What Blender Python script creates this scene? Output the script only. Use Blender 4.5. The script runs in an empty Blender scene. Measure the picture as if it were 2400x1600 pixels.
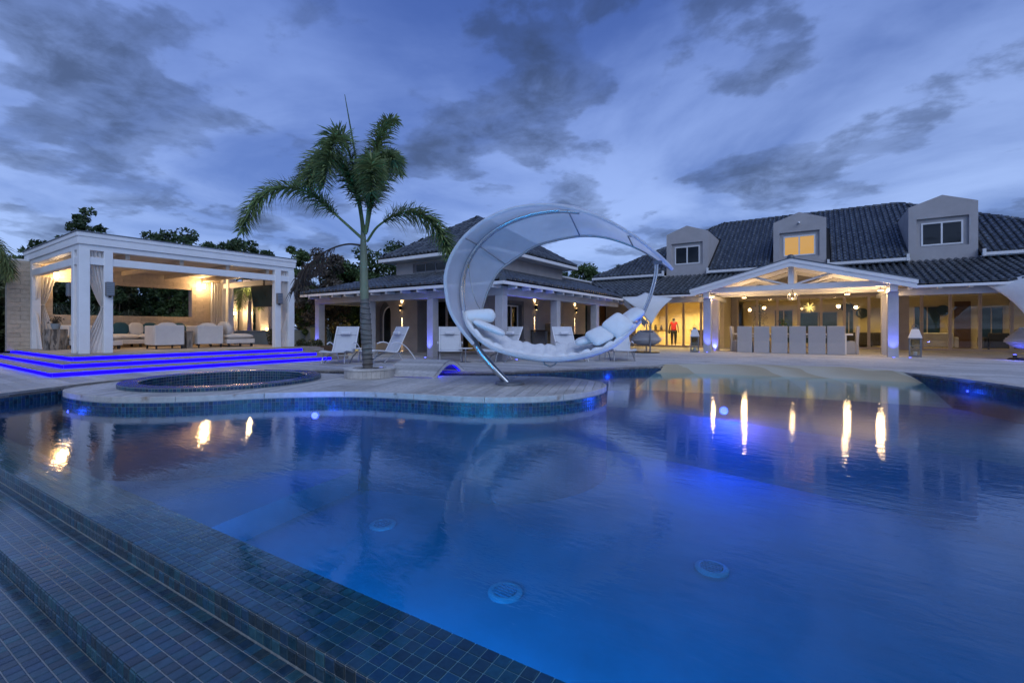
import bpy, bmesh, math, random
import numpy as np
from mathutils import Vector, Matrix
from mathutils.geometry import tessellate_polygon

random.seed(11)
RNG = np.random.default_rng(11)
S = bpy.context.scene
COL = S.collection
R = math.radians

# ------------------------------------------------------------------ camera
cam = bpy.data.cameras.new('camera')
cam.lens = 16.0
cam.sensor_width = 36.0
cam.shift_y = -0.0125
cam.clip_start = 0.05
cam.clip_end = 4000
camo = bpy.data.objects.new('camera', cam)
COL.objects.link(camo)
camo.location = (0, 0, 1.0)
camo.rotation_euler = (R(90), 0, R(33.85))
S.camera = camo

# ------------------------------------------------------------------ sky
SUN_EL, SUN_AZ = 42.0, 130.0        # where the soft dusk light comes from (behind the viewer)
w = bpy.data.worlds.new('World')
S.world = w
w.use_nodes = True
nt = w.node_tree
nt.nodes.clear()


def wn(t, **k):
    n = nt.nodes.new(t)
    for a, b in k.items():
        setattr(n, a, b)
    return n


def wl(a, b):
    nt.links.new(a, b)


def wmath(op, a, b=None, clamp=False):
    n = wn('ShaderNodeMath', operation=op, use_clamp=clamp)
    for i, x in enumerate((a, b)):
        if x is None:
            continue
        if isinstance(x, (int, float)):
            n.inputs[i].default_value = x
        else:
            wl(x, n.inputs[i])
    return n.outputs[0]


def wramp(x, stops):
    n = wn('ShaderNodeValToRGB')
    n.color_ramp.interpolation = 'EASE'
    e = n.color_ramp.elements
    while len(e) < len(stops):
        e.new(0.5)
    for i, (p, c) in enumerate(stops):
        e[i].position = p
        e[i].color = (*c, 1) if isinstance(c, tuple) else (c, c, c, 1)
    wl(x, n.inputs[0])
    return n.outputs[0]


def wmix(f, a, b, mode='MIX'):
    n = wn('ShaderNodeMix', data_type='RGBA', blend_type=mode)
    for sock, x in ((n.inputs[0], f), (n.inputs[6], a), (n.inputs[7], b)):
        if isinstance(x, (int, float)):
            sock.default_value = x
        elif isinstance(x, tuple):
            sock.default_value = (*x, 1)
        else:
            wl(x, sock)
    return n.outputs[2]


tc = wn('ShaderNodeTexCoord')
sep = wn('ShaderNodeSeparateXYZ')
wl(tc.outputs['Generated'], sep.inputs[0])
up = wmath('MAXIMUM', sep.outputs[2], 0.0)
den = wmath('ADD', up, 0.16)
cmb = wn('ShaderNodeCombineXYZ')
wl(wmath('DIVIDE', sep.outputs[0], den), cmb.inputs[0])
wl(wmath('DIVIDE', sep.outputs[1], den), cmb.inputs[1])
mp = wn('ShaderNodeMapping')
mp.inputs['Location'].default_value = (3.2, 1.3, 0)
mp.inputs['Rotation'].default_value = (0, 0, R(-20))
wl(cmb.outputs[0], mp.inputs[0])


def wnoise(scale, detail, rough, dist=0.0, off=0.0):
    n = wn('ShaderNodeTexNoise')
    n.inputs['Scale'].default_value = scale
    n.inputs['Detail'].default_value = detail
    n.inputs['Roughness'].default_value = rough
    n.inputs['Distortion'].default_value = dist
    if off:
        m = wn('ShaderNodeMapping')
        m.inputs['Location'].default_value = (off, off * .7, 0)
        wl(mp.outputs[0], m.inputs[0])
        wl(m.outputs[0], n.inputs[0])
    else:
        wl(mp.outputs[0], n.inputs[0])
    return n.outputs[0]


sky = wn('ShaderNodeTexSky')
sky.sky_type = 'NISHITA'
sky.sun_disc = False
sky.sun_elevation = R(2.0)
sky.sun_rotation = R(SUN_AZ)
sky.air_density = 1.0
sky.dust_density = 0.3
sky.ozone_density = 6.0
sky_s = wmix(1.0, sky.outputs[0], (0.42, 0.46, 0.78), 'MULTIPLY')
# high thin veil of cloud, brighter towards the horizon
veil = wramp(wnoise(0.8, 7, 0.55, 0.5, 4.0), [(0.34, 0.0), (0.64, 1.0)])
zen = wramp(up, [(0.0, 1.0), (0.80, 0.0)])
hi = wmix(zen, (0.100, 0.175, 0.46), (0.38, 0.51, 0.79))
lo = wmix(zen, (0.042, 0.085, 0.27), (0.15, 0.23, 0.44))
base = wmix(veil, lo, hi)
base = wmix(0.12, base, sky_s)
# ragged dark cumulus below the veil
big = wnoise(1.9, 10, 0.56, 0.12)
cum = wramp(big, [(0.495, 0.0), (0.56, 0.70), (0.64, 1.0)])
fine = wramp(wnoise(5.0, 6, 0.62, 0.4, 9.0), [(0.32, 0.45), (0.66, 1.0)])
cmask = wmath('MULTIPLY', cum, fine)
cmask = wmath('MULTIPLY', cmask, 0.84)
ccol = wmix(zen, (0.022, 0.040, 0.095), (0.068, 0.105, 0.205))
skyc = wmix(cmask, base, ccol)
bg = wn('ShaderNodeBackground')
wl(skyc, bg.inputs[0])
bg.inputs[1].default_value = 1.0
wo = wn('ShaderNodeOutputWorld')
wl(bg.outputs[0], wo.inputs[0])

# ------------------------------------------------------------------ soft dusk light and exposure
sl = bpy.data.lights.new('sun', 'SUN')
sl.energy = 1.15
sl.angle = R(60)
sl.color = (0.74, 0.84, 1.0)
so = bpy.data.objects.new('sun', sl)
COL.objects.link(so)
_d = Vector((math.sin(R(SUN_AZ)) * math.cos(R(SUN_EL)), math.cos(R(SUN_AZ)) * math.cos(R(SUN_EL)), math.sin(R(SUN_EL))))
so.rotation_euler = (-_d).to_track_quat('-Z', 'Y').to_euler()

vs = S.view_settings
vs.view_transform = 'Standard'
vs.look = 'None'
vs.exposure = 0.30
vs.gamma = 1.0
vs.use_curve_mapping = False
S.render.engine = 'CYCLES'
S.cycles.use_denoising = True
S.cycles.max_bounces = 10
S.cycles.diffuse_bounces = 3
S.cycles.glossy_bounces = 4
S.cycles.transparent_max_bounces = 24
S.cycles.caustics_reflective = False
S.cycles.caustics_refractive = False
S.cycles.sample_clamp_indirect = 4.0

# ------------------------------------------------------------------ helpers: materials
MATS = {}


def mat(name, col, rough=0.6, metal=0.0, var=0.12, scale=6.0, bump=0.0, bscale=60.0, rnd=0.0, spec=0.5,
        col2=None, stain=None, coat=0.0, sheen=0.0, trans=0.0, stretch=None, alpha=1.0):
    m = bpy.data.materials.new(name)
    m.use_nodes = True
    t = m.node_tree
    p = t.nodes['Principled BSDF']
    L = t.links.new
    tcn = t.nodes.new('ShaderNodeNewGeometry')
    vec = tcn.outputs['Position']
    if stretch:
        mpn = t.nodes.new('ShaderNodeMapping')
        mpn.inputs['Scale'].default_value = stretch
        L(vec, mpn.inputs[0])
        vec = mpn.outputs[0]
    n = t.nodes.new('ShaderNodeTexNoise')
    n.inputs['Scale'].default_value = scale
    n.inputs['Detail'].default_value = 6
    n.inputs['Roughness'].default_value = 0.62
    L(vec, n.inputs['Vector'])
    mr = t.nodes.new('ShaderNodeMapRange')
    mr.inputs['From Min'].default_value = 0.3
    mr.inputs['From Max'].default_value = 0.7
    mr.inputs['To Min'].default_value = 1 - var
    mr.inputs['To Max'].default_value = 1 + var
    L(n.outputs[0], mr.inputs['Value'])
    fac = mr.outputs[0]
    colsock = None
    if rnd or col2:
        oi = t.nodes.new('ShaderNodeObjectInfo')
        ad = t.nodes.new('ShaderNodeMath')
        ad.operation = 'ADD'
        L(tcn.outputs['Random Per Island'], ad.inputs[0])
        L(oi.outputs['Random'], ad.inputs[1])
        fr = t.nodes.new('ShaderNodeMath')
        fr.operation = 'FRACT'
        L(ad.outputs[0], fr.inputs[0])
        r_ = fr.outputs[0]
        if rnd:
            m2 = t.nodes.new('ShaderNodeMapRange')
            m2.inputs['To Min'].default_value = 1 - rnd
            m2.inputs['To Max'].default_value = 1 + rnd
            L(r_, m2.inputs['Value'])
            mu = t.nodes.new('ShaderNodeMath')
            mu.operation = 'MULTIPLY'
            L(fac, mu.inputs[0])
            L(m2.outputs[0], mu.inputs[1])
            fac = mu.outputs[0]
        if col2:
            rp = t.nodes.new('ShaderNodeValToRGB')
            rp.color_ramp.interpolation = 'CONSTANT'
            cs = [col] + list(col2)
            e = rp.color_ramp.elements
            while len(e) < len(cs):
                e.new(0.5)
            for i, c in enumerate(cs):
                e[i].position = i / len(cs)
                e[i].color = (*c, 1)
            # a second shuffle so colour and brightness do not go together
            sh = t.nodes.new('ShaderNodeMath')
            sh.operation = 'MULTIPLY'
            sh.inputs[1].default_value = 17.37
            L(r_, sh.inputs[0])
            f2 = t.nodes.new('ShaderNodeMath')
            f2.operation = 'FRACT'
            L(sh.outputs[0], f2.inputs[0])
            L(f2.outputs[0], rp.inputs[0])
            colsock = rp.outputs[0]
    mx = t.nodes.new('ShaderNodeMix')
    mx.data_type = 'RGBA'
    mx.blend_type = 'MULTIPLY'
    mx.inputs[0].default_value = 1.0
    if colsock:
        L(colsock, mx.inputs[6])
    else:
        mx.inputs[6].default_value = (*col, 1)
    L(fac, mx.inputs[7])
    out = mx.outputs[2]
    if stain:
        scol, slo, shi, sscale = stain
        n2 = t.nodes.new('ShaderNodeTexNoise')
        n2.inputs['Scale'].default_value = sscale
        n2.inputs['Detail'].default_value = 5
        L(vec, n2.inputs['Vector'])
        m3 = t.nodes.new('ShaderNodeMapRange')
        m3.inputs['From Min'].default_value = slo
        m3.inputs['From Max'].default_value = shi
        m3.inputs['To Max'].default_value = 0.8
        L(n2.outputs[0], m3.inputs['Value'])
        mx2 = t.nodes.new('ShaderNodeMix')
        mx2.data_type = 'RGBA'
        L(m3.outputs[0], mx2.inputs[0])
        L(out, mx2.inputs[6])
        mx2.inputs[7].default_value = (*scol, 1)
        out = mx2.outputs[2]
    L(out, p.inputs['Base Color'])
    p.inputs['Roughness'].default_value = rough
    p.inputs['Metallic'].default_value = metal
    p.inputs['Specular IOR Level'].default_value = spec
    p.inputs['Coat Weight'].default_value = coat
    p.inputs['Coat Roughness'].default_value = 0.12
    p.inputs['Sheen Weight'].default_value = sheen
    p.inputs['Alpha'].default_value = alpha
    if bump:
        nb = t.nodes.new('ShaderNodeTexNoise')
        nb.inputs['Scale'].default_value = bscale
        nb.inputs['Detail'].default_value = 4
        L(vec, nb.inputs['Vector'])
        b = t.nodes.new('ShaderNodeBump')
        b.inputs['Strength'].default_value = bump
        b.inputs['Distance'].default_value = 0.02
        L(nb.outputs[0], b.inputs['Height'])
        L(b.outputs[0], p.inputs['Normal'])
    if trans:
        o = t.nodes['Material Output']
        tr = t.nodes.new('ShaderNodeBsdfTranslucent')
        L(out, tr.inputs[0])
        ms = t.nodes.new('ShaderNodeMixShader')
        ms.inputs[0].default_value = trans
        L(p.outputs[0], ms.inputs[1])
        L(tr.outputs[0], ms.inputs[2])
        L(ms.outputs[0], o.inputs[0])
    MATS[name] = m
    return m


def emit(name, col, strength):
    m = bpy.data.materials.new(name)
    m.use_nodes = True
    t = m.node_tree
    t.nodes.clear()
    e = t.nodes.new('ShaderNodeEmission')
    e.inputs[0].default_value = (*col, 1)
    e.inputs[1].default_value = strength
    o = t.nodes.new('ShaderNodeOutputMaterial')
    t.links.new(e.outputs[0], o.inputs[0])
    MATS[name] = m
    return m


def glassy(name, tint, rough=0.0, ior=1.45, waves=None, refl=(1, 1, 1)):
    """Clear sheet: what is behind shows through, the sky mirrors by Fresnel."""
    m = bpy.data.materials.new(name)
    m.use_nodes = True
    t = m.node_tree
    t.nodes.clear()
    L = t.links.new
    tr = t.nodes.new('ShaderNodeBsdfTransparent')
    tr.inputs[0].default_value = (*tint, 1)
    gl = t.nodes.new('ShaderNodeBsdfGlossy')
    gl.inputs[0].default_value = (*refl, 1)
    gl.inputs['Roughness'].default_value = rough
    g = t.nodes.new('ShaderNodeNewGeometry')
    dt = t.nodes.new('ShaderNodeVectorMath')
    dt.operation = 'DOT_PRODUCT'
    L(g.outputs['Incoming'], dt.inputs[0])
    L(g.outputs['Normal'], dt.inputs[1])

    def mth(op, a, b):
        n_ = t.nodes.new('ShaderNodeMath')
        n_.operation = op
        for i, x in enumerate((a, b)):
            if isinstance(x, (int, float)):
                n_.inputs[i].default_value = x
            elif x is not None:
                L(x, n_.inputs[i])
        return n_.outputs[0]
    f0 = ((ior - 1) / (ior + 1)) ** 2
    c = mth('ABSOLUTE', dt.outputs['Value'], None)
    fres = mth('ADD', mth('MULTIPLY', mth('POWER', mth('SUBTRACT', 1.0, c), 5.0), 1 - f0), f0)
    mx = t.nodes.new('ShaderNodeMixShader')
    o = t.nodes.new('ShaderNodeOutputMaterial')
    L(fres, mx.inputs[0])
    L(tr.outputs[0], mx.inputs[1])
    L(gl.outputs[0], mx.inputs[2])
    L(mx.outputs[0], o.inputs[0])
    if waves:
        prev = None
        for scale, stre, dist, st in waves:
            mpn = t.nodes.new('ShaderNodeMapping')
            mpn.inputs['Rotation'].default_value = (0, 0, R(st[1]))
            mpn.inputs['Scale'].default_value = (1, st[0], 1)
            L(g.outputs['Position'], mpn.inputs[0])
            n = t.nodes.new('ShaderNodeTexNoise')
            n.inputs['Scale'].default_value = scale
            n.inputs['Detail'].default_value = 3
            n.inputs['Distortion'].default_value = 0.6
            L(mpn.outputs[0], n.inputs['Vector'])
            b = t.nodes.new('ShaderNodeBump')
            b.inputs['Strength'].default_value = stre
            b.inputs['Distance'].default_value = dist
            L(n.outputs[0], b.inputs['Height'])
            if prev:
                L(prev, b.inputs['Normal'])
            prev = b.outputs[0]
        L(prev, gl.inputs['Normal'])
        L(prev, dt.inputs[1])
    MATS[name] = m
    return m


# surfaces
mat('white_paint', (0.80, 0.80, 0.80), 0.45, var=0.05, scale=3, bump=0.06, bscale=90)
mat('stucco', (0.44, 0.42, 0.42), 0.85, var=0.08, scale=2.5, bump=0.25, bscale=120)
mat('stucco_warm', (0.40, 0.36, 0.34), 0.85, var=0.09, scale=2.0, bump=0.25, bscale=120)
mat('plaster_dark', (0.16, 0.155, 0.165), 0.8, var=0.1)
mat('column_plaster', (0.46, 0.45, 0.46), 0.85, var=0.08, scale=4, bump=0.3, bscale=140)
mat('limestone', (0.52, 0.43, 0.33), 0.8, var=0.14, scale=9, bump=0.3, bscale=50, rnd=0.10)
mat('decking', (0.50, 0.485, 0.46), 0.7, var=0.18, scale=14, bump=0.25, bscale=60, rnd=0.20, stain=((0.27, 0.25, 0.22), 0.54, 0.76, 1.3))
mat('deck_base', (0.10, 0.10, 0.10), 0.9)
mat('coping', (0.48, 0.45, 0.41), 0.75, var=0.14, scale=10, bump=0.3, bscale=60, rnd=0.08, stain=((0.22, 0.12, 0.055), 0.60, 0.72, 4.5))
mat('step_stone', (0.34, 0.29, 0.26), 0.75, var=0.2, scale=12, bump=0.3, bscale=60, rnd=0.1)
mat('grout', (0.36, 0.38, 0.37), 0.85, var=0.1)
mat('grout_spa', (0.26, 0.29, 0.31), 0.85, var=0.1)
mat('mosaic', (0.026, 0.062, 0.088), 0.20, var=0.28, scale=30, rnd=0.28, spec=0.55, bump=0.10, bscale=70,
    col2=[(0.020, 0.072, 0.118), (0.034, 0.058, 0.074), (0.020, 0.052, 0.092), (0.028, 0.090, 0.115), (0.028, 0.048, 0.062), (0.018, 0.066, 0.094)])
mat('mosaic_blue', (0.020, 0.055, 0.115), 0.25, var=0.2, scale=30, rnd=0.30, spec=0.55, bump=0.10, bscale=70,
    col2=[(0.020, 0.075, 0.120), (0.015, 0.040, 0.080), (0.026, 0.080, 0.115), (0.018, 0.050, 0.130)])
mat('pool_plaster', (0.005, 0.11, 0.23), 0.75, var=0.18, scale=0.9)
mat('inlet_blue', (0.025, 0.16, 0.28), 0.6, var=0.1)
mat('pool_wall', (0.006, 0.058, 0.125), 0.6, var=0.15, scale=6)
mat('sandstone', (0.50, 0.44, 0.31), 0.8, var=0.2, scale=3.0, bump=0.3, bscale=30, stain=((0.36, 0.25, 0.13), 0.55, 0.66, 2.0))
mat('roof_tile', (0.075, 0.085, 0.095), 0.30, var=0.25, scale=12, rnd=0.45, spec=0.5)
_m = MATS['sandstone'].node_tree
_p = _m.nodes['Principled BSDF']
_wv = _m.nodes.new('ShaderNodeTexWave')
_wv.inputs['Scale'].default_value = 0.33
_wv.wave_profile = 'SAW'
_wv.bands_direction = 'DIAGONAL'
_wv.inputs['Distortion'].default_value = 16.0
_wv.inputs['Detail'].default_value = 3
_wv.inputs['Detail Scale'].default_value = 0.7
_gp = _m.nodes.new('ShaderNodeNewGeometry')
_m.links.new(_gp.outputs['Position'], _wv.inputs['Vector'])
_rp = _m.nodes.new('ShaderNodeValToRGB')
_rp.color_ramp.elements[0].position = 0.25
_rp.color_ramp.elements[0].color = (0.50, 0.46, 0.34, 1)
_rp.color_ramp.elements[1].position = 0.85
_rp.color_ramp.elements[1].color = (0.42, 0.35, 0.22, 1)
_m.links.new(_wv.outputs[0], _rp.inputs[0])
_m.links.new(_rp.outputs[0], _p.inputs['Base Color'])
mat('roof_base', (0.018, 0.018, 0.020), 0.9)
mat('steel', (0.58, 0.60, 0.62), 0.22, metal=1.0, var=0.05)
mat('steel_dull', (0.40, 0.41, 0.42), 0.42, metal=1.0, var=0.08)
mat('grey_metal', (0.22, 0.23, 0.25), 0.45, metal=0.6, var=0.06)
mat('dark_metal', (0.03, 0.03, 0.033), 0.4, metal=0.4)
mat('alu_frame', (0.50, 0.42, 0.36), 0.5, metal=0.1, var=0.05)
mat('white_fabric', (0.74, 0.75, 0.76), 0.9, var=0.04, scale=8, bump=0.3, bscale=300, sheen=0.2)
mat('sling', (0.70, 0.72, 0.74), 0.85, var=0.04, scale=8, bump=0.2, bscale=400, trans=0.15)
mat('canopy_fabric', (0.86, 0.87, 0.88), 0.85, var=0.05, scale=4, bump=0.15, bscale=300, trans=0.5, alpha=0.72)
mat('curtain', (0.78, 0.77, 0.76), 0.9, var=0.05, scale=4, bump=0.15, bscale=200, trans=0.3)
mat('cream_fabric', (0.72, 0.70, 0.67), 0.9, var=0.05, scale=5, bump=0.25, bscale=250, sheen=0.2)
mat('grey_linen', (0.42, 0.42, 0.43), 0.95, var=0.07, scale=30, bump=0.35, bscale=260, sheen=0.2)
mat('teal_fabric', (0.020, 0.085, 0.125), 0.9, var=0.1, bump=0.25, bscale=250)
mat('wicker', (0.36, 0.36, 0.38), 0.8, var=0.2, scale=40, bump=0.6, bscale=90, stretch=(1, 1, 6))
mat('wood_brown', (0.10, 0.055, 0.030), 0.6, var=0.25, scale=8, bump=0.2, bscale=40, stretch=(1, 1, .2))
mat('wood_pale', (0.30, 0.22, 0.13), 0.6, var=0.2, scale=8)
mat('driftwood', (0.26, 0.22, 0.18), 0.8, var=0.35, scale=9, bump=0.5, bscale=30, stretch=(2, 2, .3), stain=((0.03, 0.03, 0.03), 0.52, 0.58, 6))
mat('black', (0.012, 0.012, 0.013), 0.5)
mat('ceiling_wood', (0.56, 0.47, 0.38), 0.7, var=0.1)
mat('warm_wall', (0.68, 0.58, 0.36), 0.8, var=0.06)
mat('interior_floor', (0.55, 0.45, 0.32), 0.35, var=0.08)
mat('panel_rust', (0.09, 0.042, 0.014), 0.7, var=0.5, scale=40)
mat('night_window', (0.016, 0.045, 0.060), 0.25, var=0.3, scale=2)
mat('dark_sofa', (0.035, 0.03, 0.028), 0.9)
mat('skin', (0.20, 0.11, 0.07), 0.6)
mat('hair', (0.012, 0.010, 0.009), 0.7)
mat('red_cloth', (0.50, 0.020, 0.010), 0.9, var=0.1)
mat('dark_cloth', (0.018, 0.018, 0.022), 0.9)
mat('soil', (0.05, 0.035, 0.025), 0.95, var=0.3)
mat('garden_ground', (0.045, 0.055, 0.030), 0.95, var=0.35, scale=2)
mat('garden_wall', (0.25, 0.29, 0.31), 0.85, var=0.1, scale=3, bump=0.2)
mat('trunk_grey', (0.15, 0.135, 0.12), 0.85, var=0.3, scale=10, bump=0.5, bscale=40, stretch=(1, 1, 3))
mat('palm_ring', (0.045, 0.040, 0.036), 0.9, var=0.3)
mat('crownshaft', (0.165, 0.185, 0.115), 0.55, var=0.18, scale=6, stretch=(3, 3, .6))
mat('bark', (0.075, 0.06, 0.05), 0.9, var=0.3, scale=10, bump=0.5, bscale=30)
mat('frond', (0.20, 0.265, 0.105), 0.5, var=0.2, rnd=0.4, trans=0.4)
mat('frond_dead', (0.055, 0.038, 0.028), 0.8, var=0.2, rnd=0.3)
mat('leaf_dark', (0.050, 0.092, 0.034), 0.55, var=0.3, scale=1.2, rnd=0.45, trans=0.2)
mat('leaf_mid', (0.075, 0.125, 0.040), 0.55, var=0.3, scale=1.2, rnd=0.45, trans=0.2)
mat('leaf_olive', (0.075, 0.085, 0.035), 0.6, var=0.3, scale=1.2, rnd=0.45, trans=0.2)
mat('leaf_brown', (0.085, 0.072, 0.055), 0.7, var=0.3, scale=1.2, rnd=0.4)
mat('leaf_pale', (0.10, 0.14, 0.085), 0.6, var=0.25, scale=1.2, rnd=0.4, trans=0.2)
mat('flower', (0.35, 0.06, 0.04), 0.7, rnd=0.3)
mat('paper_shade', (0.66, 0.66, 0.68), 0.5, var=0.04)
glassy('pane_glass', (0.90, 0.93, 0.92), 0.0, 1.45)
glassy('dark_glass', (0.30, 0.34, 0.36), 0.0, 1.5)
WAVES = [(1.3, 0.10, 0.020, (2.4, -34)), (5.0, 0.14, 0.008, (3.0, -38)), (18.0, 0.13, 0.003, (2.8, -30))]
glassy('water', (0.60, 0.88, 0.98), 0.012, 1.50, WAVES)
glassy('film', (0.95, 0.97, 0.98), 0.10, 1.33, [(9.0, 0.05, 0.008, (1.7, -40)), (40.0, 0.06, 0.003, (1.5, -30))])
emit('led_blue', (0.0035, 0.0008, 1.0), 4.5)
emit('spot_blue', (0.08, 0.10, 1.0), 14.0)
emit('pool_blue', (0.05, 0.055, 1.0), 11.0)
emit('bulb_warm', (1.0, 0.62, 0.25), 11.0)
emit('bulb_soft', (1.0, 0.66, 0.18), 2.2)
emit('glow_cloth', (1.0, 0.52, 0.13), 0.62)  # cloth that emits by itself, standing in for room light behind it
emit('screen_glow', (0.25, 0.3, 0.9), 1.2)

# ------------------------------------------------------------------ helpers: meshes and objects
INV = {}


def _root_inv(parent):
    return INV.get(parent.name) if parent else None


class MB:
    def __init__(self):
        self.v, self.f = [], []

    def add(self, vs_, fs_):
        o = len(self.v)
        self.v += [tuple(p) for p in vs_]
        self.f += [tuple(i + o for i in q) for q in fs_]
        return self

    def box(self, x0, x1, y0, y1, z0, z1):
        return self.add([(x0, y0, z0), (x1, y0, z0), (x1, y1, z0), (x0, y1, z0), (x0, y0, z1), (x1, y0, z1), (x1, y1, z1), (x0, y1, z1)],
                        [(0, 3, 2, 1), (4, 5, 6, 7), (0, 1, 5, 4), (1, 2, 6, 5), (2, 3, 7, 6), (3, 0, 4, 7)])

    def obox(self, c, s, rz=0.0, rx=0.0, ry=0.0):
        M = Matrix.Rotation(rz, 3, 'Z') @ Matrix.Rotation(ry, 3, 'Y') @ Matrix.Rotation(rx, 3, 'X')
        b = MB().box(-s[0] / 2, s[0] / 2, -s[1] / 2, s[1] / 2, -s[2] / 2, s[2] / 2)
        return self.add([tuple(M @ Vector(p) + Vector(c)) for p in b.v], b.f)

    def prism(self, poly, z0, z1, axis='z'):
        n = len(poly)
        if axis == 'z':
            vs_ = [(x, y, z0) for x, y in poly] + [(x, y, z1) for x, y in poly]
        elif axis == 'y':
            vs_ = [(x, z0, y) for x, y in poly] + [(x, z1, y) for x, y in poly]
        else:
            vs_ = [(z0, x, y) for x, y in poly] + [(z1, x, y) for x, y in poly]
        fs_ = [tuple(reversed(range(n))), tuple(range(n, 2 * n))] + [(i, (i + 1) % n, n + (i + 1) % n, n + i) for i in range(n)]
        return self.add(vs_, fs_)

    def tube(self, pts, r, n=8, cap=True, closed=False):
        P = [Vector(p) for p in pts]
        m = len(P)
        rr = r if isinstance(r, (list, tuple)) else [r] * m
        vs_, fs_ = [], []
        up_ = None
        for i, p in enumerate(P):
            if closed:
                d = P[(i + 1) % m] - P[i - 1]
            else:
                d = P[min(i + 1, m - 1)] - P[max(i - 1, 0)]
            d.normalize()
            if up_ is None:
                up_ = Vector((0, 0, 1)) if abs(d.z) < .9 else Vector((1, 0, 0))
            a = (up_ - d * up_.dot(d)).normalized()
            b = d.cross(a)
            up_ = a
            for k in range(n):
                t = 2 * math.pi * k / n
                vs_.append(tuple(p + (a * math.cos(t) + b * math.sin(t)) * rr[i]))
        for i in range(m if closed else m - 1):
            j = (i + 1) % m
            for k in range(n):
                fs_.append((i * n + k, i * n + (k + 1) % n, j * n + (k + 1) % n, j * n + k))
        if cap and not closed:
            fs_.append(tuple(reversed(range(n))))
            fs_.append(tuple((m - 1) * n + k for k in range(n)))
        return self.add(vs_, fs_)

    def lathe(self, prof, c=(0, 0, 0), n=24, cap=True):
        vs_, fs_ = [], []
        for r, z in prof:
            for k in range(n):
                t = 2 * math.pi * k / n
                vs_.append((c[0] + r * math.cos(t), c[1] + r * math.sin(t), c[2] + z))
        for i in range(len(prof) - 1):
            for k in range(n):
                fs_.append((i * n + k, i * n + (k + 1) % n, (i + 1) * n + (k + 1) % n, (i + 1) * n + k))
        if cap:
            fs_.append(tuple(reversed(range(n))))
            fs_.append(tuple((len(prof) - 1) * n + k for k in range(n)))
        return self.add(vs_, fs_)

    def rows(self, rows, closed_u=False):
        """loft through equal-length rows of points"""
        n = len(rows[0])
        vs_ = [tuple(p) for r_ in rows for p in r_]
        fs_ = []
        for i in range(len(rows) - 1):
            for k in range(n if closed_u else n - 1):
                fs_.append((i * n + k, i * n + (k + 1) % n, (i + 1) * n + (k + 1) % n, (i + 1) * n + k))
        return self.add(vs_, fs_)

    def build(self, name, m, parent=None, smooth=False, bevel=0.0, kind=None, recalc=True, solid=0.0, sub=0, ang=40):
        vs_ = self.v
        inv = _root_inv(parent)
        if inv is not None:
            vs_ = [tuple(inv @ Vector(p)) for p in vs_]
        me = bpy.data.meshes.new(name)
        me.from_pydata(vs_, [], self.f)
        if recalc:
            bm = bmesh.new()
            bm.from_mesh(me)
            bmesh.ops.recalc_face_normals(bm, faces=bm.faces)
            bm.to_mesh(me)
            bm.free()
        me.materials.append(MATS[m] if isinstance(m, str) else m)
        if smooth:
            me.shade_smooth()
            me.set_sharp_from_angle(angle=R(ang))
        me.update()
        o = bpy.data.objects.new(name, me)
        COL.objects.link(o)
        if parent:
            o.parent = parent
            if inv is not None:
                INV[o.name] = inv
        if solid:
            s_ = o.modifiers.new('solid', 'SOLIDIFY')
            s_.thickness = solid
            s_.offset = 0
        if bevel:
            b = o.modifiers.new('bevel', 'BEVEL')
            b.width = bevel
            b.segments = 2
            b.limit_method = 'ANGLE'
            b.angle_limit = R(40)
        if sub:
            s_ = o.modifiers.new('sub', 'SUBSURF')
            s_.levels = sub
            s_.render_levels = sub
        if kind:
            o['kind'] = kind
        return o


def tag(o, label, cat, group=None):
    o['label'] = label
    o['category'] = cat
    if group:
        o['group'] = group
    return o


def thing(name, label, cat, loc=(0, 0, 0), rz=0.0, group=None):
    o = bpy.data.objects.new(name, None)
    o.empty_display_size = 0.2
    COL.objects.link(o)
    o.location = loc
    o.rotation_euler = (0, 0, rz)
    M = Matrix.Translation(Vector(loc)) @ Matrix.Rotation(rz, 4, 'Z')
    INV[o.name] = M.inverted()
    return tag(o, label, cat, group)


def structure(o):
    o['kind'] = 'structure'
    return o


def copy_tree(o, parent=None):
    c = o.copy()
    COL.objects.link(c)
    c.parent = parent
    for ch in list(o.children):
        copy_tree(ch, c)
    return c


def place(proto, first, loc, rz=0.0, label=None, sc=1.0):
    o = proto if first else copy_tree(proto)
    o.location = loc
    o.rotation_euler = (0, 0, rz)
    o.scale = (sc, sc, sc)
    if label:
        o['label'] = label
    return o


def _lamp(kind, name, parent, loc, col, watt, r):
    l = bpy.data.lights.new(name, kind)
    l.energy = watt
    l.color = col
    l.shadow_soft_size = r
    o = bpy.data.objects.new(name, l)
    COL.objects.link(o)
    inv = _root_inv(parent)
    o.location = inv @ Vector(loc) if inv is not None else loc
    if parent:
        o.parent = parent
    return o


def point(parent, loc, col, watt, r=0.05):
    return _lamp('POINT', 'lamp_light', parent, loc, col, watt, r)


def spot(parent, loc, d, col, watt, ang=60, blend=0.6, r=0.02):
    o = _lamp('SPOT', 'lamp_light', parent, loc, col, watt, r)
    o.data.spot_size = R(ang)
    o.data.spot_blend = blend
    q = Vector(d).to_track_quat('-Z', 'Y')
    inv = _root_inv(parent)
    if inv is not None:
        q = inv.to_quaternion() @ q
    o.rotation_euler = q.to_euler()
    return o


WARM = (1.0, 0.66, 0.32)
BLUE = (0.03, 0.03, 1.0)
UPBLUE = (0.10, 0.13, 1.0)


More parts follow.
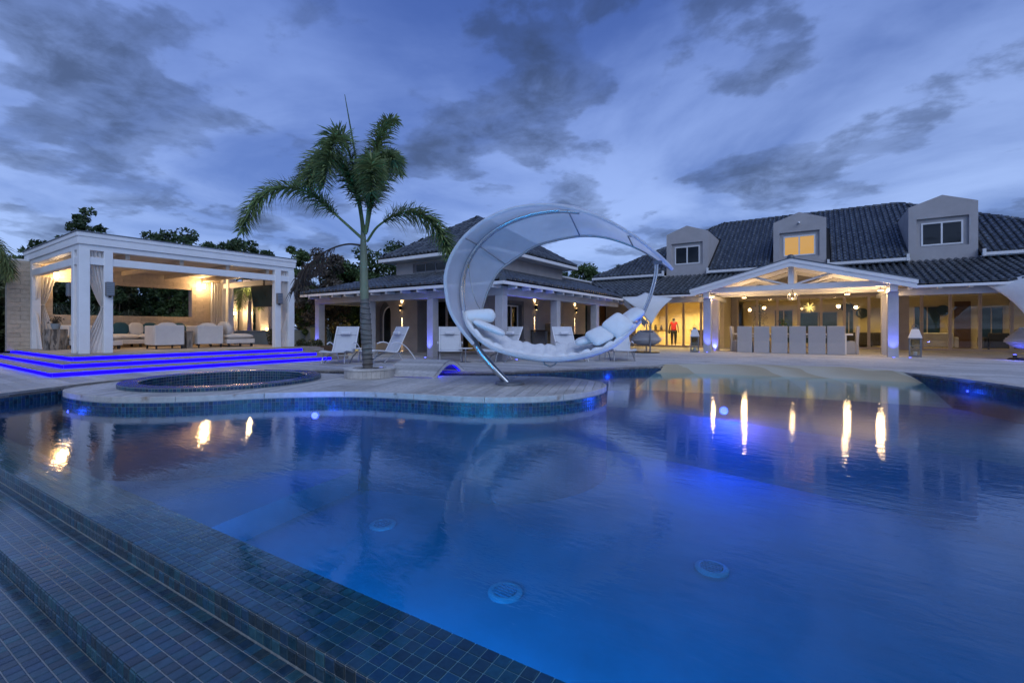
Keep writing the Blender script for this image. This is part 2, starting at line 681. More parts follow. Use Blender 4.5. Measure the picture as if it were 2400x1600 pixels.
def emit_pieces(parent, name, proto, mats, material, nind=300, stuff=None, key=None, smooth=False):
    """alike pieces: the nearest nind as objects sharing one mesh, the rest as ONE part of kind stuff"""
    pv, pf = proto
    M = np.array(mats)
    if key is None:
        c = M[:, :3, 3] - np.array((0, 0, 1.0))
        f = np.array((-0.557, 0.8305, 0))
        r_ = np.array((0.8305, 0.557, 0))
        dep = c @ f
        sx = (c @ r_) / np.maximum(dep, 1e-3)
        sy = c[:, 2] / np.maximum(dep, 1e-3)
        inside = (dep > 0.3) & (np.abs(sx) < 1.13) & (sy > -0.78) & (sy < 0.72)
        key = np.where(inside, (c ** 2).sum(1), 1e6 + (c ** 2).sum(1))
    order = np.argsort(key)
    me = bpy.data.meshes.new(name)
    me.from_pydata(pv, [], pf)
    me.materials.append(MATS[material])
    if smooth:
        me.shade_smooth()
        me.set_sharp_from_angle(angle=R(50))
    inv = _root_inv(parent)
    for i in order[:nind]:
        o = bpy.data.objects.new(name, me)
        COL.objects.link(o)
        o.parent = parent
        m4 = Matrix(M[i].tolist())
        o.matrix_local = inv @ m4 if inv is not None else m4
    rest = order[nind:]
    if len(rest):
        V = np.array(pv)
        W = np.einsum('nij,kj->nki', M[rest][:, :3, :3], V) + M[rest][:, None, :3, 3]
        nv = len(pv)
        W = W.reshape(-1, 3)
        fs_ = []
        for k in range(len(rest)):
            fs_ += [tuple(i + k * nv for i in q) for q in pf]
        b = MB()
        b.v = [tuple(p) for p in W.tolist()]
        b.f = fs_
        o = b.build(stuff or name, material, parent, kind='stuff', recalc=False, smooth=smooth, ang=50)


def catmull(pts, step=0.1, closed=False):
    P = [np.array(p, float) for p in pts]
    n = len(P)
    out = []
    rng = range(n if closed else n - 1)
    for i in rng:
        p0 = P[(i - 1) % n] if (closed or i > 0) else 2 * P[0] - P[1]
        p1, p2 = P[i], P[(i + 1) % n]
        p3 = P[(i + 2) % n] if (closed or i + 2 < n) else 2 * P[-1] - P[-2]
        k = max(1, int(np.linalg.norm(p2 - p1) / step))
        for j in range(k):
            t = j / k
            out.append(0.5 * ((2 * p1) + (-p0 + p2) * t + (2 * p0 - 5 * p1 + 4 * p2 - p3) * t * t + (-p0 + 3 * p1 - 3 * p2 + p3) * t ** 3))
    if not closed:
        out.append(P[-1])
    return out


def resample(pts, n):
    P = np.array(pts, float)
    d = np.r_[0, np.cumsum(np.linalg.norm(np.diff(P, axis=0), axis=1))]
    t = np.linspace(0, d[-1], n)
    return np.stack([np.interp(t, d, P[:, k]) for k in range(P.shape[1])], 1)


def clip(poly, nx, ny, d):
    out = []
    n = len(poly)
    for i in range(n):
        a, b = poly[i], poly[(i + 1) % n]
        da, db = nx * a[0] + ny * a[1] - d, nx * b[0] + ny * b[1] - d
        if da <= 0:
            out.append(a)
        if (da < 0 < db) or (db < 0 < da):
            t = da / (da - db)
            out.append((a[0] + (b[0] - a[0]) * t, a[1] + (b[1] - a[1]) * t))
    return out


def area(p):
    return abs(sum(p[i][0] * p[(i + 1) % len(p)][1] - p[(i + 1) % len(p)][0] * p[i][1] for i in range(len(p)))) / 2


def lay_planks(parent, polys, ang, wid, gap, length, z, th, material, nind, name, stuffname, hole=None):
    ca, sa = math.cos(ang), math.sin(ang)
    out = []
    for poly in polys:
        q = [(x * ca + y * sa, -x * sa + y * ca) for x, y in poly]
        y0 = math.floor(min(p[1] for p in q) / wid)
        y1 = math.ceil(max(p[1] for p in q) / wid)
        for k in range(y0, y1):
            a, b = k * wid + gap / 2, (k + 1) * wid - gap / 2
            row = clip(clip(q, 0, 1, b), 0, -1, -a)
            if len(row) < 3 or area(row) < 0.002:
                continue
            parts = [row]
            if hole:
                hx, hy, hr = hole
                hx, hy = hx * ca + hy * sa, -hx * sa + hy * ca
                if a < hy + hr and b > hy - hr:
                    ha = math.sqrt(max(0, hr * hr - (a - hy) ** 2))
                    hb = math.sqrt(max(0, hr * hr - (b - hy) ** 2))
                    nl = clip(row, (b - a), -(hx - hb - hx + ha), (b - a) * (hx - ha) - (ha - hb) * a)
                    nr = clip(row, -(b - a), (hb - ha), -(b - a) * (hx + ha) + (hb - ha) * a)
                    parts = [x for x in (nl, nr) if len(x) > 2 and area(x) > 0.002]
            for row in parts:
                xa, xb = min(p[0] for p in row), max(p[0] for p in row)
                off = ((k * 0.618) % 1.0) * length
                j0, j1 = math.floor((xa - off) / length), math.ceil((xb - off) / length)
                for j in range(j0, j1):
                    pc = clip(clip(row, 1, 0, (j + 1) * length + off - gap / 2), -1, 0, -(j * length + off + gap / 2))
                    if len(pc) > 2 and area(pc) > 0.003:
                        out.append([(x * ca - y * sa, x * sa + y * ca) for x, y in pc])

    def score(p):
        cx = sum(t[0] for t in p) / len(p)
        cy = sum(t[1] for t in p) / len(p)
        dep = -0.557 * cx + 0.8305 * cy
        rr = 0.8305 * cx + 0.557 * cy
        if dep < 0.5 or abs(rr / dep) > 1.15:
            return 0
        return area(p) / max(1.0, dep) ** 3
    out.sort(key=score, reverse=True)
    for p in out[:nind]:
        dz = random.uniform(-0.0012, 0.0012)
        MB().prism(p, z - th, z + dz).build(name, material, parent)
    if out[nind:]:
        b = MB()
        for p in out[nind:]:
            b.prism(p, z - th, z + random.uniform(-0.0012, 0.0012))
        b.build(stuffname, material, parent, kind='stuff')


def ribbon(parent, line, closed, win, z0, z1, length, material, name, side=1, gap=0.006):
    """edge stones following a line; win = width to the inside (side=+1: left of the walking direction)"""
    P = [np.array(p[:2], float) for p in line]
    n = len(P)
    off = []
    for i in range(n):
        a = P[i - 1] if (closed or i > 0) else P[i]
        b = P[(i + 1) % n] if (closed or i < n - 1) else P[i]
        d = (b - a) / max(1e-6, np.linalg.norm(b - a))
        off.append(P[i] + side * win * np.array((-d[1], d[0])))
    idx = list(range(n)) + ([0] if closed else [])
    cur = [idx[0]]
    acc = 0.0
    for a, b in zip(idx[:-1], idx[1:]):
        acc += np.linalg.norm(P[b] - P[a])
        cur.append(b)
        if acc >= length or b == idx[-1]:
            o_ = [P[i].copy() for i in cur]
            n_ = [off[i].copy() for i in cur]
            for arr in (o_, n_):
                d = arr[-1] - arr[-2]
                arr[-1] = arr[-1] - d / max(1e-6, np.linalg.norm(d)) * gap
            MB().prism([tuple(p) for p in o_] + [tuple(p) for p in reversed(n_)], z0, z1).build(name, material, parent, bevel=0.006)
            cur = [b]
            acc = 0.0


def wall_sheet(parent, line, closed, z0, z1, material, name):
    b = MB()
    L_ = [tuple(p[:2]) for p in line] + ([tuple(line[0][:2])] if closed else [])
    b.rows([[(x, y, z0) for x, y in L_], [(x, y, z1) for x, y in L_]])
    return b.build(name, material, parent, recalc=False)


def tile_line(line, closed, zs, pitch, out):
    """matrices of square tiles on a vertical face that follows a line; out=+1: face looks to the right of the walk"""
    L_ = [np.array(p[:2], float) for p in line] + ([np.array(line[0][:2], float)] if closed else [])
    d = np.r_[0, np.cumsum([np.linalg.norm(L_[i + 1] - L_[i]) for i in range(len(L_) - 1)])]
    n = max(2, int(round(d[-1] / pitch)))
    Q = resample(L_, n + 1)
    res = []
    for i in range(n):
        a, b = Q[i], Q[i + 1]
        t = (b - a) / np.linalg.norm(b - a)
        nn = np.array((t[1], -t[0])) * out
        c = (a + b) / 2
        for z in zs:
            m = np.eye(4)
            tt = t * out
            m[:3, 0] = (tt[0], tt[1], 0)
            m[:3, 1] = (0, 0, 1)
            m[:3, 2] = (nn[0], nn[1], 0)
            m[:3, 3] = (c[0], c[1], z)
            res.append(m)
    return res


def tile_proto(s, h=0.006, b=0.003):
    a = s / 2
    c = a - b
    v = [(-a, -a, 0), (a, -a, 0), (a, a, 0), (-a, a, 0), (-a, -a, h - b), (a, -a, h - b), (a, a, h - b), (-a, a, h - b),
         (-c, -c, h), (c, -c, h), (c, c, h), (-c, c, h)]
    f = [(8, 9, 10, 11)]
    for i in range(4):
        j = (i + 1) % 4
        f += [(i, j, 4 + j, 4 + i), (4 + i, 4 + j, 8 + j, 8 + i)]
    return v, f


def cushion_mesh(lx, ly, lz, p=0.45, nu=14, nv=8):
    """pillow: a squarish, pinched-edge superellipsoid"""
    def sg(x, e):
        return math.copysign(abs(x) ** e, x)
    rows = []
    for j in range(nv + 1):
        ph = -math.pi / 2 + math.pi * j / nv
        rows.append([(lx / 2 * sg(math.cos(ph), 0.7) * sg(math.cos(2 * math.pi * k / nu), p),
                      ly / 2 * sg(math.cos(ph), 0.7) * sg(math.sin(2 * math.pi * k / nu), p),
                      lz / 2 * math.sin(ph)) for k in range(nu)])
    return MB().rows(rows, closed_u=True)


def xform(mb, loc, rz=0.0, rx=0.0, ry=0.0):
    M = Matrix.Translation(Vector(loc)) @ Matrix.Rotation(rz, 4, 'Z') @ Matrix.Rotation(ry, 4, 'Y') @ Matrix.Rotation(rx, 4, 'X')
    mb.v = [tuple(M @ Vector(p)) for p in mb.v]
    return mb

# =================================================================== SETTING: ground, terrace, pool
WZ = -0.19                       # level of the pool water
g = MB()
for x0, x1, y0, y1 in ((-2500, -16, -2500, 2500), (14, 2500, -2500, 2500), (-16, 14, 27.6, 2500), (-16, 14, -2500, -6)):
    g.box(x0, x1, y0, y1, -0.3, -0.03)
structure(g.build('ground', 'garden_ground'))

edge_left = [(-10.05, 0.4), (-10.2, 0.9), (-10.47, 1.43), (-10.77, 1.95), (-11.13, 2.57), (-11.36, 3.1), (-11.45, 3.8), (-11.36, 4.5), (-10.98, 5.6),
             (-9.82, 6.70), (-8.41, 7.36), (-6.61, 8.29), (-5.71, 9.28), (-4.98, 10.47), (-4.25, 11.58), (-3.54, 12.56)]
beach_top = [(-3.54, 12.56), (-3.40, 12.97), (-2.13, 13.86), (-0.9, 14.3), (0.3, 14.5), (0.9, 14.38), (1.64, 13.69)]
edge_right = [(1.64, 13.69), (2.37, 12.57), (2.92, 11.26), (3.6, 9.6), (4.6, 8.0), (6.0, 6.5), (8.0, 5.0)]
EL = [tuple(p) for p in catmull(edge_left, 0.12)]
BT = [tuple(p) for p in catmull(beach_top, 0.12)]
ER = [tuple(p) for p in catmull(edge_right, 0.12)]

terrace = structure(MB().box(-18.6, 12, 14.9, 27.45, -0.25, -0.035).build('terrace_deck', 'deck_base'))
mid = max(range(len(BT)), key=lambda i: BT[i][1])
left_poly = [(-18.6, -1.5), (-10.0, -1.5)] + EL + BT[1:mid + 1] + [(BT[mid][0], 14.56), (-18.6, 14.56)]
right_poly = [(BT[mid][0], 14.56)] + BT[mid:] + ER[1:] + [(12, 4.2), (12, 14.56)]
back_poly = [(-18.6, 14.56), (12, 14.56), (12, 27.5), (-18.6, 27.5)]
# the deck body under the boards, shaped to the pool edge
for nm, pl in (('terrace_slab', left_poly), ('terrace_slab', right_poly)):
    MB().prism(pl, -0.16, -0.035).build(nm, 'deck_base', terrace)
lay_planks(terrace, [left_poly, right_poly, back_poly], R(0), 0.19, 0.007, 3.6, 0.0, 0.03, 'decking', 280, 'deck_board', 'deck_boards_far')

# pool shell
wdir = np.array((math.cos(math.atan(0.049)), math.sin(math.atan(0.049))))
wnor = np.array((wdir[1], -wdir[0]))       # towards the viewer, down the cascade
W0 = np.array((0.0, 1.425))


def weir(s, t):
    p = W0 + wdir * s + wnor * t
    return float(p[0]), float(p[1])


PT = 0.056
weir_w = 6 * PT
pool_line = [weir(-10.2, 0), weir(8.0, 0)] + [tuple(p) for p in reversed(ER)] + [tuple(p) for p in reversed(BT)][1:] + [tuple(p) for p in reversed(EL)][1:-4]
pool = structure(MB().prism([(-12, 0.6), (9, 0.6), (9, 15), (-12, 15)], -1.75, -1.55).build('pool_basin', 'pool_plaster'))
wall_sheet(pool, pool_line[1:], False, -1.56, -0.10, 'pool_wall', 'pool_wall')
# raised floors under water: the shallow end by the cascade and the ledge in front of the beach
MB().prism([(-12, 0.6), weir(-5.45, 0), (-5.6, 2.2), (-5.85, 3.4), (-6.0, 4.6), (-7, 6), (-12, 6)], -1.6, -1.22).build('shallow_floor', 'pool_plaster', pool)
ledge = [tuple(p) for p in catmull([(-4.9, 8.9), (-3.9, 9.0), (-2.5, 9.0), (-0.7, 8.6), (0.9, 8.2), (2.0, 7.75), (3.6, 6.9), (6, 5.6)], 0.3)]
MB().prism(ledge + [(9, 15), (-4.9, 15)], -1.6, -0.62).build('beach_ledge', 'pool_plaster', pool)

# sandstone beach sloping into the water
bt = resample([(p[0], p[1], 0.012) for p in BT], 40)
b1 = resample([(-4.3, 12.15, -0.17), (-3.0, 12.70, -0.19), (-0.9, 13.08, -0.19), (0.6, 13.36, -0.19), (2.15, 13.25, -0.19)], 40)
b2 = resample([(-4.5, 11.8, -0.63), (-2.8, 12.15, -0.63), (-0.8, 12.5, -0.63), (0.8, 12.75, -0.63), (2.4, 12.7, -0.63)], 40)
rows = []
for k in range(13):
    t = k / 12
    row = bt * (1 - t) + b1 * t
    row[:, 2] += 0.028 * math.sin(math.pi * t) + RNG.normal(0, 0.004, 40)
    rows.append(row)
for k in range(1, 5):
    rows.append(b1 * (1 - k / 4) + b2 * k / 4)
beach = structure(MB().rows([r_.tolist() for r_ in rows]).build('sandstone_beach', 'sandstone', smooth=True, recalc=False, ang=60))

# mosaic cascade: overflow edge and descending treads
casc = structure(MB().prism([weir(-10.3, 0.0), weir(8, 0.0), weir(8, weir_w - 0.004), weir(-10.3, weir_w - 0.004)], -1.55, -0.206).build('cascade_steps', 'grout'))
TR2, TR3 = -0.32, -0.432
MB().prism([weir(-10.3, weir_w - 0.006), weir(8, weir_w - 0.006), weir(8, 2 * weir_w - 0.004), weir(-10.3, 2 * weir_w - 0.004)], -1.5, TR2 - 0.006).build('lower_step', 'grout', casc)
MB().prism([weir(-10.3, 2 * weir_w - 0.006), weir(8, 2 * weir_w - 0.006), weir(8, 2 * weir_w + 1.6), weir(-10.3, 2 * weir_w + 1.6)], -1.5, TR3 - 0.006).build('catch_basin_floor', 'grout', casc)
tiles = []


def flat_tile(s, t, z):
    m = np.eye(4)
    m[:3, 0] = (wdir[0], wdir[1], 0)
    m[:3, 1] = (-wdir[1], wdir[0], 0)
    x, y = weir(s, t)
    m[:3, 3] = (x, y, z)
    return m


def up_tile(s, t, z):
    m = np.eye(4)
    m[:3, 0] = (wdir[0], wdir[1], 0)
    m[:3, 1] = (0, 0, 1)
    m[:3, 2] = (wnor[0], wnor[1], 0)
    x, y = weir(s, t)
    m[:3, 3] = (x, y, z)
    return m


for i in range(int(10.2 / PT)):
    s = -9.6 + (i + 0.5) * PT
    if s > 0.35:
        break
    for j in range(6):
        tiles.append(flat_tile(s, (j + 0.5) * PT, -0.206))
        tiles.append(flat_tile(s, weir_w + (j + 0.5) * PT, TR2 - 0.006))
    for j in range(12):
        if s > -6.5:
            tiles.append(flat_tile(s, 2 * weir_w + (j + 0.5) * PT, TR3 - 0.006))
    for j in range(2):
        tiles.append(up_tile(s, weir_w - 0.004, -0.2065 - (j + 0.5) * PT))
        tiles.append(up_tile(s, 2 * weir_w - 0.004, TR2 - 0.0035 - (j + 0.5) * PT))
emit_pieces(casc, 'mosaic_tile', tile_proto(PT - 0.0054), tiles, 'mosaic', 300, 'mosaic_tiles')
MB().add([(x, y, TR2 + 0.004) for x, y in [weir(-10.2, weir_w + 0.004), weir(6, weir_w + 0.004), weir(6, 2 * weir_w), weir(-10.2, 2 * weir_w)]], [(0, 1, 2, 3)]).build('water_film', 'film', casc)
MB().add([(x, y, TR3 + 0.008) for x, y in [weir(-10.2, 2 * weir_w + 0.004), weir(6, 2 * weir_w + 0.004), weir(6, 2 * weir_w + 1.5), weir(-10.2, 2 * weir_w + 1.5)]], [(0, 1, 2, 3)]).build('water_film', 'film', casc)

# island with round-nosed stone edge, boards and tiled flank
isl_pts = [(-10.05, 2.05), (-9.25, 2.08), (-8.62, 2.24), (-8.16, 2.52), (-7.69, 2.94), (-7.19, 3.63), (-6.77, 4.08), (-6.32, 4.46), (-5.9, 4.70), (-5.4, 4.87),
           (-4.85, 5.02), (-4.28, 5.17), (-3.79, 5.43), (-3.37, 5.82), (-3.1, 6.30), (-2.98, 6.9), (-3.05, 7.5), (-3.36, 8.0), (-3.96, 8.30), (-4.55, 8.30),
           (-5.26, 8.03), (-6.12, 7.50), (-7.48, 6.72), (-8.81, 6.20), (-9.9, 5.95), (-10.75, 5.35), (-11.10, 4.5), (-11.12, 3.7), (-10.85, 2.8), (-10.5, 2.25)]
ISL = [tuple(p) for p in catmull(isl_pts, 0.09, True)]
SPA = (-9.32, 4.2)
SPR = 1.62
island = structure(wall_sheet(None, ISL, True, -0.30, -0.075, 'grout_spa', 'island_deck'))
wall_sheet(island, ISL, True, -1.56, -0.30, 'pool_wall', 'flank_wall')
inner = []
nI = len(ISL)
for i in range(nI):
    a, b = np.array(ISL[i - 1]), np.array(ISL[(i + 1) % nI])
    d = (b - a) / np.linalg.norm(b - a)
    p = np.array(ISL[i]) + 0.035 * np.array((-d[1], d[0]))
    inner.append((float(p[0]), float(p[1])))
lay_planks(island, [inner], R(110.8), 0.135, 0.008, 2.3, 0.0, 0.03, 'decking', 240, 'deck_board', 'deck_boards_small', hole=(SPA[0], SPA[1], SPR - 0.1))
ribbon(island, ISL, True, 0.05, -0.085, 0.004, 1.15, 'coping', 'edge_stone', side=1)
emit_pieces(island, 'mosaic_tile', tile_proto(0.052), tile_line(ISL, True, [-0.115, -0.171, -0.227, -0.283], PT, 1), 'mosaic_blue', 300, 'mosaic_tiles')
for ln in (EL, ER):
    ribbon(terrace, ln, False, 0.30, -0.075, 0.006, 0.9, 'coping', 'edge_stone', side=1 if ln is EL else 1)
emit_pieces(terrace, 'mosaic_tile', tile_proto(0.052), tile_line(EL, False, [-0.105, -0.161, -0.217], PT, 1) + tile_line(ER, False, [-0.105, -0.161, -0.217], PT, 1),
            'mosaic_blue', 0, 'mosaic_tiles')

# round plunge spa set into the island
spa = thing('round_spa', 'round mosaic-rimmed spa sunk into the deck island in front of the pavilion', 'spa', (SPA[0], SPA[1], 0))
MB().lathe([(SPR, -0.3), (SPR, 0.066), (SPR - 0.01, 0.072), (SPR - 0.27, 0.072), (SPR - 0.28, 0.066), (SPR - 0.28, -0.85), (0.01, -0.85)], (SPA[0], SPA[1], 0), 96, cap=False).build('basin', 'grout_spa', spa, recalc=False)
sp = []
for r_, z in [(SPR - 0.03 - 0.052 * k, 0.072) for k in range(5)]:
    n = int(2 * math.pi * r_ / PT)
    for k in range(n):
        t = 2 * math.pi * k / n
        m = np.eye(4)
        m[:3, 0] = (-math.sin(t), math.cos(t), 0)
        m[:3, 1] = (-math.cos(t), -math.sin(t), 0)
        m[:3, 3] = (SPA[0] + r_ * math.cos(t), SPA[1] + r_ * math.sin(t), z)
        sp.append(m)
circ = lambda r_: [(SPA[0] + r_ * math.cos(2 * math.pi * k / 120), SPA[1] + r_ * math.sin(2 * math.pi * k / 120)) for k in range(120)]
sp += tile_line(circ(SPR), True, [0.040], PT, 1)
sp += tile_line(circ(SPR - 0.28), True, [0.040, -0.016, -0.072, -0.128, -0.184], PT, -1)
emit_pieces(spa, 'mosaic_tile', tile_proto(0.050), sp, 'mosaic_blue', 300, 'mosaic_tiles')
MB().lathe([(SPR - 0.275, -0.075), (0.02, -0.075)], (SPA[0], SPA[1], 0), 96, cap=False).build('spa_water', 'water', spa, recalc=False)

# water surface, with the island left open
outer = [weir(-10.15, weir_w + 0.002), weir(8.0, weir_w + 0.002), (8.0, 5.0)] + [tuple(p) for p in reversed(ER)][1:] + [(1.9, 14.3), (0.3, 14.6), (-2.2, 14.0), (-3.6, 13.0)] + [tuple(p) for p in reversed(EL)][:-6]
tri = tessellate_polygon([[Vector((x, y, 0)) for x, y in outer], [Vector((x, y, 0)) for x, y in ISL]])
wb = MB()
wb.v = [(x, y, WZ) for x, y in outer + ISL]
wb.f = [tuple(t) for t in tri]
water = structure(wb.build('pool_water', 'water', recalc=True))

# floor fittings and underwater lamps
for k, (x, y, lb) in enumerate(((-2.5, 3.61, 'pale round floor inlet under water, the one nearest the cascade edge'),
                                (-4.68, 3.97, 'pale round floor inlet under water, left one below the palm reflection'),
                                (-0.93, 5.19, 'pale round floor inlet under water, rightmost one'))):
    d_ = thing('pool_inlet', lb, 'pool fitting', (x, y, -1.55), group='inlets on the pool floor')
    MB().lathe([(0.17, 0), (0.17, 0.02), (0.14, 0.035), (0.115, 0.03), (0.11, 0.012)], (x, y, -1.55), 20).build('flange', 'inlet_blue', d_, smooth=True)
    gr = MB()
    for a in range(5):
        gr.box(x - 0.10, x + 0.10, y - 0.09 + a * 0.04, y - 0.07 + a * 0.04, -1.535, -1.515)
    gr.build('grille', 'pool_plaster', d_)
for (x, y, z, dx, dy, watt, lb) in ((-6.40, 4.12, -0.33, 0.55, -0.83, 14, 'bright blue-white pool lamp in the island flank below the palm'),
                                    (-9.55, 2.02, -0.27, 0.0, -1.0, 4, 'tiny blue pool lamp at the left end of the island'),
                                    (-1.35, 8.62, -0.42, 0.1, -1.0, 120, 'blue pool lamp in the underwater ledge facing the viewer'),
                                    (-4.62, 11.25, -0.225, 0.80, -0.45, 5, 'small blue pool lamp in the wall left of the sandstone beach'),
                                    (2.46, 12.38, -0.225, -0.85, -0.40, 5, 'small blue pool lamp in the wall right of the sandstone beach')):
    L_ = thing('pool_lamp', lb, 'pool lamp', (x, y, z), group='underwater lamps')
    n_ = Vector((dx, dy, 0)).normalized()
    big_ = 0.05 if watt > 12 else 0.02
    MB().tube([Vector((x, y, z)) - n_ * 0.05, Vector((x, y, z)) + n_ * 0.012], big_ * 1.35, 16).build('housing', 'dark_metal', L_)
    MB().tube([Vector((x, y, z)) + n_ * 0.0125, Vector((x, y, z)) + n_ * 0.022], big_, 16).build('lens', 'pool_blue', L_)
    point(L_, tuple(Vector((x, y, z)) + n_ * 0.16 - Vector((0, 0, 0.03))), (0.02, 0.09, 1.0), watt, 0.06)
# unseen lamps added in the cascade wall to make the deep end glow
for s, nm_ in ((-4.3, 'leftmost'), (-2.4, 'second from left'), (-0.6, 'third from left'), (1.4, 'rightmost')):
    x, y = weir(s, -0.05)
    L_ = thing('pool_lamp', 'unseen added pool lamp under water in the wall of the overflow edge, ' + nm_, 'pool lamp', (x, y, -0.75), group='unseen lamps under the overflow edge')
    MB().tube([(x, y - 0.045, -0.75), (x, y + 0.012, -0.75)], 0.09, 16).build('housing', 'steel_dull', L_)
    MB().tube([(x, y + 0.0125, -0.75), (x, y + 0.02, -0.75)], 0.07, 16).build('lens', 'pool_blue', L_)
    point(L_, (x, y + 0.2, -0.75), (0.005, 0.46, 1.0), (70, 140, 110, 20)[int(round((s + 4.3) / 1.9))], 0.08)

# =================================================================== PAVILION
PX, PB = -15.2, -20.25          # front plane, back wall face
pav = thing('pavilion', 'white flat-roofed open pavilion with beige stone back wall, left side of the pool', 'pavilion', (-17.7, 6.2, 0))
FZ = 0.37
# podium and steps with lit risers
steps = thing('lit_steps', 'low stone steps with glowing blue risers around the pavilion', 'steps', (-14, 6, 0))
lv = [(-12.98, 2.45, 8.95, 0.0), (-13.65, 2.76, 8.87, 0.123), (-14.35, 3.06, 8.80, 0.246)]
for xf, y0, y1, z0 in lv:
    MB().box(-17.5 if y0 < 2.7 else -21.0, xf - 0.05, y0 + 0.05, 9.6, z0 - 0.02, z0 + 0.085).build('riser', 'step_stone', steps)
    t = MB()
    xl = {2.45: -17.4, 2.76: -17.2, 3.06: -17.0}[y0] if y0 < 3 else -21.0
    # tread slabs
    n = 5
    for k in range(n):
        a = y0 + (y1 - y0) * k / n
        b = y0 + (y1 - y0) * (k + 1) / n
        MB().box(xf - 0.95, xf, a + 0.003, b - 0.003, z0 + 0.0875, z0 + 0.123).build('tread_slab', 'step_stone', steps, bevel=0.006)
    for k in range(3):
        a = -21.0 + (xf - 0.95 + 21.0) * k / 3
        b = -21.0 + (xf - 0.95 + 21.0) * (k + 1) / 3
        MB().box(a + 0.003, b - 0.003, y0, y0 + 0.6, z0 + 0.0875, z0 + 0.123).build('tread_slab', 'step_stone', steps, bevel=0.006)
    MB().box(xf - 0.044, xf - 0.032, y0 + 0.05, y1 - 0.02, z0 + 0.008, z0 + 0.0865).build('led_strip', 'led_blue', steps)
    MB().box(-21.0, xf - 0.06, y0 + 0.032, y0 + 0.044, z0 + 0.008, z0 + 0.0865).build('led_strip', 'led_blue', steps)
MB().box(-21.0, -14.6, 3.4, 9.6, 0.245, FZ - 0.006).build('podium', 'step_stone', pav)
fl = MB()
lay_planks(pav, [[(-15.30, 3.68), (-15.30, 8.80), (-20.3, 8.80), (-20.3, 3.68)]], 0, 0.45, 0.006, 0.9, FZ + 0.002, 0.01, 'limestone', 120, 'floor_tile', 'floor_tiles')


def post(x0, x1, y0, y1, z0=FZ, z1=2.98):
    return MB().box(x0, x1, y0, y1, z0, z1).build('post', 'white_paint', pav, bevel=0.008)


for y0, y1 in ((3.39, 3.60), (3.87, 4.05), (8.31, 8.51), (8.78, 8.99)):
    post(PX - 0.2, PX, y0, y1)
post(PX - 0.67, PX - 0.47, 3.39, 3.59)
post(PX - 0.67, PX - 0.47, 8.79, 8.99)
post(-20.22, -20.02, 3.39, 3.59)
post(-19.75, -19.55, 8.79, 8.99)
post(-20.22, -20.02, 8.79, 8.99)
# two rails round the roof edge and the deep fascia
for z0, z1, o_ in ((2.62, 2.81, 0.004), (2.98, 3.112, 0.004)):
    MB().box(PX - 0.16, PX + o_ - 0.02, 3.395, 8.985, z0, z1).build('rail_beam', 'white_paint', pav, bevel=0.006)
    MB().box(-20.75, PX - 0.165, 3.40 - o_, 3.56, z0, z1).build('rail_beam', 'white_paint', pav, bevel=0.006)
    MB().box(-20.75, PX - 0.165, 8.82, 8.98 + o_, z0, z1).build('rail_beam', 'white_paint', pav, bevel=0.006)
MB().box(-20.85, PX + 0.03, 3.36, 9.02, 3.115, 3.30).build('fascia', 'white_paint', pav, bevel=0.006)
MB().box(-20.87, PX + 0.05, 3.34, 9.04, 3.302, 3.41).build('fascia', 'white_paint', pav, bevel=0.008)
MB().box(-20.89, PX + 0.07, 3.32, 9.06, 3.412, 3.43).build('roof_cap', 'grey_metal', pav)
MB().box(-20.2, PX - 0.17, 3.57, 8.81, 2.985, 3.05).build('ceiling', 'ceiling_wood', pav)
for k in range(4):
    y = 4.4 + k * 1.25
    MB().box(-20.2, PX - 0.17, y - 0.05, y + 0.05, 2.84, 2.984).build('joist', 'ceiling_wood', pav, bevel=0.006)
# stone back wall with its long opening, laid in courses of blocks
wy0, wy1, oy0, oy1, oz0, oz1, wz1 = 2.90, 8.86, 3.90, 7.79, 1.46, 2.50, 3.08
core = MB()
core.box(PB - 0.28, PB - 0.02, wy0 + 0.01, oy0 - 0.01, FZ - 0.05, wz1 - 0.01).box(PB - 0.28, PB - 0.02, oy1 + 0.01, wy1 - 0.01, FZ - 0.05, wz1 - 0.01)
core.box(PB - 0.28, PB - 0.02, oy0 - 0.01, oy1 + 0.01, FZ - 0.05, oz0 - 0.01).box(PB - 0.28, PB - 0.02, oy0 - 0.01, oy1 + 0.01, oz1 + 0.01, wz1 - 0.01)
core.build('back_wall', 'limestone', pav)
ch = 0.1335
zc, row = FZ - 0.03, 0
while zc < wz1 - 0.02:
    z2 = min(zc + ch, wz1)
    y = wy0 - (row % 2) * 0.22
    while y < wy1:
        for a, b in ((max(y, wy0), min(y + 0.5, wy1)),):
            segs = [(a, b)]
            if z2 > oz0 + 0.02 and zc < oz1 - 0.02:
                segs = [(a, min(b, oy0)), (max(a, oy1), b)]
            for c, d in segs:
                if d - c > 0.04:
                    MB().box(PB - 0.02, PB + random.uniform(0.0, 0.008), c + 0.003, d - 0.003, zc + 0.003, z2 - 0.003).build('wall_block', 'limestone', pav)
        y += 0.5
    zc += ch
    row += 1
rv = MB().box(PB - 0.28, PB + 0.01, oy1 - 0.012, oy1 + 0.0, oz0, oz1)
rv.build('opening_reveal', 'stucco', pav)
MB().box(PB - 0.30, PB + 0.012, wy0 - 0.02, wy1, wz1, wz1 + 0.05).build('wall_cap', 'white_paint', pav)

# curtains tied back at mid height
CURT = 'white curtains of the pavilion'


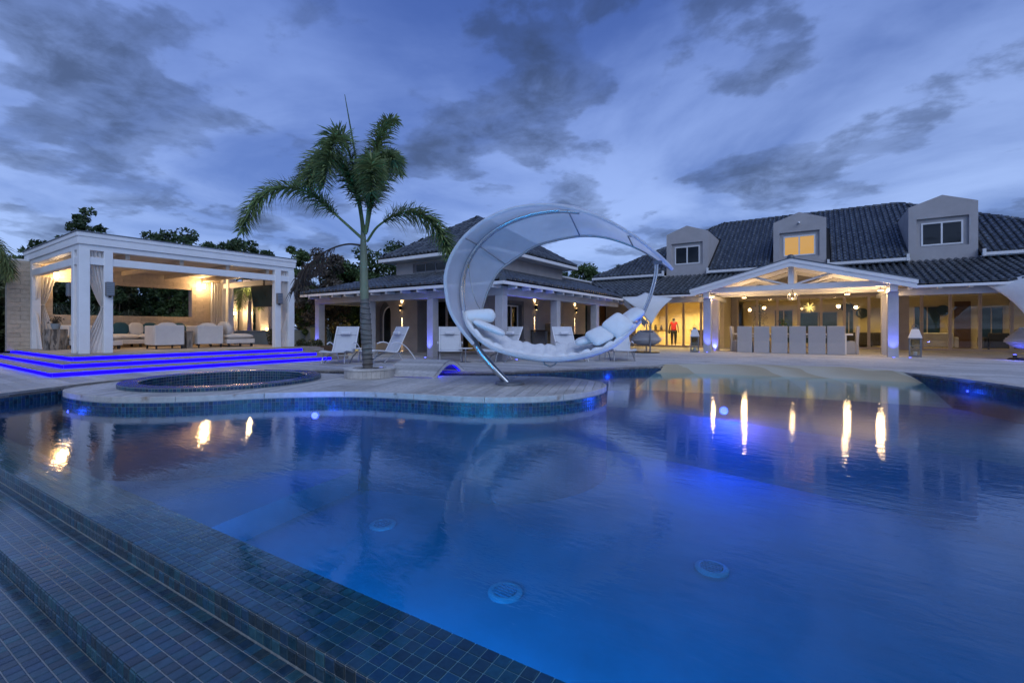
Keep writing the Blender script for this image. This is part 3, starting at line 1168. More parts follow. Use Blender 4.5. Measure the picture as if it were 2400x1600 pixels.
def curtain(p0, p1, z0, z1, tie, side, label, folds=7, flare=1.0):
    """hangs between p0 and p1; gathered towards p0 (side 0) or p1 at height tie"""
    P0, P1 = np.array(p0, float), np.array(p1, float)
    d = P1 - P0
    L_ = np.linalg.norm(d)
    d = d / L_
    nn = np.array((-d[1], d[0]))
    rows_ = []
    nz, nu = 26, folds * 6
    for j in range(nz + 1):
        z = z1 + (z0 - z1) * j / nz
        if tie:
            q = abs(z - tie) / ((z1 - tie) if z > tie else (tie - z0))
            wd = 0.26 + 0.74 * min(1, q) ** (0.75 if z > tie else 1.1) * (1.0 if z > tie else flare)
        else:
            wd = 1.0
        r_ = []
        for k in range(nu + 1):
            u = k / nu
            uu = (u * wd) if side == 0 else (1 - (1 - u) * wd)
            am = 0.035 * (0.6 + 0.5 * math.sin(3.1 * u + j * .07))
            p = P0 + d * uu * L_ + nn * am * math.sin(2 * math.pi * folds * u + 0.5 * math.sin(j * 0.2))
            r_.append((p[0], p[1], z))
        rows_.append(r_)
    c = thing('curtain', label, 'curtain', (p0[0], p0[1], z0), group=CURT)
    MB().rows(rows_).build('drape', 'curtain', c, smooth=True, recalc=False, ang=80)
    if tie:
        u0 = P0 if side == 0 else P1 - d * 0.26 * L_
        u1 = P0 + d * 0.26 * L_ if side == 0 else P1
        ring = [(*(u0 - nn * 0.045), tie), (*(u1 - nn * 0.045), tie - 0.01), (*(u1 + nn * 0.045), tie), (*(u0 + nn * 0.045), tie + 0.01)]
        MB().tube(ring, 0.012, 6, closed=True).build('tieback', 'cream_fabric', c)
    return c


curtain((PX - 0.12, 3.42), (PX - 0.12, 4.0), FZ + 0.01, 2.97, 1.55, 1, 'white curtain tied back between the two front corner posts, left of the speaker', flare=1.15)
curtain((PX - 0.42, 3.50), (PX - 0.98, 3.50), FZ + 0.01, 2.97, 1.5, 0, 'white curtain spreading at the floor behind the near corner post', flare=1.25)
curtain((-19.75, 3.50), (-20.22, 3.50), FZ + 0.01, 2.62, 1.75, 1, 'white curtain at the far left pavilion corner', flare=1.9, folds=5)
curtain((-20.12, 3.60), (-20.12, 3.95), FZ + 0.01, 2.62, 1.75, 0, 'sandy lit curtain against the left end of the stone wall', folds=4, flare=1.5)
curtain((PX - 0.12, 8.36), (PX - 0.12, 8.95), FZ + 0.01, 2.97, 1.5, 1, 'white curtain between the two right-hand front posts', flare=1.0)
curtain((-20.05, 8.35), (-20.05, 8.80), FZ + 0.01, 2.84, None, 0, 'straight curtain hanging in the back right corner by the wall lamp', folds=5)
curtain((-19.9, 8.86), (-19.2, 8.86), FZ + 0.01, 2.84, 1.5, 0, 'cream curtain drawn diagonally on the open right side of the pavilion', flare=0.9)

# grey box loudspeakers on the posts
for x, y, rz, lb in ((PX - 0.95, 3.43, 0.0, 'grey outdoor speaker hung on the side post, beside the left window corner'),
                     (PX + 0.06, 3.97, math.pi / 2, 'grey box speaker on the front of the second post from the left'),
                     (PX + 0.06, 8.42, math.pi / 2, 'grey box speaker on the right-hand front post of the pavilion')):
    sp_ = thing('wall_speaker', lb, 'speaker', (x, y, 2.0), rz, group='speakers on the pavilion posts')
    c_, s_ = math.cos(rz), math.sin(rz)
    MB().obox((x, y, 2.02), (0.17, 0.12, 0.36), rz).build('cabinet', 'grey_metal', sp_, bevel=0.012)
    for k in range(6):
        z = 1.89 + k * 0.05
        MB().obox((x + s_ * 0.063, y - c_ * 0.063, z), (0.145, 0.008, 0.03), rz).build('grille_bar', 'steel_dull', sp_)
    MB().obox((x - s_ * 0.0 + c_ * 0.0, y, 1.82), (0.05, 0.05, 0.04), rz).build('bracket', 'dark_metal', sp_)

# lamps inside
for y, lb, wt in ((8.16, 'glowing wall lamp high in the right corner of the stone wall', 38), (3.95, 'glowing wall lamp behind the curtain at the left end of the stone wall', 18)):
    l_ = thing('wall_lamp', lb, 'wall lamp', (PB, y, 2.72), group='lamps on the pavilion wall')
    MB().box(PB + 0.01, PB + 0.04, y - 0.05, y + 0.05, 2.72, 2.86).build('back_plate', 'steel_dull', l_)
    MB().lathe([(0.05, 0), (0.062, 0.05), (0.062, 0.16), (0.05, 0.2)], (PB + 0.11, y, 2.58), 16).build('shade', 'bulb_warm', l_, smooth=True)
    MB().tube([(PB + 0.03, y, 2.80), (PB + 0.11, y, 2.80)], 0.012).build('arm', 'steel_dull', l_)
    point(l_, (PB + 0.26, y + (-0.05 if y > 5 else 0.12), 2.66), WARM, wt, 0.12)
for x, y, lb in ((-18.6, 4.9, 'left rear'), (-16.6, 4.2, 'left front'), (-18.6, 7.0, 'right rear'), (-16.6, 7.6, 'right front')):
    l_ = thing('ceiling_spot', 'small warm downlight recessed in the pavilion ceiling, %s one' % lb, 'downlight', (x, y, 2.97), group='pavilion ceiling downlights')
    MB().lathe([(0.07, -0.012), (0.07, 0.0), (0.045, 0.0)], (x, y, 2.983), 16).build('ring', 'white_paint', l_)
    MB().lathe([(0.042, -0.006), (0.042, -0.002)], (x, y, 2.983), 16).build('lens', 'bulb_warm', l_)
    spot(l_, (x, y, 2.95), (0, 0, -1), WARM, 28, 140, 0.9, 0.03)

# ------------------------------------------------------------ seating
SOFA = 'lounge seats in the pavilion'


def armchair(x, y, wid, dep, label, rz=0.0):
    """boxy club chair, back towards +X"""
    t = thing('armchair', label, 'armchair', (x, y, FZ), rz, group=SOFA)
    inv = INV[t.name]
    INV[t.name] = Matrix.Identity(4)
    MB().box(-0.12, 0, -wid / 2, wid / 2, 0.12, 0.74).build('backrest', 'cream_fabric', t, bevel=0.03)
    for s in (-1, 1):
        y0, y1 = (-wid / 2, -wid / 2 + 0.14) if s < 0 else (wid / 2 - 0.14, wid / 2)
        MB().box(-dep, -0.122, y0, y1, 0.12, 0.72).build('armrest', 'cream_fabric', t, bevel=0.03)
    MB().box(-dep + 0.01, -0.122, -wid / 2 + 0.142, wid / 2 - 0.142, 0.13, 0.30).build('seat_base', 'cream_fabric', t, bevel=0.02)
    xform(cushion_mesh(dep - 0.16, wid - 0.29, 0.22, 0.3), (-dep / 2 - 0.06, 0, 0.40)).build('seat_cushion', 'cream_fabric', t, smooth=True)
    xform(cushion_mesh(0.26, wid - 0.22, 0.46, 0.35), (-0.22, 0, 0.60)).build('back_cushion', 'cream_fabric', t, smooth=True)
    for a in (-dep + 0.06, -0.06):
        for b in (-wid / 2 + 0.06, wid / 2 - 0.06):
            MB().box(a - 0.02, a + 0.02, b - 0.02, b + 0.02, 0.0, 0.119).build('leg', 'dark_metal', t)
    INV[t.name] = inv
    return t


armchair(-16.62, 5.80, 0.78, 0.85, 'cream club chair with its back to the pool, left of the pair')
armchair(-16.72, 6.98, 0.78, 0.85, 'cream club chair with its back to the pool, right of the pair')


def sofa(x0, x1, y0, y1, back, label, name='sofa', arms=()):
    t = thing(name, label, 'sofa', ((x0 + x1) / 2, (y0 + y1) / 2, FZ), group=SOFA)
    z = FZ
    MB().box(x0, x1, y0, y1, z + 0.12, z + 0.27).build('base', 'cream_fabric', t, bevel=0.02)
    ny = max(1, round((y1 - y0) / 0.85)) if back in 'xX' else 1
    nx = max(1, round((x1 - x0) / 0.85)) if back in 'yY' else 1
    bx0 = x0 + (0.2 if back == 'x' else 0)
    by0, by1 = y0 + (0.2 if back == 'y' else 0), y1 - (0.2 if back == 'Y' else 0)
    for i in range(nx):
        for j in range(ny):
            a, b = bx0 + (x1 - bx0) * i / nx, bx0 + (x1 - bx0) * (i + 1) / nx
            c, d = by0 + (by1 - by0) * j / ny, by0 + (by1 - by0) * (j + 1) / ny
            xform(cushion_mesh(b - a - 0.01, d - c - 0.01, 0.2, 0.22, 20), ((a + b) / 2, (c + d) / 2, z + 0.36)).build('seat_cushion', 'cream_fabric', t, smooth=True)
    if back == 'x':
        MB().box(x0, x0 + 0.18, y0, y1, z + 0.272, z + 0.74).build('backrest', 'cream_fabric', t, bevel=0.03)
    elif back == 'y':
        MB().box(x0, x1, y0, y0 + 0.18, z + 0.272, z + 0.72).build('backrest', 'cream_fabric', t, bevel=0.03)
    elif back == 'Y':
        MB().box(x0, x1, y1 - 0.18, y1, z + 0.272, z + 0.72).build('backrest', 'cream_fabric', t, bevel=0.03)
    for a in (x0 + 0.08, x1 - 0.08):
        for b in (y0 + 0.08, (y0 + y1) / 2, y1 - 0.08):
            MB().box(a - 0.03, a + 0.03, b - 0.03, b + 0.03, z, z + 0.119).build('leg', 'dark_metal', t)
    return t


sofa(-19.95, -19.0, 4.0, 7.6, 'x', 'long cream sofa along the stone wall under the opening')
sofa(-18.95, -17.7, 4.0, 4.95, 'y', 'cream sofa arm of the corner group at the left, seen end-on')
sofa(-19.2, -16.75, 7.50, 8.42, '', 'cream daybed with one big back cushion at the right end of the pavilion', name='daybed')
CU = 'cushions along the pavilion sofa'
for k, (y, m_, lb) in enumerate(((5.0, 'cream_fabric', 'cream cushion left of the first dark blue one on the long sofa'), (5.40, 'teal_fabric', 'dark teal cushion between two cream ones on the long sofa'),
                                 (5.82, 'cream_fabric', 'cream cushion between the two dark teal ones'), (6.22, 'teal_fabric', 'dark teal cushion half hidden behind the left club chair'),
                                 (7.1, 'teal_fabric', 'sliver of a dark teal cushion seen between the club chairs'))):
    c_ = xform(cushion_mesh(0.17, 0.46, 0.46, 0.5), (-19.55, y, FZ + 0.62), 0.08 * (-1) ** k, 0, -0.22).build('cushion', m_, smooth=True)
    tag(c_, lb, 'cushion', CU)
c_ = xform(cushion_mesh(0.75, 0.22, 0.50, 0.45), (-17.2, 7.62, FZ + 0.64), 0.0, 0.15, 0.0).build('cushion', 'cream_fabric', smooth=True)
tag(c_, 'big cream back cushion standing on the daybed', 'cushion', CU)
MB()
ar = MB().box(-16.98, -16.80, 8.05, 8.40, FZ + 0.30, FZ + 0.62)

# stump table, plant, blocks, umbrella pole
st = thing('stump_table', 'driftwood stump table by the stone wall, carrying a pot plant', 'side table', (-19.0, 3.72, FZ))
prof = [(0.235 + 0.02 * math.sin(k * 1.7), 0.62 * k / 8) for k in range(9)]
MB().lathe(prof, (-19.0, 3.72, FZ), 14).build('stump', 'driftwood', st, smooth=True)
for k in range(7):
    t = k * 0.9
    MB().tube([(-19.0 + 0.235 * math.cos(t), 3.72 + 0.235 * math.sin(t), FZ + 0.01), (-19.0 + 0.245 * math.cos(t + .2), 3.72 + 0.245 * math.sin(t + .2), FZ + 0.61)], 0.03, 6).build('branch', 'driftwood', st)
pp = thing('pot_plant', 'small reddish plant in a pale pot on the stump table', 'plant', (-19.0, 3.72, FZ + 0.62))
MB().lathe([(0.09, 0), (0.12, 0.16), (0.11, 0.16), (0.10, 0.14)], (-19.0, 3.72, FZ + 0.622), 16).build('pot', 'garden_wall', pp, smooth=True)
b = MB()
for k in range(120):
    t, r_, h_ = random.uniform(0, 6.28), random.uniform(0, 0.17), random.uniform(0.15, 0.36)
    c = Vector((-19.0 + r_ * math.cos(t), 3.72 + r_ * math.sin(t), FZ + 0.62 + h_))
    d = Vector((random.uniform(-1, 1), random.uniform(-1, 1), random.uniform(0, 1))).normalized() * 0.05
    e = Vector((random.uniform(-1, 1), random.uniform(-1, 1), 0)).normalized() * 0.022
    b.add([c - d, c + e, c + d, c - e], [(0, 1, 2, 3)])
b.build('foliage', 'leaf_brown', pp, recalc=False)
tag(MB().tube([(-17.35, 3.98, FZ + 0.03), (-17.05, 4.35, FZ + 0.85)], [0.035, 0.03], 10).build('furled_parasol', 'wood_pale', smooth=True), 'pale furled parasol leaning by the corner sofa', 'parasol')
tg = thing('block_table', 'small wooden side table between the two club chairs', 'side table', (-16.9, 6.36, FZ))
MB().box(-17.1, -16.7, 6.25, 6.47, FZ + 0.50, FZ + 0.56).build('top', 'driftwood', tg, bevel=0.008)
for a in (-17.06, -16.74):
    MB().box(a - 0.04, a + 0.04, 6.28, 6.44, FZ, FZ + 0.499).build('leg', 'driftwood', tg)

# dark television hung beside the right-hand posts
tv = thing('outdoor_screen', 'dark wall screen hung tilted inside the right end of the pavilion', 'screen', (-16.9, 8.72, 2.3))
MB().obox((-16.75, 8.70, 2.18), (1.25, 0.07, 0.78), R(4), R(8)).build('case', 'black', tv, bevel=0.012)
MB().obox((-16.752, 8.658, 2.176), (1.19, 0.006, 0.72), R(4), R(8)).build('glass', 'night_window', tv)
MB().tube([(-16.75, 8.74, 2.55), (-16.75, 8.74, 2.98)], 0.03).build('hanger', 'dark_metal', tv)

# colonnade and pergola beyond the right end of the pavilion
COLN = 'lit columns beyond the pavilion'
for k, (y0, y1, lb) in enumerate(((9.84, 10.29, 'broad lit column with a wall lamp beyond the pavilion, leftmost'),
                                  (10.52, 10.98, 'lit column behind the blue-lit palm stem beyond the pavilion'),
                                  (11.30, 11.72, 'rightmost lit column beyond the pavilion, half behind leaves'))):
    t = thing('garden_column', lb, 'column', (-22.2, (y0 + y1) / 2, 0), group=COLN)
    MB().box(-22.42, -22.0, y0, y1, -0.05, 2.58).build('shaft', 'stucco_warm', t, bevel=0.01)
    MB().box(-22.46, -21.96, y0 - 0.04, y1 + 0.04, 2.582, 2.68).build('capital', 'stucco_warm', t, bevel=0.01)
    ly = (y0 + y1) / 2 + 0.05
    lp = thing('column_lamp', ('wall lamp on the leftmost lit column', 'wall lamp on the middle lit column', 'low wall lamp on the rightmost lit column')[k] + ' beyond the pavilion', 'wall lamp', (-21.95, ly, 1.6), group='lamps on the garden columns')
    zl = 1.62 if k < 2 else 0.9
    MB().box(-21.998, -21.97, ly - 0.03, ly + 0.03, zl - 0.12, zl + 0.05).build('back_plate', 'dark_metal', lp)
    MB().lathe([(0.03, 0), (0.055, 0.04), (0.055, 0.15)], (-21.9, ly, zl), 12).build('shade', 'bulb_warm', lp)
    point(lp, (-21.72, ly, zl + 0.08), WARM, 26 if k < 2 else 14, 0.08)
pg = thing('pergola', 'beige pergola beam on posts beyond the open right side of the pavilion', 'pergola', (-20, 10.4, 0))
MB().box(-23.2, -18.9, 10.15, 10.32, 2.72, 2.98).build('beam', 'stucco_warm', pg, bevel=0.01)
MB().box(-23.2, -21.9, 9.7, 12.2, 2.69, 2.718).build('lintel', 'stucco_warm', pg)
for k in range(5):
    MB().box(-23.1 + k * 0.9, -22.98 + k * 0.9, 9.7, 11.6, 2.985, 3.08).build('rafter', 'stucco_warm', pg)
MB().box(-19.1, -18.9, 10.15, 10.32, -0.05, 2.719).build('post', 'stucco_warm', pg)
lp = thing('beam_lamp', 'bright lamp washing the pergola beam beyond the pavilion', 'wall lamp', (-20.2, 10.1, 2.8))
MB().lathe([(0.04, 0), (0.05, 0.05), (0.03, 0.08)], (-20.2, 10.08, 2.64), 12).build('shade', 'bulb_warm', lp)
MB().tube([(-20.2, 10.149, 2.70), (-20.2, 10.08, 2.70)], 0.012).build('arm', 'dark_metal', lp)
point(lp, (-20.2, 9.93, 2.76), WARM, 16, 0.05)
# low garden walls
for x0, x1, y0, y1, z1, lb in ((-20.5, -20.2, 9.3, 13.6, 0.86, 'low blue-grey garden wall right of the pavilion'), (-24.5, -20.9, 2.5, 2.8, 0.82, 'low blue-grey garden wall left of the pavilion'),
                               (-24.5, -24.2, -3, 2.5, 0.82, 'low grey garden wall at the far left edge')):
    wl_ = thing('garden_wall', lb, 'wall', ((x0 + x1) / 2, (y0 + y1) / 2, 0), group='low garden walls')
    MB().box(x0, x1, y0, y1, -0.1, z1).build('wall', 'garden_wall', wl_)
    MB().box(x0 - 0.03, x1 + 0.03, y0 - 0.03, y1 + 0.03, z1 + 0.001, z1 + 0.06).build('coping', 'garden_wall', wl_, bevel=0.01)
gp = thing('gate_pier', 'square grey gate pier with pointed cap beside the low garden wall', 'pier', (-20.0, 12.75, 0))
MB().box(-20.19, -19.79, 12.5, 12.95, -0.1, 1.05).build('shaft', 'garden_wall', gp)
MB().add([(-20.24, 12.45, 1.052), (-19.74, 12.45, 1.052), (-19.74, 13.0, 1.052), (-20.24, 13.0, 1.052), (-19.99, 12.72, 1.24)], [(0, 1, 4), (1, 2, 4), (2, 3, 4), (3, 0, 4), (3, 2, 1, 0)]).build('cap', 'garden_wall', gp)
wbx = thing('planter_box', 'long brown timber planter box between the steps and the sun loungers', 'planter', (-16.5, 10.2, 0))
for k in range(3):
    MB().box(-15.4, -15.36, 9.1, 11.3, 0.02 + k * 0.115, 0.13 + k * 0.115).build('board', 'wood_brown', wbx)
    MB().box(-15.4, -16.6, 9.06, 9.098, 0.02 + k * 0.115, 0.13 + k * 0.115).build('board', 'wood_brown', wbx)
MB().box(-16.6, -15.41, 9.11, 11.3, 0.0, 0.30).build('soil', 'soil', wbx)

# =================================================================== HOUSES
def barrel_proto(w=0.215, l=0.38, h=0.092, n=6):
    v, f = [], []
    for j, (y, s, lift) in enumerate(((0.0, 1.0, 0.016), (l, 0.92, 0.0))):
        for k in range(n + 1):
            t = math.pi * k / n
            v.append((-w * 0.34 * s * math.cos(t), y, lift + h * s * math.sin(t)))
    for k in range(n):
        f.append((k, k + 1, n + 2 + k, n + 1 + k))
    f.append(tuple(range(n, -1, -1)))
    o = len(v)
    v += [(w * 0.30, 0, 0.020), (w * 0.70, 0, 0.020), (w * 0.70, l, 0.0), (w * 0.30, l, 0.0)]
    f.append((o, o + 1, o + 2, o + 3))
    return v, f


TW, TL = 0.22, 0.335


def roof_mats(o, U, V, inside, umax, vmax, umin=0.0):
    o, U, V = np.array(o, float), np.array(U, float), np.array(V, float)
    U /= np.linalg.norm(U)
    V /= np.linalg.norm(V)
    N = np.cross(U, V)
    res = []
    v = -0.04
    r_ = 0
    while v < vmax - 0.1:
        u = umin + TW / 2
        while u < umax:
            if inside(u, v + 0.17):
                m = np.eye(4)
                j = RNG.normal(0, 0.003, 3)
                m[:3, 0], m[:3, 1], m[:3, 2] = U, V, N
                m[:3, 3] = o + U * (u + j[0]) + V * (v + j[1]) + N * (0.012 + abs(j[2]) * 0.5)
                res.append(m)
            u += TW
        v += TL
        r_ += 1
    return res


def ridge(parent, a, b, nm='ridge_cap'):
    A, B = Vector(a), Vector(b)
    n = max(1, int((B - A).length / 0.34))
    bm_ = MB()
    for k in range(n):
        p, q = A.lerp(B, k / n), A.lerp(B, (k + 1) / n)
        q = q + (q - p) * 0.12
        bm_.tube([p + Vector((0, 0, .045)), q + Vector((0, 0, .025))], [0.11, 0.09], 10)
    return bm_.build(nm, 'roof_tile', parent, kind='stuff')


def sheet(parent, pts, m, name, th=0.0):
    b_ = MB().add(pts, [tuple(range(len(pts)))])
    return b_.build(name, m, parent, recalc=False, solid=th)


def window_unit(parent, x0, x1, y, z0, z1, pane, mull=1, fw_=0.05, fm='white_paint', axis='y', dep=0.05):
    """framed window as a part, each pane a sub-part; axis y: looks to -Y, axis x: looks to +X"""
    f_ = MB()
    bars = [(x0, x1, z0, z0 + fw_), (x0, x1, z1 - fw_, z1), (x0, x0 + fw_, z0 + fw_, z1 - fw_), (x1 - fw_, x1, z0 + fw_, z1 - fw_)]
    for k in range(mull):
        c = x0 + (x1 - x0) * (k + 1) / (mull + 1)
        bars.append((c - fw_ * 0.45, c + fw_ * 0.45, z0 + fw_, z1 - fw_))
    for a, b, c, d in bars:
        if axis == 'y':
            f_.box(a, b, y - dep, y, c, d)
        else:
            f_.box(y, y + dep, a, b, c, d)
    fo = f_.build('window', fm, parent)
    for k in range(mull + 1):
        a = x0 + fw_ + (x1 - x0 - 2 * fw_) * k / (mull + 1) + 0.004
        b = x0 + fw_ + (x1 - x0 - 2 * fw_) * (k + 1) / (mull + 1) - 0.004
        if axis == 'y':
            MB().box(a, b, y - dep * 0.45, y - dep * 0.35, z0 + fw_, z1 - fw_).build('pane', pane, fo)
        else:
            MB().box(y + dep * 0.35, y + dep * 0.45, a, b, z0 + fw_, z1 - fw_).build('pane', pane, fo)
    return fo


# ------------------------------------------------------------ main house
HX0, HX1 = -10.3, 11.0
house = thing('main_house', 'long villa with dark tiled roof, three dormers and glazed veranda, right side', 'house', (0, 25, 0))
YF, YE, ZE, YR, ZR = 25.0, 24.6, 3.90, 30.67, 7.42
DX = (-5.70, -0.70, 4.20)
DW = 1.04
# upper wall, side walls, ceiling over the rooms
MB().box(HX0, HX1, YF + 0.002, YF + 0.24, 2.72, 3.86).build('upper_wall', 'stucco', house)
MB().box(HX0 + 0.3, HX1, YF + 0.25, 36.5, 2.72, 2.82).build('ceiling_slab', 'white_paint', house)
MB().box(HX0, HX0 + 0.25, YF + 0.25, 36.5, -0.05, 3.9).build('side_wall', 'stucco', house)
MB().box(HX1 - 0.25, HX1, YF + 0.25, 36.5, -0.05, 3.9).build('side_wall', 'stucco', house)
MB().box(HX0, HX1, 36.5, 36.74, -0.05, 3.9).build('rear_wall', 'stucco', house)
sl_ = (ZR - ZE) / (YR - YE)
rl, rr_ = -4.81, 3.47
e0, e1 = -10.75, 9.6
zq = ZE + (YF + 0.3 - YE) * sl_
tq = (YF + 0.3 - YE) / (YR - YE)
sheet(house, [(e0 + (rl - e0) * tq, YF + 0.3, zq), (e1 + (rr_ - e1) * tq, YF + 0.3, zq), (rr_, YR, ZR), (rl, YR, ZR)], 'roof_base', 'roof_deck', 0.05)
_xs = [e0] + [c + s_ * (DW + 0.0) for c in DX for s_ in (-1, 1)] + [e1]
for k in range(0, 8, 2):
    a, b = _xs[k], _xs[k + 1]
    a2 = e0 + (rl - e0) * tq if k == 0 else a
    b2 = e1 + (rr_ - e1) * tq if k == 6 else b
    sheet(house, [(a, YE, ZE), (b, YE, ZE), (b2, YF + 0.3, zq), (a2, YF + 0.3, zq)], 'roof_base', 'roof_deck', 0.05)
sheet(house, [(e0, 36.74, ZE), (e0, YE, ZE), (rl, YR, ZR)], 'roof_base', 'roof_deck', 0.05)
sheet(house, [(e1, YE, ZE), (e1, 36.74, ZE), (rr_, YR, ZR)], 'roof_base', 'roof_deck', 0.05)
sheet(house, [(e1, 36.74, ZE), (e0, 36.74, ZE), (rl, YR, ZR), (rr_, YR, ZR)], 'roof_base', 'roof_deck', 0.05)
HM = []
vlen = math.hypot(YR - YE, ZR - ZE)


def in_front(u, v):
    x = e0 + u
    t = v / vlen
    if x < e0 + (rl - e0) * t - 0.02 or x > e1 + (rr_ - e1) * t + 0.02:
        return False
    y, z = YE + (YR - YE) * t, ZE + (ZR - ZE) * t
    for c in DX:            # the dormers cut through the slope
        if abs(x - c) < DW + 0.10:
            top = 6.06 + 0.37 * max(0, 1 - abs(x - c) / DW)
            if z < top + 0.03:
                return False
    return t < 0.985


HM += roof_mats((e0, YE, ZE + 0.03), (1, 0, 0), (0, YR - YE, ZR - ZE), in_front, e1 - e0, vlen)
HM += roof_mats((e0, 36.74, ZE + 0.03), (0, -1, 0), (rl - e0, 0, ZR - ZE), lambda u, v: abs(u - 6.07) < 6.07 * (1 - v / math.hypot(rl - e0, ZR - ZE)), 12.14, math.hypot(rl - e0, ZR - ZE))
HM += roof_mats((e1, YE, ZE + 0.03), (0, 1, 0), (rr_ - e1, 0, ZR - ZE), lambda u, v: abs(u - 6.07) < 6.07 * (1 - v / math.hypot(rr_ - e1, ZR - ZE)), 12.14, math.hypot(rr_ - e1, ZR - ZE))
for a, b in (((e0, YE, ZE), (rl, YR, ZR)), ((rl, YR, ZR), (rr_, YR, ZR)), ((e1, YE, ZE), (rr_, YR, ZR))):
    ridge(house, a, b)
# dormers
for i, c in enumerate(DX):
    d = MB()
    zb, zs, zp = 3.55, 6.03, 6.41
    w0, w1, wz0, wz1_ = c - 0.785, c + 0.785, 4.33, 5.51
    th = 0.24
    for pl in ([(c - DW, zb), (c + DW, zb), (c + DW, wz0), (c - DW, wz0)], [(c - DW, wz0), (w0, wz0), (w0, wz1_), (c - DW, wz1_)],
               [(w1, wz0), (c + DW, wz0), (c + DW, wz1_), (w1, wz1_)], [(c - DW, wz1_), (c + DW, wz1_), (c + DW, zs), (c, zp), (c - DW, zs)]):
        d.prism(pl, YF - 0.01, YF + th, 'y')
    dm = d.build('dormer', 'stucco', house)
    for s in (-1, 1):
        a, b = (c - DW, c - DW + 0.15) if s < 0 else (c + DW - 0.15, c + DW)
        MB().prism([(YF + th + .002, 3.3), (YF + 3.9, 3.3), (YF + 3.9, 6.03), (YF + th + .002, 6.03)], a, b, 'x').build('cheek_wall', 'stucco', dm)
    MB().prism([(c - DW + .001, 6.035), (c + DW - .001, 6.035), (c, 6.40)], YF + th + .002, YF + 4.3, 'y').build('dormer_roof', 'stucco', dm)
    # stepped recess behind the opening, then the window
    rc = MB()
    for a, b, z0, z1 in ((w0, c - 0.63, wz0, wz1_), (c + 0.63, w1, wz0, wz1_), (c - 0.63, c + 0.63, wz0, 4.40), (c - 0.63, c + 0.63, 5.34, wz1_)):
        rc.box(a, b, YF + 0.10, YF + th - 0.002, z0, z1)
    rc.build('window_surround', 'stucco', dm)
    fo = MB()
    for a, b, z0, z1 in ((c - 0.63, c + 0.63, 4.40, 4.455), (c - 0.63, c + 0.63, 5.285, 5.34), (c - 0.63, c - 0.575, 4.455, 5.285), (c + 0.575, c + 0.63, 4.455, 5.285), (c - 0.028, c + 0.028, 4.455, 5.285)):
        fo.box(a, b, YF + 0.07, YF + 0.15, z0, z1)
    fo.build('window_frame', 'white_paint', dm)
    for s in (-1, 1):
        a, b = (c - 0.573, c - 0.03) if s < 0 else (c + 0.03, c + 0.573)
        MB().box(a, b, YF + 0.10, YF + 0.108, 4.457, 5.283).build('pane', 'pane_glass' if i == 1 else 'dark_glass', dm)
    MB().box(c - 0.58, c + 0.58, YF + 0.16, YF + 0.17, 4.45, 5.29).build('blind', 'glow_cloth' if i == 1 else 'night_window', dm)  # middle blind glows by its own material in place of room light
    MB().box(c - DW + 0.16, c + DW - 0.16, YF + 0.60, YF + 0.62, 3.6, 6.0).build('dormer_back', 'black', dm)
    MB().box(c - DW - 0.03, c + DW + 0.03, YF - 0.03, YF - 0.012, 3.60, 3.70).build('flashing', 'stucco', dm)
# gutters between the dormers
cuts = [(e0, DX[0] - DW - 0.01), (DX[0] + DW + 0.01, DX[1] - DW - 0.01), (DX[1] + DW + 0.01, DX[2] - DW - 0.01), (DX[2] + DW + 0.01, e1)]
for a, b in cuts:
    gt = MB().box(a, b, YE - 0.10, YE - 0.02, ZE - 0.10, ZE + 0.02)
    gt.build('gutter', 'white_paint', house, bevel=0.01)
    MB().box(a + 0.02, b - 0.02, YE - 0.02, YF - 0.0, ZE - 0.13, ZE - 0.07).build('soffit', 'white_paint', house)
for k, c in enumerate(DX):
    for s in (-1, 1):
        x = c + s * (DW + 0.07)
        MB().box(x - 0.045, x + 0.045, YE - 0.12, YE - 0.0, ZE - 0.12, ZE + 0.16).build('gutter_end', 'white_paint', house)
MB().box(e0 - 0.10, e0 - 0.02, YE - 0.1, 36.7, ZE - 0.10, ZE + 0.02).build('gutter', 'white_paint', house)
# veranda roof
VY0, VZ0, VY1, VZ1 = 21.2, 2.52, 25.0, 3.72
vs_len = math.hypot(VY1 - VY0, VZ1 - VZ0)
sheet(house, [(-7.85, VY0, VZ0), (-4.43, VY0, VZ0), (-4.43, VY1, VZ1), (-11.6, VY1, VZ1)], 'roof_base', 'veranda_roof', 0.05)
sheet(house, [(2.75, VY0, VZ0), (HX1, VY0, VZ0), (HX1, VY1, VZ1), (2.75, VY1, VZ1)], 'roof_base', 'veranda_roof', 0.05)
sheet(house, [(-4.43, 21.55, 2.63), (-0.84, 24.68, 3.62), (-0.84, VY1, VZ1), (-4.43, VY1, VZ1)], 'roof_base', 'veranda_roof', 0.05)
sheet(house, [(2.75, 21.55, 2.63), (-0.84, 24.68, 3.62), (-0.84, VY1, VZ1), (2.75, VY1, VZ1)], 'roof_base', 'veranda_roof', 0.05)
GC, GH = -0.84, 3.62          # portico gable: middle and half width


def in_ver(u, v):
    x = -12 + u
    y = VY0 + (VY1 - VY0) * v / vs_len
    z = VZ0 + (VZ1 - VZ0) * v / vs_len
    if x < -7.85 - (y - VY0) * 1.0:
        return False
    if 3.62 - 0.278 * abs(x - GC) > z - 0.02 and abs(x - GC) < GH:
        return False
    return x < HX1 and v < vs_len + 0.1


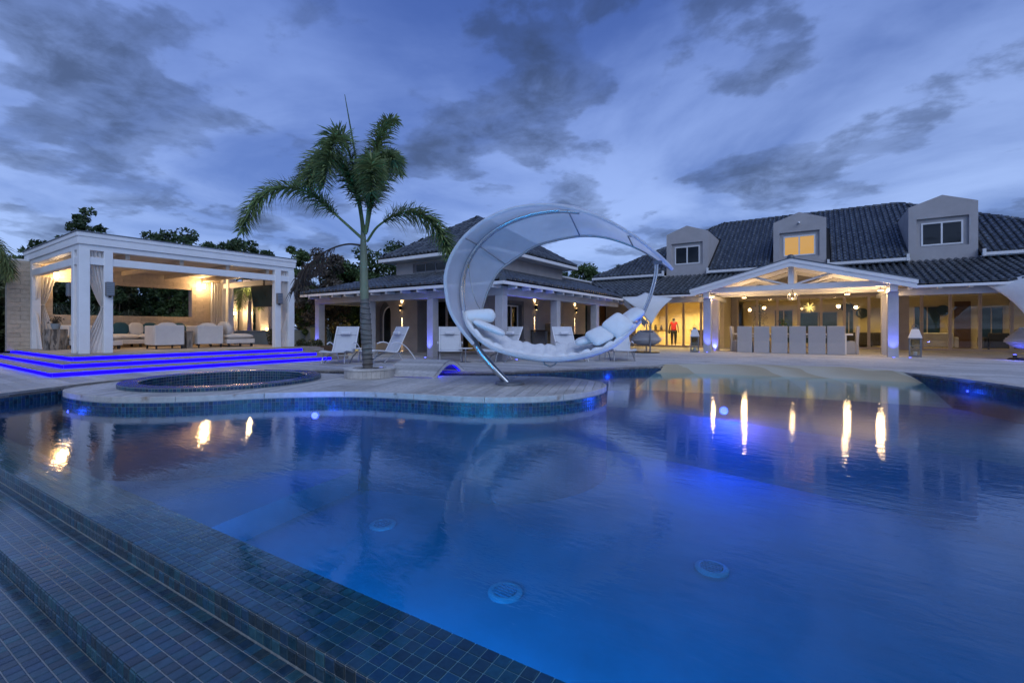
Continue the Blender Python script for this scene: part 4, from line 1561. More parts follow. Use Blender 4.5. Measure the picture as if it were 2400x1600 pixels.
HM += roof_mats((-12, VY0, VZ0 + 0.03), (1, 0, 0), (0, VY1 - VY0, VZ1 - VZ0), in_ver, 23, vs_len)
MB().box(-7.9, -4.45, VY0 - 0.08, VY0, VZ0 - 0.09, VZ0 + 0.0).build('veranda_gutter', 'white_paint', house, bevel=0.008)
MB().box(2.78, HX1, VY0 - 0.08, VY0, VZ0 - 0.09, VZ0 + 0.0).build('veranda_gutter', 'white_paint', house, bevel=0.008)
MB().box(-8.1, -3.99, 21.45, 21.65, 2.19, 2.46).build('veranda_beam', 'column_plaster', house, bevel=0.01)
MB().box(2.31, HX1, 21.45, 21.65, 2.19, 2.46).build('veranda_beam', 'column_plaster', house, bevel=0.01)
for k in range(24):
    x = -7.4 + k * 0.78
    if abs(x - GC) > GH - 0.2:
        MB().box(x - 0.05, x + 0.05, VY0 + 0.02, 21.449, 2.40, 2.50).build('rafter_tail', 'white_paint', house)
sheet(house, [(-8.0, 21.66, 2.56), (-4.0, 21.66, 2.56), (-4.0, 24.99, 2.70), (-10.2, 24.99, 2.70)], 'ceiling_wood', 'veranda_ceiling', 0.03)
sheet(house, [(2.4, 21.66, 2.56), (HX1, 21.66, 2.56), (HX1, 24.99, 2.70), (2.4, 24.99, 2.70)], 'ceiling_wood', 'veranda_ceiling', 0.03)
emit_pieces(house, 'roof_tile', barrel_proto(), HM, 'roof_tile', 300, 'roof_tiles', smooth=True)
# veranda columns
for x, y in ((5.6, 21.4),):
    pass
# portico
port = thing('gable_portico', 'white timber gable with open truss over the dining table', 'portico', (GC, 21.5, 0))
gy = 20.2
gz = lambda x: 3.62 - 0.278 * abs(x - GC)
for s in (-1, 1):
    xe = GC + s * GH
    MB().prism([(GC, 3.62), (xe, gz(xe)), (xe, gz(xe) - 0.26), (GC, 3.62 - 0.26)], gy, gy + 0.06, 'y').build('barge_board', 'white_paint', port)
    MB().prism([(GC, 3.66), (xe + s * 0.03, gz(xe) + 0.03), (xe + s * 0.03, gz(xe) - 0.10), (GC, 3.66 - 0.13)], gy - 0.035, gy - 0.002, 'y').build('barge_trim', 'white_paint', port)
    MB().prism([(GC, 3.70), (xe + s * 0.04, gz(xe) + 0.07), (xe + s * 0.04, gz(xe) + 0.032), (GC, 3.662)], gy - 0.05, 25.0, 'y').build('roof_sheet', 'roof_tile', port)
    MB().prism([(GC, 3.60), (xe - s * 0.1, gz(xe) - 0.0), (xe - s * 0.1, gz(xe) - 0.03), (GC, 3.57)], gy + 0.061, 25.0, 'y').build('soffit_board', 'ceiling_wood', port)
    # rafters of three trusses, brace
    for y in (20.55, 22.2, 23.8):
        MB().prism([(GC, 3.565), (xe - s * 0.3, gz(xe) + 0.045), (xe - s * 0.3, gz(xe) - 0.10), (GC, 3.42)], y, y + 0.12, 'y').build('rafter', 'white_paint', port)
        MB().prism([(GC + s * 0.09, 2.72), (GC + s * 0.28, 2.72), (GC + s * 1.55, 3.10), (GC + s * 1.30, 3.12)], y + 0.01, y + 0.11, 'y').build('brace', 'white_paint', port)
    cx = GC + s * 3.04
    for y in (20.75, 22.55):
        MB().box(cx - 0.15, cx + 0.15, y - 0.15, y + 0.15, 0.0, 2.30).build('column', 'column_plaster', port, bevel=0.012)
    MB().box(cx - 0.09, cx + 0.09, 20.45, 25.0, 2.301, 2.46).build('side_beam', 'white_paint', port, bevel=0.008)
    MB().box(cx - 0.11, cx + 0.11, 20.40, 20.62, 2.302, 2.58).build('corbel', 'white_paint', port, bevel=0.008)
for y in (20.55, 22.2, 23.8):
    MB().box(GC - 3.3, GC + 3.3, y, y + 0.12, 2.50, 2.715).build('tie_beam', 'white_paint', port, bevel=0.006)
    MB().box(GC - 0.10, GC + 0.10, y - 0.01, y + 0.13, 2.716, 3.42).build('king_post', 'white_paint', port, bevel=0.006)
MB().lathe([(0.13, 0.0), (0.13, 0.08), (0.08, 0.14), (0.0, 0.16)], (GC, gy + 0.05, 3.66), 14, cap=False).build('finial', 'roof_tile', port, smooth=True)
DL = 'lamps under the portico'
for x, y, z, lb, wt in ((GC - 2.9, 20.95, 2.44, 'warm lamp on the left side beam of the portico', 42), (GC - 1.9, 22.9, 2.47, 'warm downlight behind the tie beam above the left dining chairs', 34),
                        (GC + 1.85, 22.9, 2.47, 'warm downlight behind the tie beam above the right dining chairs', 44), (GC + 2.75, 21.2, 2.46, 'warm lamp by the right end of the portico tie beam', 60)):
    l_ = thing('portico_lamp', lb, 'downlight', (x, y, z), group=DL)
    MB().lathe([(0.07, 0), (0.10, -0.03), (0.10, -0.07), (0.06, -0.075)], (x, y, z), 16).build('housing', 'white_paint', l_, smooth=True)
    MB().lathe([(0.085, -0.078), (0.085, -0.095), (0.02, -0.10)], (x, y, z), 16).build('lens', 'bulb_warm', l_)
    MB().tube([(x, y, z), (x, y, z + 0.14)], 0.02).build('stem', 'white_paint', l_)
    point(l_, (x, y, z - 0.19), WARM, wt * 0.7, 0.11)
for s, nm_ in ((-1, 'left'), (1, 'right')):
    x, y, z = GC + s * 1.7, 21.4, 2.73
    l_ = thing('truss_uplight', 'warm lamp hidden on the %s half of the portico truss, lighting the boards above' % nm_, 'uplight', (x, y, z), group=DL)
    MB().box(x - 0.25, x + 0.25, y - 0.04, y + 0.04, z - 0.01, z + 0.04).build('housing', 'white_paint', l_)
    MB().box(x - 0.22, x + 0.22, y - 0.03, y + 0.03, z + 0.0405, z + 0.045).build('lens', 'bulb_soft', l_)
    point(l_, (x, y, z + 0.16), WARM, 16, 0.08)
ch_ = thing('pendant_lantern', 'round glass pendant lantern with small bulbs under the portico truss', 'lantern', (GC + 0.03, 20.9, 2.3))
MB().tube([(GC + .03, 20.9, 2.42), (GC + .03, 20.9, 2.62)], 0.012).build('rod', 'dark_metal', ch_)
for k in range(6):
    t = k * math.pi / 3
    pts_ = [(GC + .03 + 0.17 * math.sin(a) * math.cos(t), 20.9 + 0.17 * math.sin(a) * math.sin(t), 2.27 + 0.17 * math.cos(a)) for a in [math.pi * q / 8 for q in range(9)]]
    MB().tube(pts_, 0.008, 6).build('cage_hoop', 'steel_dull', ch_)
for dx, dz in ((-0.09, 0.06), (0.09, 0.06), (0.0, -0.10)):
    MB().lathe([(0.0, -0.035), (0.03, 0), (0.0, 0.045)], (GC + .03 + dx, 20.86, 2.27 + dz), 10, cap=False).build('bulb', 'bulb_warm', ch_)
point(ch_, (GC + .03, 20.9, 2.27), WARM, 6, 0.08)

# glazing: kitchen doors and living-room doors
KY, LY = 25.22, 27.5


def door_leaf(parent, x0, x1, y, z1):
    f_ = MB()
    fw_ = 0.055
    f_.box(x0, x0 + fw_, y, y + 0.06, 0.02, z1).box(x1 - fw_, x1, y, y + 0.06, 0.02, z1)
    f_.box(x0 + fw_, x1 - fw_, y, y + 0.06, 0.02, 0.11).box(x0 + fw_, x1 - fw_, y, y + 0.06, z1 - 0.09, z1)
    o = f_.build('door_leaf', 'alu_frame', parent)
    MB().box(x0 + fw_, x1 - fw_, y + 0.026, y + 0.032, 0.11, z1 - 0.09).build('pane', 'pane_glass', o)


for k in range(5):
    door_leaf(house, -8.56 + k * 0.88, -8.56 + (k + 1) * 0.88 - 0.006, KY, 2.58)
for k in range(12):
    door_leaf(house, -3.62 + k * 0.945, -3.62 + (k + 1) * 0.945 - 0.006, LY, 2.62)
MB().box(-8.6, -4.1, KY - 0.02, KY + 0.10, 2.582, 2.719).build('door_head', 'stucco_warm', house)
MB().box(-4.1, HX1 - 0.3, LY - 0.02, LY + 0.12, 2.622, 2.719).build('door_head', 'stucco_warm', house)
MB().box(-8.6, HX1 - 0.3, KY - 0.03, LY + 0.2, -0.02, 0.016).build('threshold', 'coping', house)
MB().box(-10.2, -8.58, KY, KY + 0.14, -0.02, 2.719).build('veranda_wall', 'stucco_warm', house)
MB().box(-4.14, -3.94, KY - 0.01, LY + 3.0, -0.02, 2.715).build('room_divider', 'warm_wall', house)
MB().box(-3.93, -3.64, LY - 0.02, LY + 0.18, -0.02, 2.62).build('door_jamb', 'stucco_warm', house)
MB().box(3.05, 3.50, LY - 0.06, LY + 0.17, 0.017, 2.618).build('pier', 'stucco_warm', house)
# rooms
MB().box(-10.0, HX1 - 0.3, KY + 0.2, 36.4, -0.05, -0.004).build('room_floor', 'interior_floor', house)
MB().box(-8.8, -4.15, 30.8, 31.0, 0.0, 2.718).build('kitchen_rear_wall', 'warm_wall', house)
MB().box(-8.95, -8.8, KY + 0.15, 31.0, 0.0, 2.718).build('kitchen_side_wall', 'warm_wall', house)
MB().box(-3.93, HX1 - 0.3, 32.4, 32.6, 0.0, 2.718).build('living_rear_wall', 'warm_wall', house)
sheet(house, [(-8.8, KY + .16, 2.70), (HX1 - .3, KY + .16, 2.70), (HX1 - .3, 32.4, 2.70), (-8.8, 32.4, 2.70)], 'white_paint', 'room_ceiling')
for a, b, z0, z1 in ((-2.2, -1.2, 0.1, 2.15), (-0.9, 1.0, 0.1, 2.0), (1.25, 1.75, 0.1, 2.1), (4.3, 5.4, 0.6, 2.2), (6.8, 7.7, 0.1, 2.1)):
    window_unit(house, a, b, 32.395, z0, z1, 'night_window', 1, 0.05, 'alu_frame')
window_unit(house, -5.75, -5.2, 30.795, 0.1, 2.05, 'night_window', 0, 0.05, 'alu_frame')
MB().box(5.9, 6.5, 32.30, 32.395, 0.0, 2.4).build('carved_panel', 'panel_rust', house)
# room lamps
for x, y, wt, lb in ((-7.6, 26.3, 130, 'kitchen ceiling light above the person'), (-7.0, 28.6, 170, 'kitchen ceiling light over the rear counter'), (-5.6, 26.6, 130, 'kitchen ceiling light at the right, near the glass'),
                     (-5.4, 29.0, 170, 'kitchen ceiling light at the right rear'), (-1.6, 29.6, 80, 'living room ceiling light behind the dining chairs'), (1.8, 29.6, 75, 'living room ceiling light before the round wall discs'),
                     (4.6, 29.8, 30, 'living room ceiling light in the dim right part'), (7.2, 29.4, 26, 'living room ceiling light near the right edge')):
    l_ = thing('ceiling_light', lb, 'ceiling light', (x, y, 2.69), group='ceiling lights in the house')
    MB().lathe([(0.10, -0.02), (0.10, 0.0), (0.07, 0.0)], (x, y, 2.695), 16).build('ring', 'white_paint', l_)
    MB().lathe([(0.066, -0.012), (0.066, -0.006)], (x, y, 2.695), 16).build('lens', 'bulb_warm', l_)
    spot(l_, (x, y, 2.66), (0, 0, -1), (1.0, 0.66, 0.25), wt * 2.6, 156, 0.35, 0.10)
# round wall discs and furniture glimpsed through the glass
for x, z, lb in ((1.42, 2.22, 'blue-grey round wall disc, left and higher of the pair'), (2.10, 1.87, 'blue-grey round wall disc, right and lower of the pair'), (5.45, 1.95, 'dim round wall disc in the right-hand part of the living room')):
    o = MB().tube([(x, 32.28, z), (x, 32.39, z)], 0.28, 28).build('wall_disc', 'night_window')
    tag(o, lb, 'wall decoration', 'round discs on the living room wall')
    o.modifiers.new('bevel', 'BEVEL').width = 0.02
t = thing('kitchen_counter', 'pale kitchen counter with bottles along the left kitchen wall', 'counter', (-8.0, 28.4, 0))
MB().box(-8.75, -7.75, 27.2, 30.5, 0.002, 0.86).build('cabinet', 'warm_wall', t)
MB().box(-8.77, -7.70, 27.15, 30.55, 0.861, 0.91).build('worktop', 'wood_brown', t)
for k in range(7):
    o = MB().lathe([(0.05, 0), (0.055, 0.16), (0.02, 0.24), (0.02, 0.32)], (-8.0 - 0.15 * (k % 3), 27.4 + 0.4 * k, 0.911), 10).build('bottle', ('dark_metal', 'wood_brown', 'grey_metal')[k % 3], smooth=True)
    tag(o, '%s bottle on the pale kitchen counter, %s from the glass doors' % (('black', 'brown', 'grey')[k % 3], ('first', 'second', 'third', 'fourth', 'fifth', 'sixth', 'farthest')[k]), 'bottle', 'bottles on the kitchen counter')
t = thing('kitchen_island', 'dark kitchen island behind the glass, right of the person', 'counter', (-5.2, 27.4, 0))
MB().box(-5.9, -4.25, 26.9, 27.9, 0.002, 0.88).build('cabinet', 'dark_sofa', t)
MB().box(-5.95, -4.2, 26.85, 27.95, 0.881, 0.93).build('worktop', 'black', t)
t = thing('fruit_bowl', 'bowl of fruit on the dark kitchen island', 'bowl', (-5.05, 27.3, 0.93))
MB().lathe([(0.08, 0), (0.2, 0.08), (0.22, 0.13), (0.19, 0.12)], (-5.05, 27.3, 0.932), 18).build('bowl', 'steel_dull', t, smooth=True)
for k in range(6):
    xform(MB().lathe([(0.0, -0.05), (0.045, -0.02), (0.045, 0.02), (0.0, 0.05)], (0, 0, 0), 10, cap=False), (-5.05 + 0.1 * math.cos(k), 27.3 + 0.1 * math.sin(k), 1.08 + 0.02 * (k % 2))).build('fruit', ('flower', 'wood_pale')[k % 2], t, smooth=True)
for x, y, wd, lb in ((4.6, 29.6, 1.5, 'cream living room sofa behind the right-hand glass doors'), (2.2, 30.6, 1.6, 'dark living room sofa under the round wall discs'), (7.2, 29.8, 1.3, 'dark armchair near the right end of the living room')):
    t = thing('indoor_sofa', lb, 'sofa', (x, y, 0), group='seats in the living room')
    mm = 'cream_fabric' if x == 4.6 else 'dark_sofa'
    MB().box(x - wd / 2, x + wd / 2, y, y + 0.8, 0.10, 0.42).build('seat', mm, t, bevel=0.04)
    MB().box(x - wd / 2, x + wd / 2, y - 0.18, y - 0.002, 0.10, 0.80).build('backrest', mm, t, bevel=0.05)
    for s in (-1, 1):
        MB().box(x + s * (wd / 2 + .09) - 0.08, x + s * (wd / 2 + .09) + 0.08, y - 0.18, y + 0.8, 0.10, 0.60).build('armrest', mm, t, bevel=0.04)
    for a in (-wd / 2 + .05, wd / 2 - .05):
        MB().box(x + a - .03, x + a + .03, y, y + 0.06, 0.0, 0.099).build('leg', 'dark_metal', t)
t = thing('sideboard', 'dark low sideboard under the round discs', 'sideboard', (1.7, 32.0, 0))
MB().box(0.9, 2.6, 31.9, 32.28, 0.12, 0.72).build('cabinet', 'wood_brown', t, bevel=0.01)
for a in (1.0, 2.5):
    MB().box(a - 0.03, a + 0.03, 31.95, 32.2, 0, 0.119).build('leg', 'dark_metal', t)
t = thing('starburst_lamp', 'yellow spiky starburst lamp hanging in the living room', 'pendant lamp', (-0.35, 29.6, 2.2))
b = MB()
for k in range(60):
    d = Vector((random.gauss(0, 1), random.gauss(0, 1), random.gauss(0, 1))).normalized()
    c = Vector((-0.35, 29.6, 2.15))
    b.tube([c + d * 0.04, c + d * 0.30], [0.008, 0.003], 4, cap=False)
b.build('spikes', 'bulb_soft', t, recalc=False, kind='stuff')
MB().tube([(-0.35, 29.6, 2.2), (-0.35, 29.6, 2.69)], 0.01).build('cord', 'dark_metal', t)
t = thing('indoor_tree', 'slim decorated indoor tree behind the glass, left of the dining group', 'plant', (-2.7, 29.2, 0))
MB().tube([(-2.7, 29.2, 0), (-2.68, 29.2, 1.0), (-2.72, 29.2, 2.3)], [0.05, 0.04, 0.015], 8).build('trunk', 'bark', t)
b = MB()
for k in range(400):
    z = random.uniform(0.7, 2.4)
    r_ = random.uniform(0, 0.42) * (1.1 - abs(z - 1.4) / 1.6)
    a = random.uniform(0, 6.28)
    c = Vector((-2.7 + r_ * math.cos(a), 29.2 + r_ * math.sin(a), z))
    d = Vector((random.gauss(0, 1), random.gauss(0, 1), random.gauss(0, 1))).normalized() * 0.05
    e = d.orthogonal().normalized() * 0.02
    b.add([c - d, c + e, c + d, c - e], [(0, 1, 2, 3)])
b.build('foliage', 'leaf_olive', t, recalc=False)
b = MB()
for k in range(30):
    z = random.uniform(0.9, 2.3)
    a = random.uniform(0, 6.28)
    b.lathe([(0.0, -0.012), (0.012, 0), (0.0, 0.012)], (-2.7 + 0.25 * math.cos(a), 29.2 + 0.25 * math.sin(a), z), 6, cap=False)
b.build('fairy_lights', 'bulb_soft', t, recalc=False, kind='stuff')
sc_ = thing('security_camera', 'tiny white security camera in the gable of the middle dormer', 'camera', (-0.70, 24.97, 5.92))
MB().lathe([(0.06, 0), (0.06, 0.02), (0.03, 0.03)], (0, 0, 0), 12).build  # noqa
MB().tube([(-0.70, 24.985, 5.92), (-0.70, 24.93, 5.92)], 0.045, 12).build('mount', 'white_paint', sc_)
MB().tube([(-0.70, 24.94, 5.90), (-0.73, 24.80, 5.86)], 0.038, 12).build('body', 'white_paint', sc_)
MB().tube([(-0.73, 24.80, 5.86), (-0.7315, 24.793, 5.858)], 0.028, 12).build('lens', 'black', sc_)

# ------------------------------------------------------------ guest wing
wing = thing('guest_wing', 'two-storey guest wing with hipped dark roof and pillared veranda, behind the palm', 'house', (-13, 16, 0))
WY, WX = 13.9, -10.4            # wall planes of the ground floor
UX0, UX1, UY1 = -15.5, -10.4, 19.95
# ground-floor walls with openings
wm = 'stucco_warm'
ar_c, ar_r = -16.48, 0.62
arch = [(ar_c - ar_r, 0.36)] + [(ar_c - ar_r * math.cos(math.pi * k / 16), 1.66 + ar_r * math.sin(math.pi * k / 16)) for k in range(17)] + [(ar_c + ar_r, 0.36)]
pl = [(-17.9, -0.05), (-14.37, -0.05), (-14.37, 3.2), (-17.9, 3.2)]
wv = MB()
outerp = [Vector((x, z, 0)) for x, z in pl]
hole = [Vector((x, z, 0)) for x, z in arch]
tri = tessellate_polygon([outerp, hole])
allp = pl + arch
wv.add([(x, WY, z) for x, z in allp], [tuple(t_) for t_ in tri])
wv.add([(x, WY, z) for x, z in arch] + [(x, WY + 0.42, z) for x, z in arch], [(i, i + 1, len(arch) + i + 1, len(arch) + i) for i in range(len(arch) - 1)] + [(0, len(arch) - 1, 2 * len(arch) - 1, len(arch))])
wv.build('front_wall', wm, wing, recalc=False)
# arched window inside the reveal
aw = [(ar_c + 0.12 + (x - ar_c) * 0.74, 0.36 + (z - 0.36) * 0.86) for x, z in arch]
fr_ = MB().tube([(x, WY + 0.40, z) for x, z in aw], 0.035, 6)
wf = fr_.build('window', 'white_paint', wing)
MB().add([(x, WY + 0.40, z) for x, z in aw], [tuple(range(len(aw)))]).build('pane', 'dark_glass', wf, recalc=False)
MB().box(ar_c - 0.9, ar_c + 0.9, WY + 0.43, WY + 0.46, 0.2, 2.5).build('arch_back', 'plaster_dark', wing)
MB().box(-17.9, -17.7, WY + 0.005, 20.2, -0.05, 3.2).build('side_wall', wm, wing)
MB().box(-14.37, -14.2, WY + 0.001, WY + 0.9, -0.05, 3.2).build('recess_wall', wm, wing)
MB().box(-14.2, WX, WY + 0.9, WY + 1.1, 2.25, 3.2).build('recess_head', wm, wing)
MB().box(-14.2, WX - 0.001, WY + 0.001, WY + 0.89, 2.20, 3.2).build('recess_soffit', wm, wing)
MB().box(WX - 0.35, WX, WY, WY + 1.0, -0.05, 2.199).build('corner_pier', wm, wing)
for k in range(4):
    x0 = -14.2 + k * 0.86
    f_ = MB()
    f_.box(x0, x0 + 0.06, WY + 0.9, WY + 0.96, 0.0, 2.249).box(x0 + 0.80, x0 + 0.858, WY + 0.9, WY + 0.96, 0.0, 2.249).box(x0 + .06, x0 + .80, WY + 0.9, WY + 0.96, 0.0, 0.08).box(x0 + .06, x0 + .80, WY + .9, WY + .96, 2.17, 2.249)
    o = f_.build('door_leaf', 'alu_frame', wing)
    MB().box(x0 + .06, x0 + .80, WY + 0.925, WY + 0.931, 0.08, 2.17).build('pane', 'dark_glass', o)
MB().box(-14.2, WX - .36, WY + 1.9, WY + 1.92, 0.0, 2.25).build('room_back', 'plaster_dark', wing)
MB().box(-12.7, -12.3, WY + 1.6, WY + 1.7, 0.0, 2.2).build('glow_curtain', 'glow_cloth', wing)  # curtain emits its own glow; no lamp lights it
# right flank (faces the dining terrace)
fl_ = MB()
for a, b, z0, z1 in ((WY + 1.0, 15.16, -0.05, 3.2), (15.16, 16.42, -0.05, 0.56), (15.16, 16.42, 2.16, 3.2), (16.42, 22.62, -0.05, 3.2), (22.62, 23.32, 2.28, 3.2), (23.32, 27.0, -0.05, 3.2)):
    fl_.box(WX - 0.3, WX, a, b, z0, z1)
fl_.build('flank_wall', wm, wing)
MB().box(WX - 0.02, WX + 0.02, 15.10, 16.50, 0.48, 0.56).build('window_sill', 'plaster_dark', wing)
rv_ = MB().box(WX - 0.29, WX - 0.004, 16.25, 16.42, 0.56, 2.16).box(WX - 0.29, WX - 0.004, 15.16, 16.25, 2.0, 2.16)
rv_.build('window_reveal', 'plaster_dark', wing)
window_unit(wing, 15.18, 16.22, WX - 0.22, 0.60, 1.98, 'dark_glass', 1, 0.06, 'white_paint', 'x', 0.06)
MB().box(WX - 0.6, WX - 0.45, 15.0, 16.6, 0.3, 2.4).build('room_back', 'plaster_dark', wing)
MB().box(WX - 0.26, WX - 0.2, 22.64, 23.30, 0.0, 2.27).build('door', 'night_window', wing)
MB().box(WX - 0.005, WX + 0.03, 24.6, 26.1, 0.05, 2.38).build('carved_panel', 'panel_rust', wing)
MB().box(WX - 0.3, -8.9, 26.9, 27.0, -0.05, 2.7).build('link_wall', wm, wing)
# upper floor
MB().box(UX0, UX1, WY, UY1, 3.15, 4.1).build('upper_wall', 'stucco', wing)
MB().box(UX0 - 0.02, UX1 + 0.02, WY - 0.02, UY1 + 0.02, 3.20, 3.30).build('string_course', 'white_paint', wing)
MB().box(-14.45, -12.4, WY - 0.012, WY + 0.05, 3.36, 3.78).build('window_recess', 'plaster_dark', wing)
window_unit(wing, -14.25, -12.5, WY - 0.013, 3.38, 3.76, 'dark_glass', 2, 0.04, 'grey_metal', 'y', 0.03)
MB().box(-14.5, -12.35, WY - 0.08, WY - 0.014, 3.31, 3.355).build('window_sill', 'white_paint', wing)
ex0, ex1, ey0, ey1, ez = -15.95, -9.88, 13.38, 20.45, 4.02
ap0, ap1, az = (-12.91, 16.42), (-12.91, 17.41), 6.02
sheet(wing, [(ex0, ey0, ez), (ex1, ey0, ez), (*ap0, az)], 'roof_base', 'roof_deck', 0.05)
sheet(wing, [(ex1, ey0, ez), (ex1, ey1, ez), (*ap1, az), (*ap0, az)], 'roof_base', 'roof_deck', 0.05)
sheet(wing, [(ex0, ey1, ez), (ex0, ey0, ez), (*ap0, az), (*ap1, az)], 'roof_base', 'roof_deck', 0.05)
sheet(wing, [(ex1, ey1, ez), (ex0, ey1, ez), (*ap1, az)], 'roof_base', 'roof_deck', 0.05)
for a, b in (((ex0, ey0, ez), (*ap0, az)), ((ex1, ey0, ez), (*ap0, az)), ((ex1, ey1, ez), (*ap1, az)), ((*ap0, az), (*ap1, az))):
    ridge(wing, a, b)
for x0, x1, y0, y1 in ((ex0 - .05, ex1 + .05, ey0 - .06, ey0 + .02), (ex1 - .02, ex1 + .06, ey0 + .021, ey1 + .05), (ex0 - .06, ex0 + .02, ey0 + .021, ey1 + .05)):
    MB().box(x0, x1, y0, y1, ez - 0.14, ez - 0.01).build('fascia', 'white_paint', wing)
MB().box(ex0 + .021, ex1 - .021, ey0 + .021, ey1, ez - 0.15, ez - 0.11).build('soffit', 'white_paint', wing)
WM_ = []
hw = (ex1 - ex0) / 2
sv = math.hypot(ap0[1] - ey0, az - ez)
WM_ += roof_mats((ex0, ey0, ez + .03), (1, 0, 0), (0, ap0[1] - ey0, az - ez), lambda u, v: abs(u - hw) < hw * (1 - v / sv), 2 * hw, sv)
sv2 = math.hypot(hw, az - ez)
Ly = ey1 - ey0
WM_ += roof_mats((ex1, ey0, ez + .03), (0, 1, 0), (-hw, 0, az - ez), lambda u, v: (ap0[1] - ey0) * v / sv2 < u < Ly - (ey1 - ap1[1]) * v / sv2, Ly, sv2)
WM_ += roof_mats((ex0, ey1, ez + .03), (0, -1, 0), (hw, 0, az - ez), lambda u, v: (ap0[1] - ey0) * v / sv2 < u < Ly - (ey1 - ap1[1]) * v / sv2, Ly, sv2)
# veranda roof round two sides, with valley towards the main house
vx0, vx1, vy0, vz0, vz1 = -18.35, -7.80, 11.15, 2.44, 3.26
sheet(wing, [(vx0, vy0, vz0), (vx1, vy0, vz0), (UX1, WY, vz1), (UX0, WY, vz1)], 'roof_base', 'veranda_roof', 0.04)
sheet(wing, [(vx1, vy0, vz0), (vx1, 21.1, vz0), (-11.6, 24.95, 3.66), (-11.6, UY1, 3.66), (UX1, UY1, vz1), (UX1, WY, vz1)], 'roof_base', 'veranda_roof', 0.04)
sheet(wing, [(vx0, 20.2, vz0), (vx0, vy0, vz0), (UX0, WY, vz1), (UX0, 20.2, vz1)], 'roof_base', 'veranda_roof', 0.04)
s1 = math.hypot(WY - vy0, vz1 - vz0)
WM_ += roof_mats((vx0, vy0, vz0 + .03), (1, 0, 0), (0, WY - vy0, vz1 - vz0), lambda u, v: (UX0 - vx0) * v / s1 < u < (vx1 - vx0) - (vx1 - UX1) * v / s1 and v < s1 - 0.12, vx1 - vx0, s1)
s2 = math.hypot(vx1 - UX1, vz1 - vz0)


def in_flank(u, v):
    y = vy0 + u
    x = vx1 - (vx1 - UX1) * v / s2
    if y < vy0 + (WY - vy0) * v / s2:
        return False
    if y > 21.1 + (vx1 - x) * 1.0:
        return False
    return v < s2 - 0.12 or (y > UY1 and x > -11.5)


WM_ += roof_mats((vx1, vy0, vz0 + .03), (0, 1, 0), (UX1 - vx1, 0, vz1 - vz0), in_flank, 14.2, s2 * 1.45)
s3 = math.hypot(UX0 - vx0, vz1 - vz0)
WM_ += roof_mats((vx0, 20.2, vz0 + .03), (0, -1, 0), (UX0 - vx0, 0, vz1 - vz0), lambda u, v: u < (20.2 - vy0) - (WY - vy0) * v / s3 and v < s3 - .12, 9.2, s3)
for a, b in (((vx0, vy0, vz0), (UX0, WY, vz1)), ((vx1, vy0, vz0), (UX1, WY, vz1))):
    ridge(wing, a, b)
emit_pieces(wing, 'roof_tile', barrel_proto(), WM_, 'roof_tile', 300, 'roof_tiles', smooth=True)
MB().box(-13.6, -10.9, 20.5, 24.4, 3.2, 3.62).build('parapet_block', 'stucco', wing)
MB().box(-13.7, -10.8, 20.46, 24.5, 3.621, 3.70).build('parapet_cap', 'white_paint', wing)
# eaves: fascia, beam, rafter tails, ceiling
MB().box(vx0 - .02, vx1 + .05, vy0 - .05, vy0 + .01, vz0 - 0.10, vz0 - 0.005).build('fascia', 'white_paint', wing)
MB().box(vx1 - .01, vx1 + .05, vy0 + .011, 21.19, vz0 - 0.10, vz0 - 0.005).build('fascia', 'white_paint', wing)
MB().box(-18.0, -8.1, 11.56, 11.82, 2.06, 2.34).build('veranda_beam', 'column_plaster', wing, bevel=0.01)
MB().box(-8.36, -8.101, 11.821, 21.44, 2.06, 2.34).build('veranda_beam', 'column_plaster', wing, bevel=0.01)
MB().box(-18.0, -17.74, 11.821, WY, 2.06, 2.34).build('veranda_beam', 'column_plaster', wing, bevel=0.01)
for k in range(13):
    x = -17.8 + k * 0.8
    MB().box(x - .05, x + .05, vy0 + .012, 11.559, 2.26, 2.36).build('rafter_tail', 'white_paint', wing)
for k in range(12):
    y = 11.9 + k * 0.8
    MB().box(-8.10, vx1 - .012, y - .05, y + .05, 2.26, 2.36).build('rafter_tail', 'white_paint', wing)
sheet(wing, [(-18.0, 11.7, 2.36), (-8.2, 11.7, 2.36), (WX, WY, 2.5), (-17.9, WY, 2.5)], 'stucco', 'veranda_ceiling', 0.02)
sheet(wing, [(-8.2, 11.7, 2.36), (-8.2, 24.9, 2.36), (WX, 24.9, 2.5), (WX, WY, 2.5)], 'stucco', 'veranda_ceiling', 0.02)
# pillars
PIL = [(-17.98, 11.56), (-14.66, 11.56), (-11.34, 11.56), (-8.40, 11.56), (-8.39, 15.12), (-8.39, 18.78)]
for x, y in PIL:
    MB().box(x, x + 0.285, y, y + 0.285, 0.0, 2.058).build('pillar', 'column_plaster', wing, bevel=0.012)
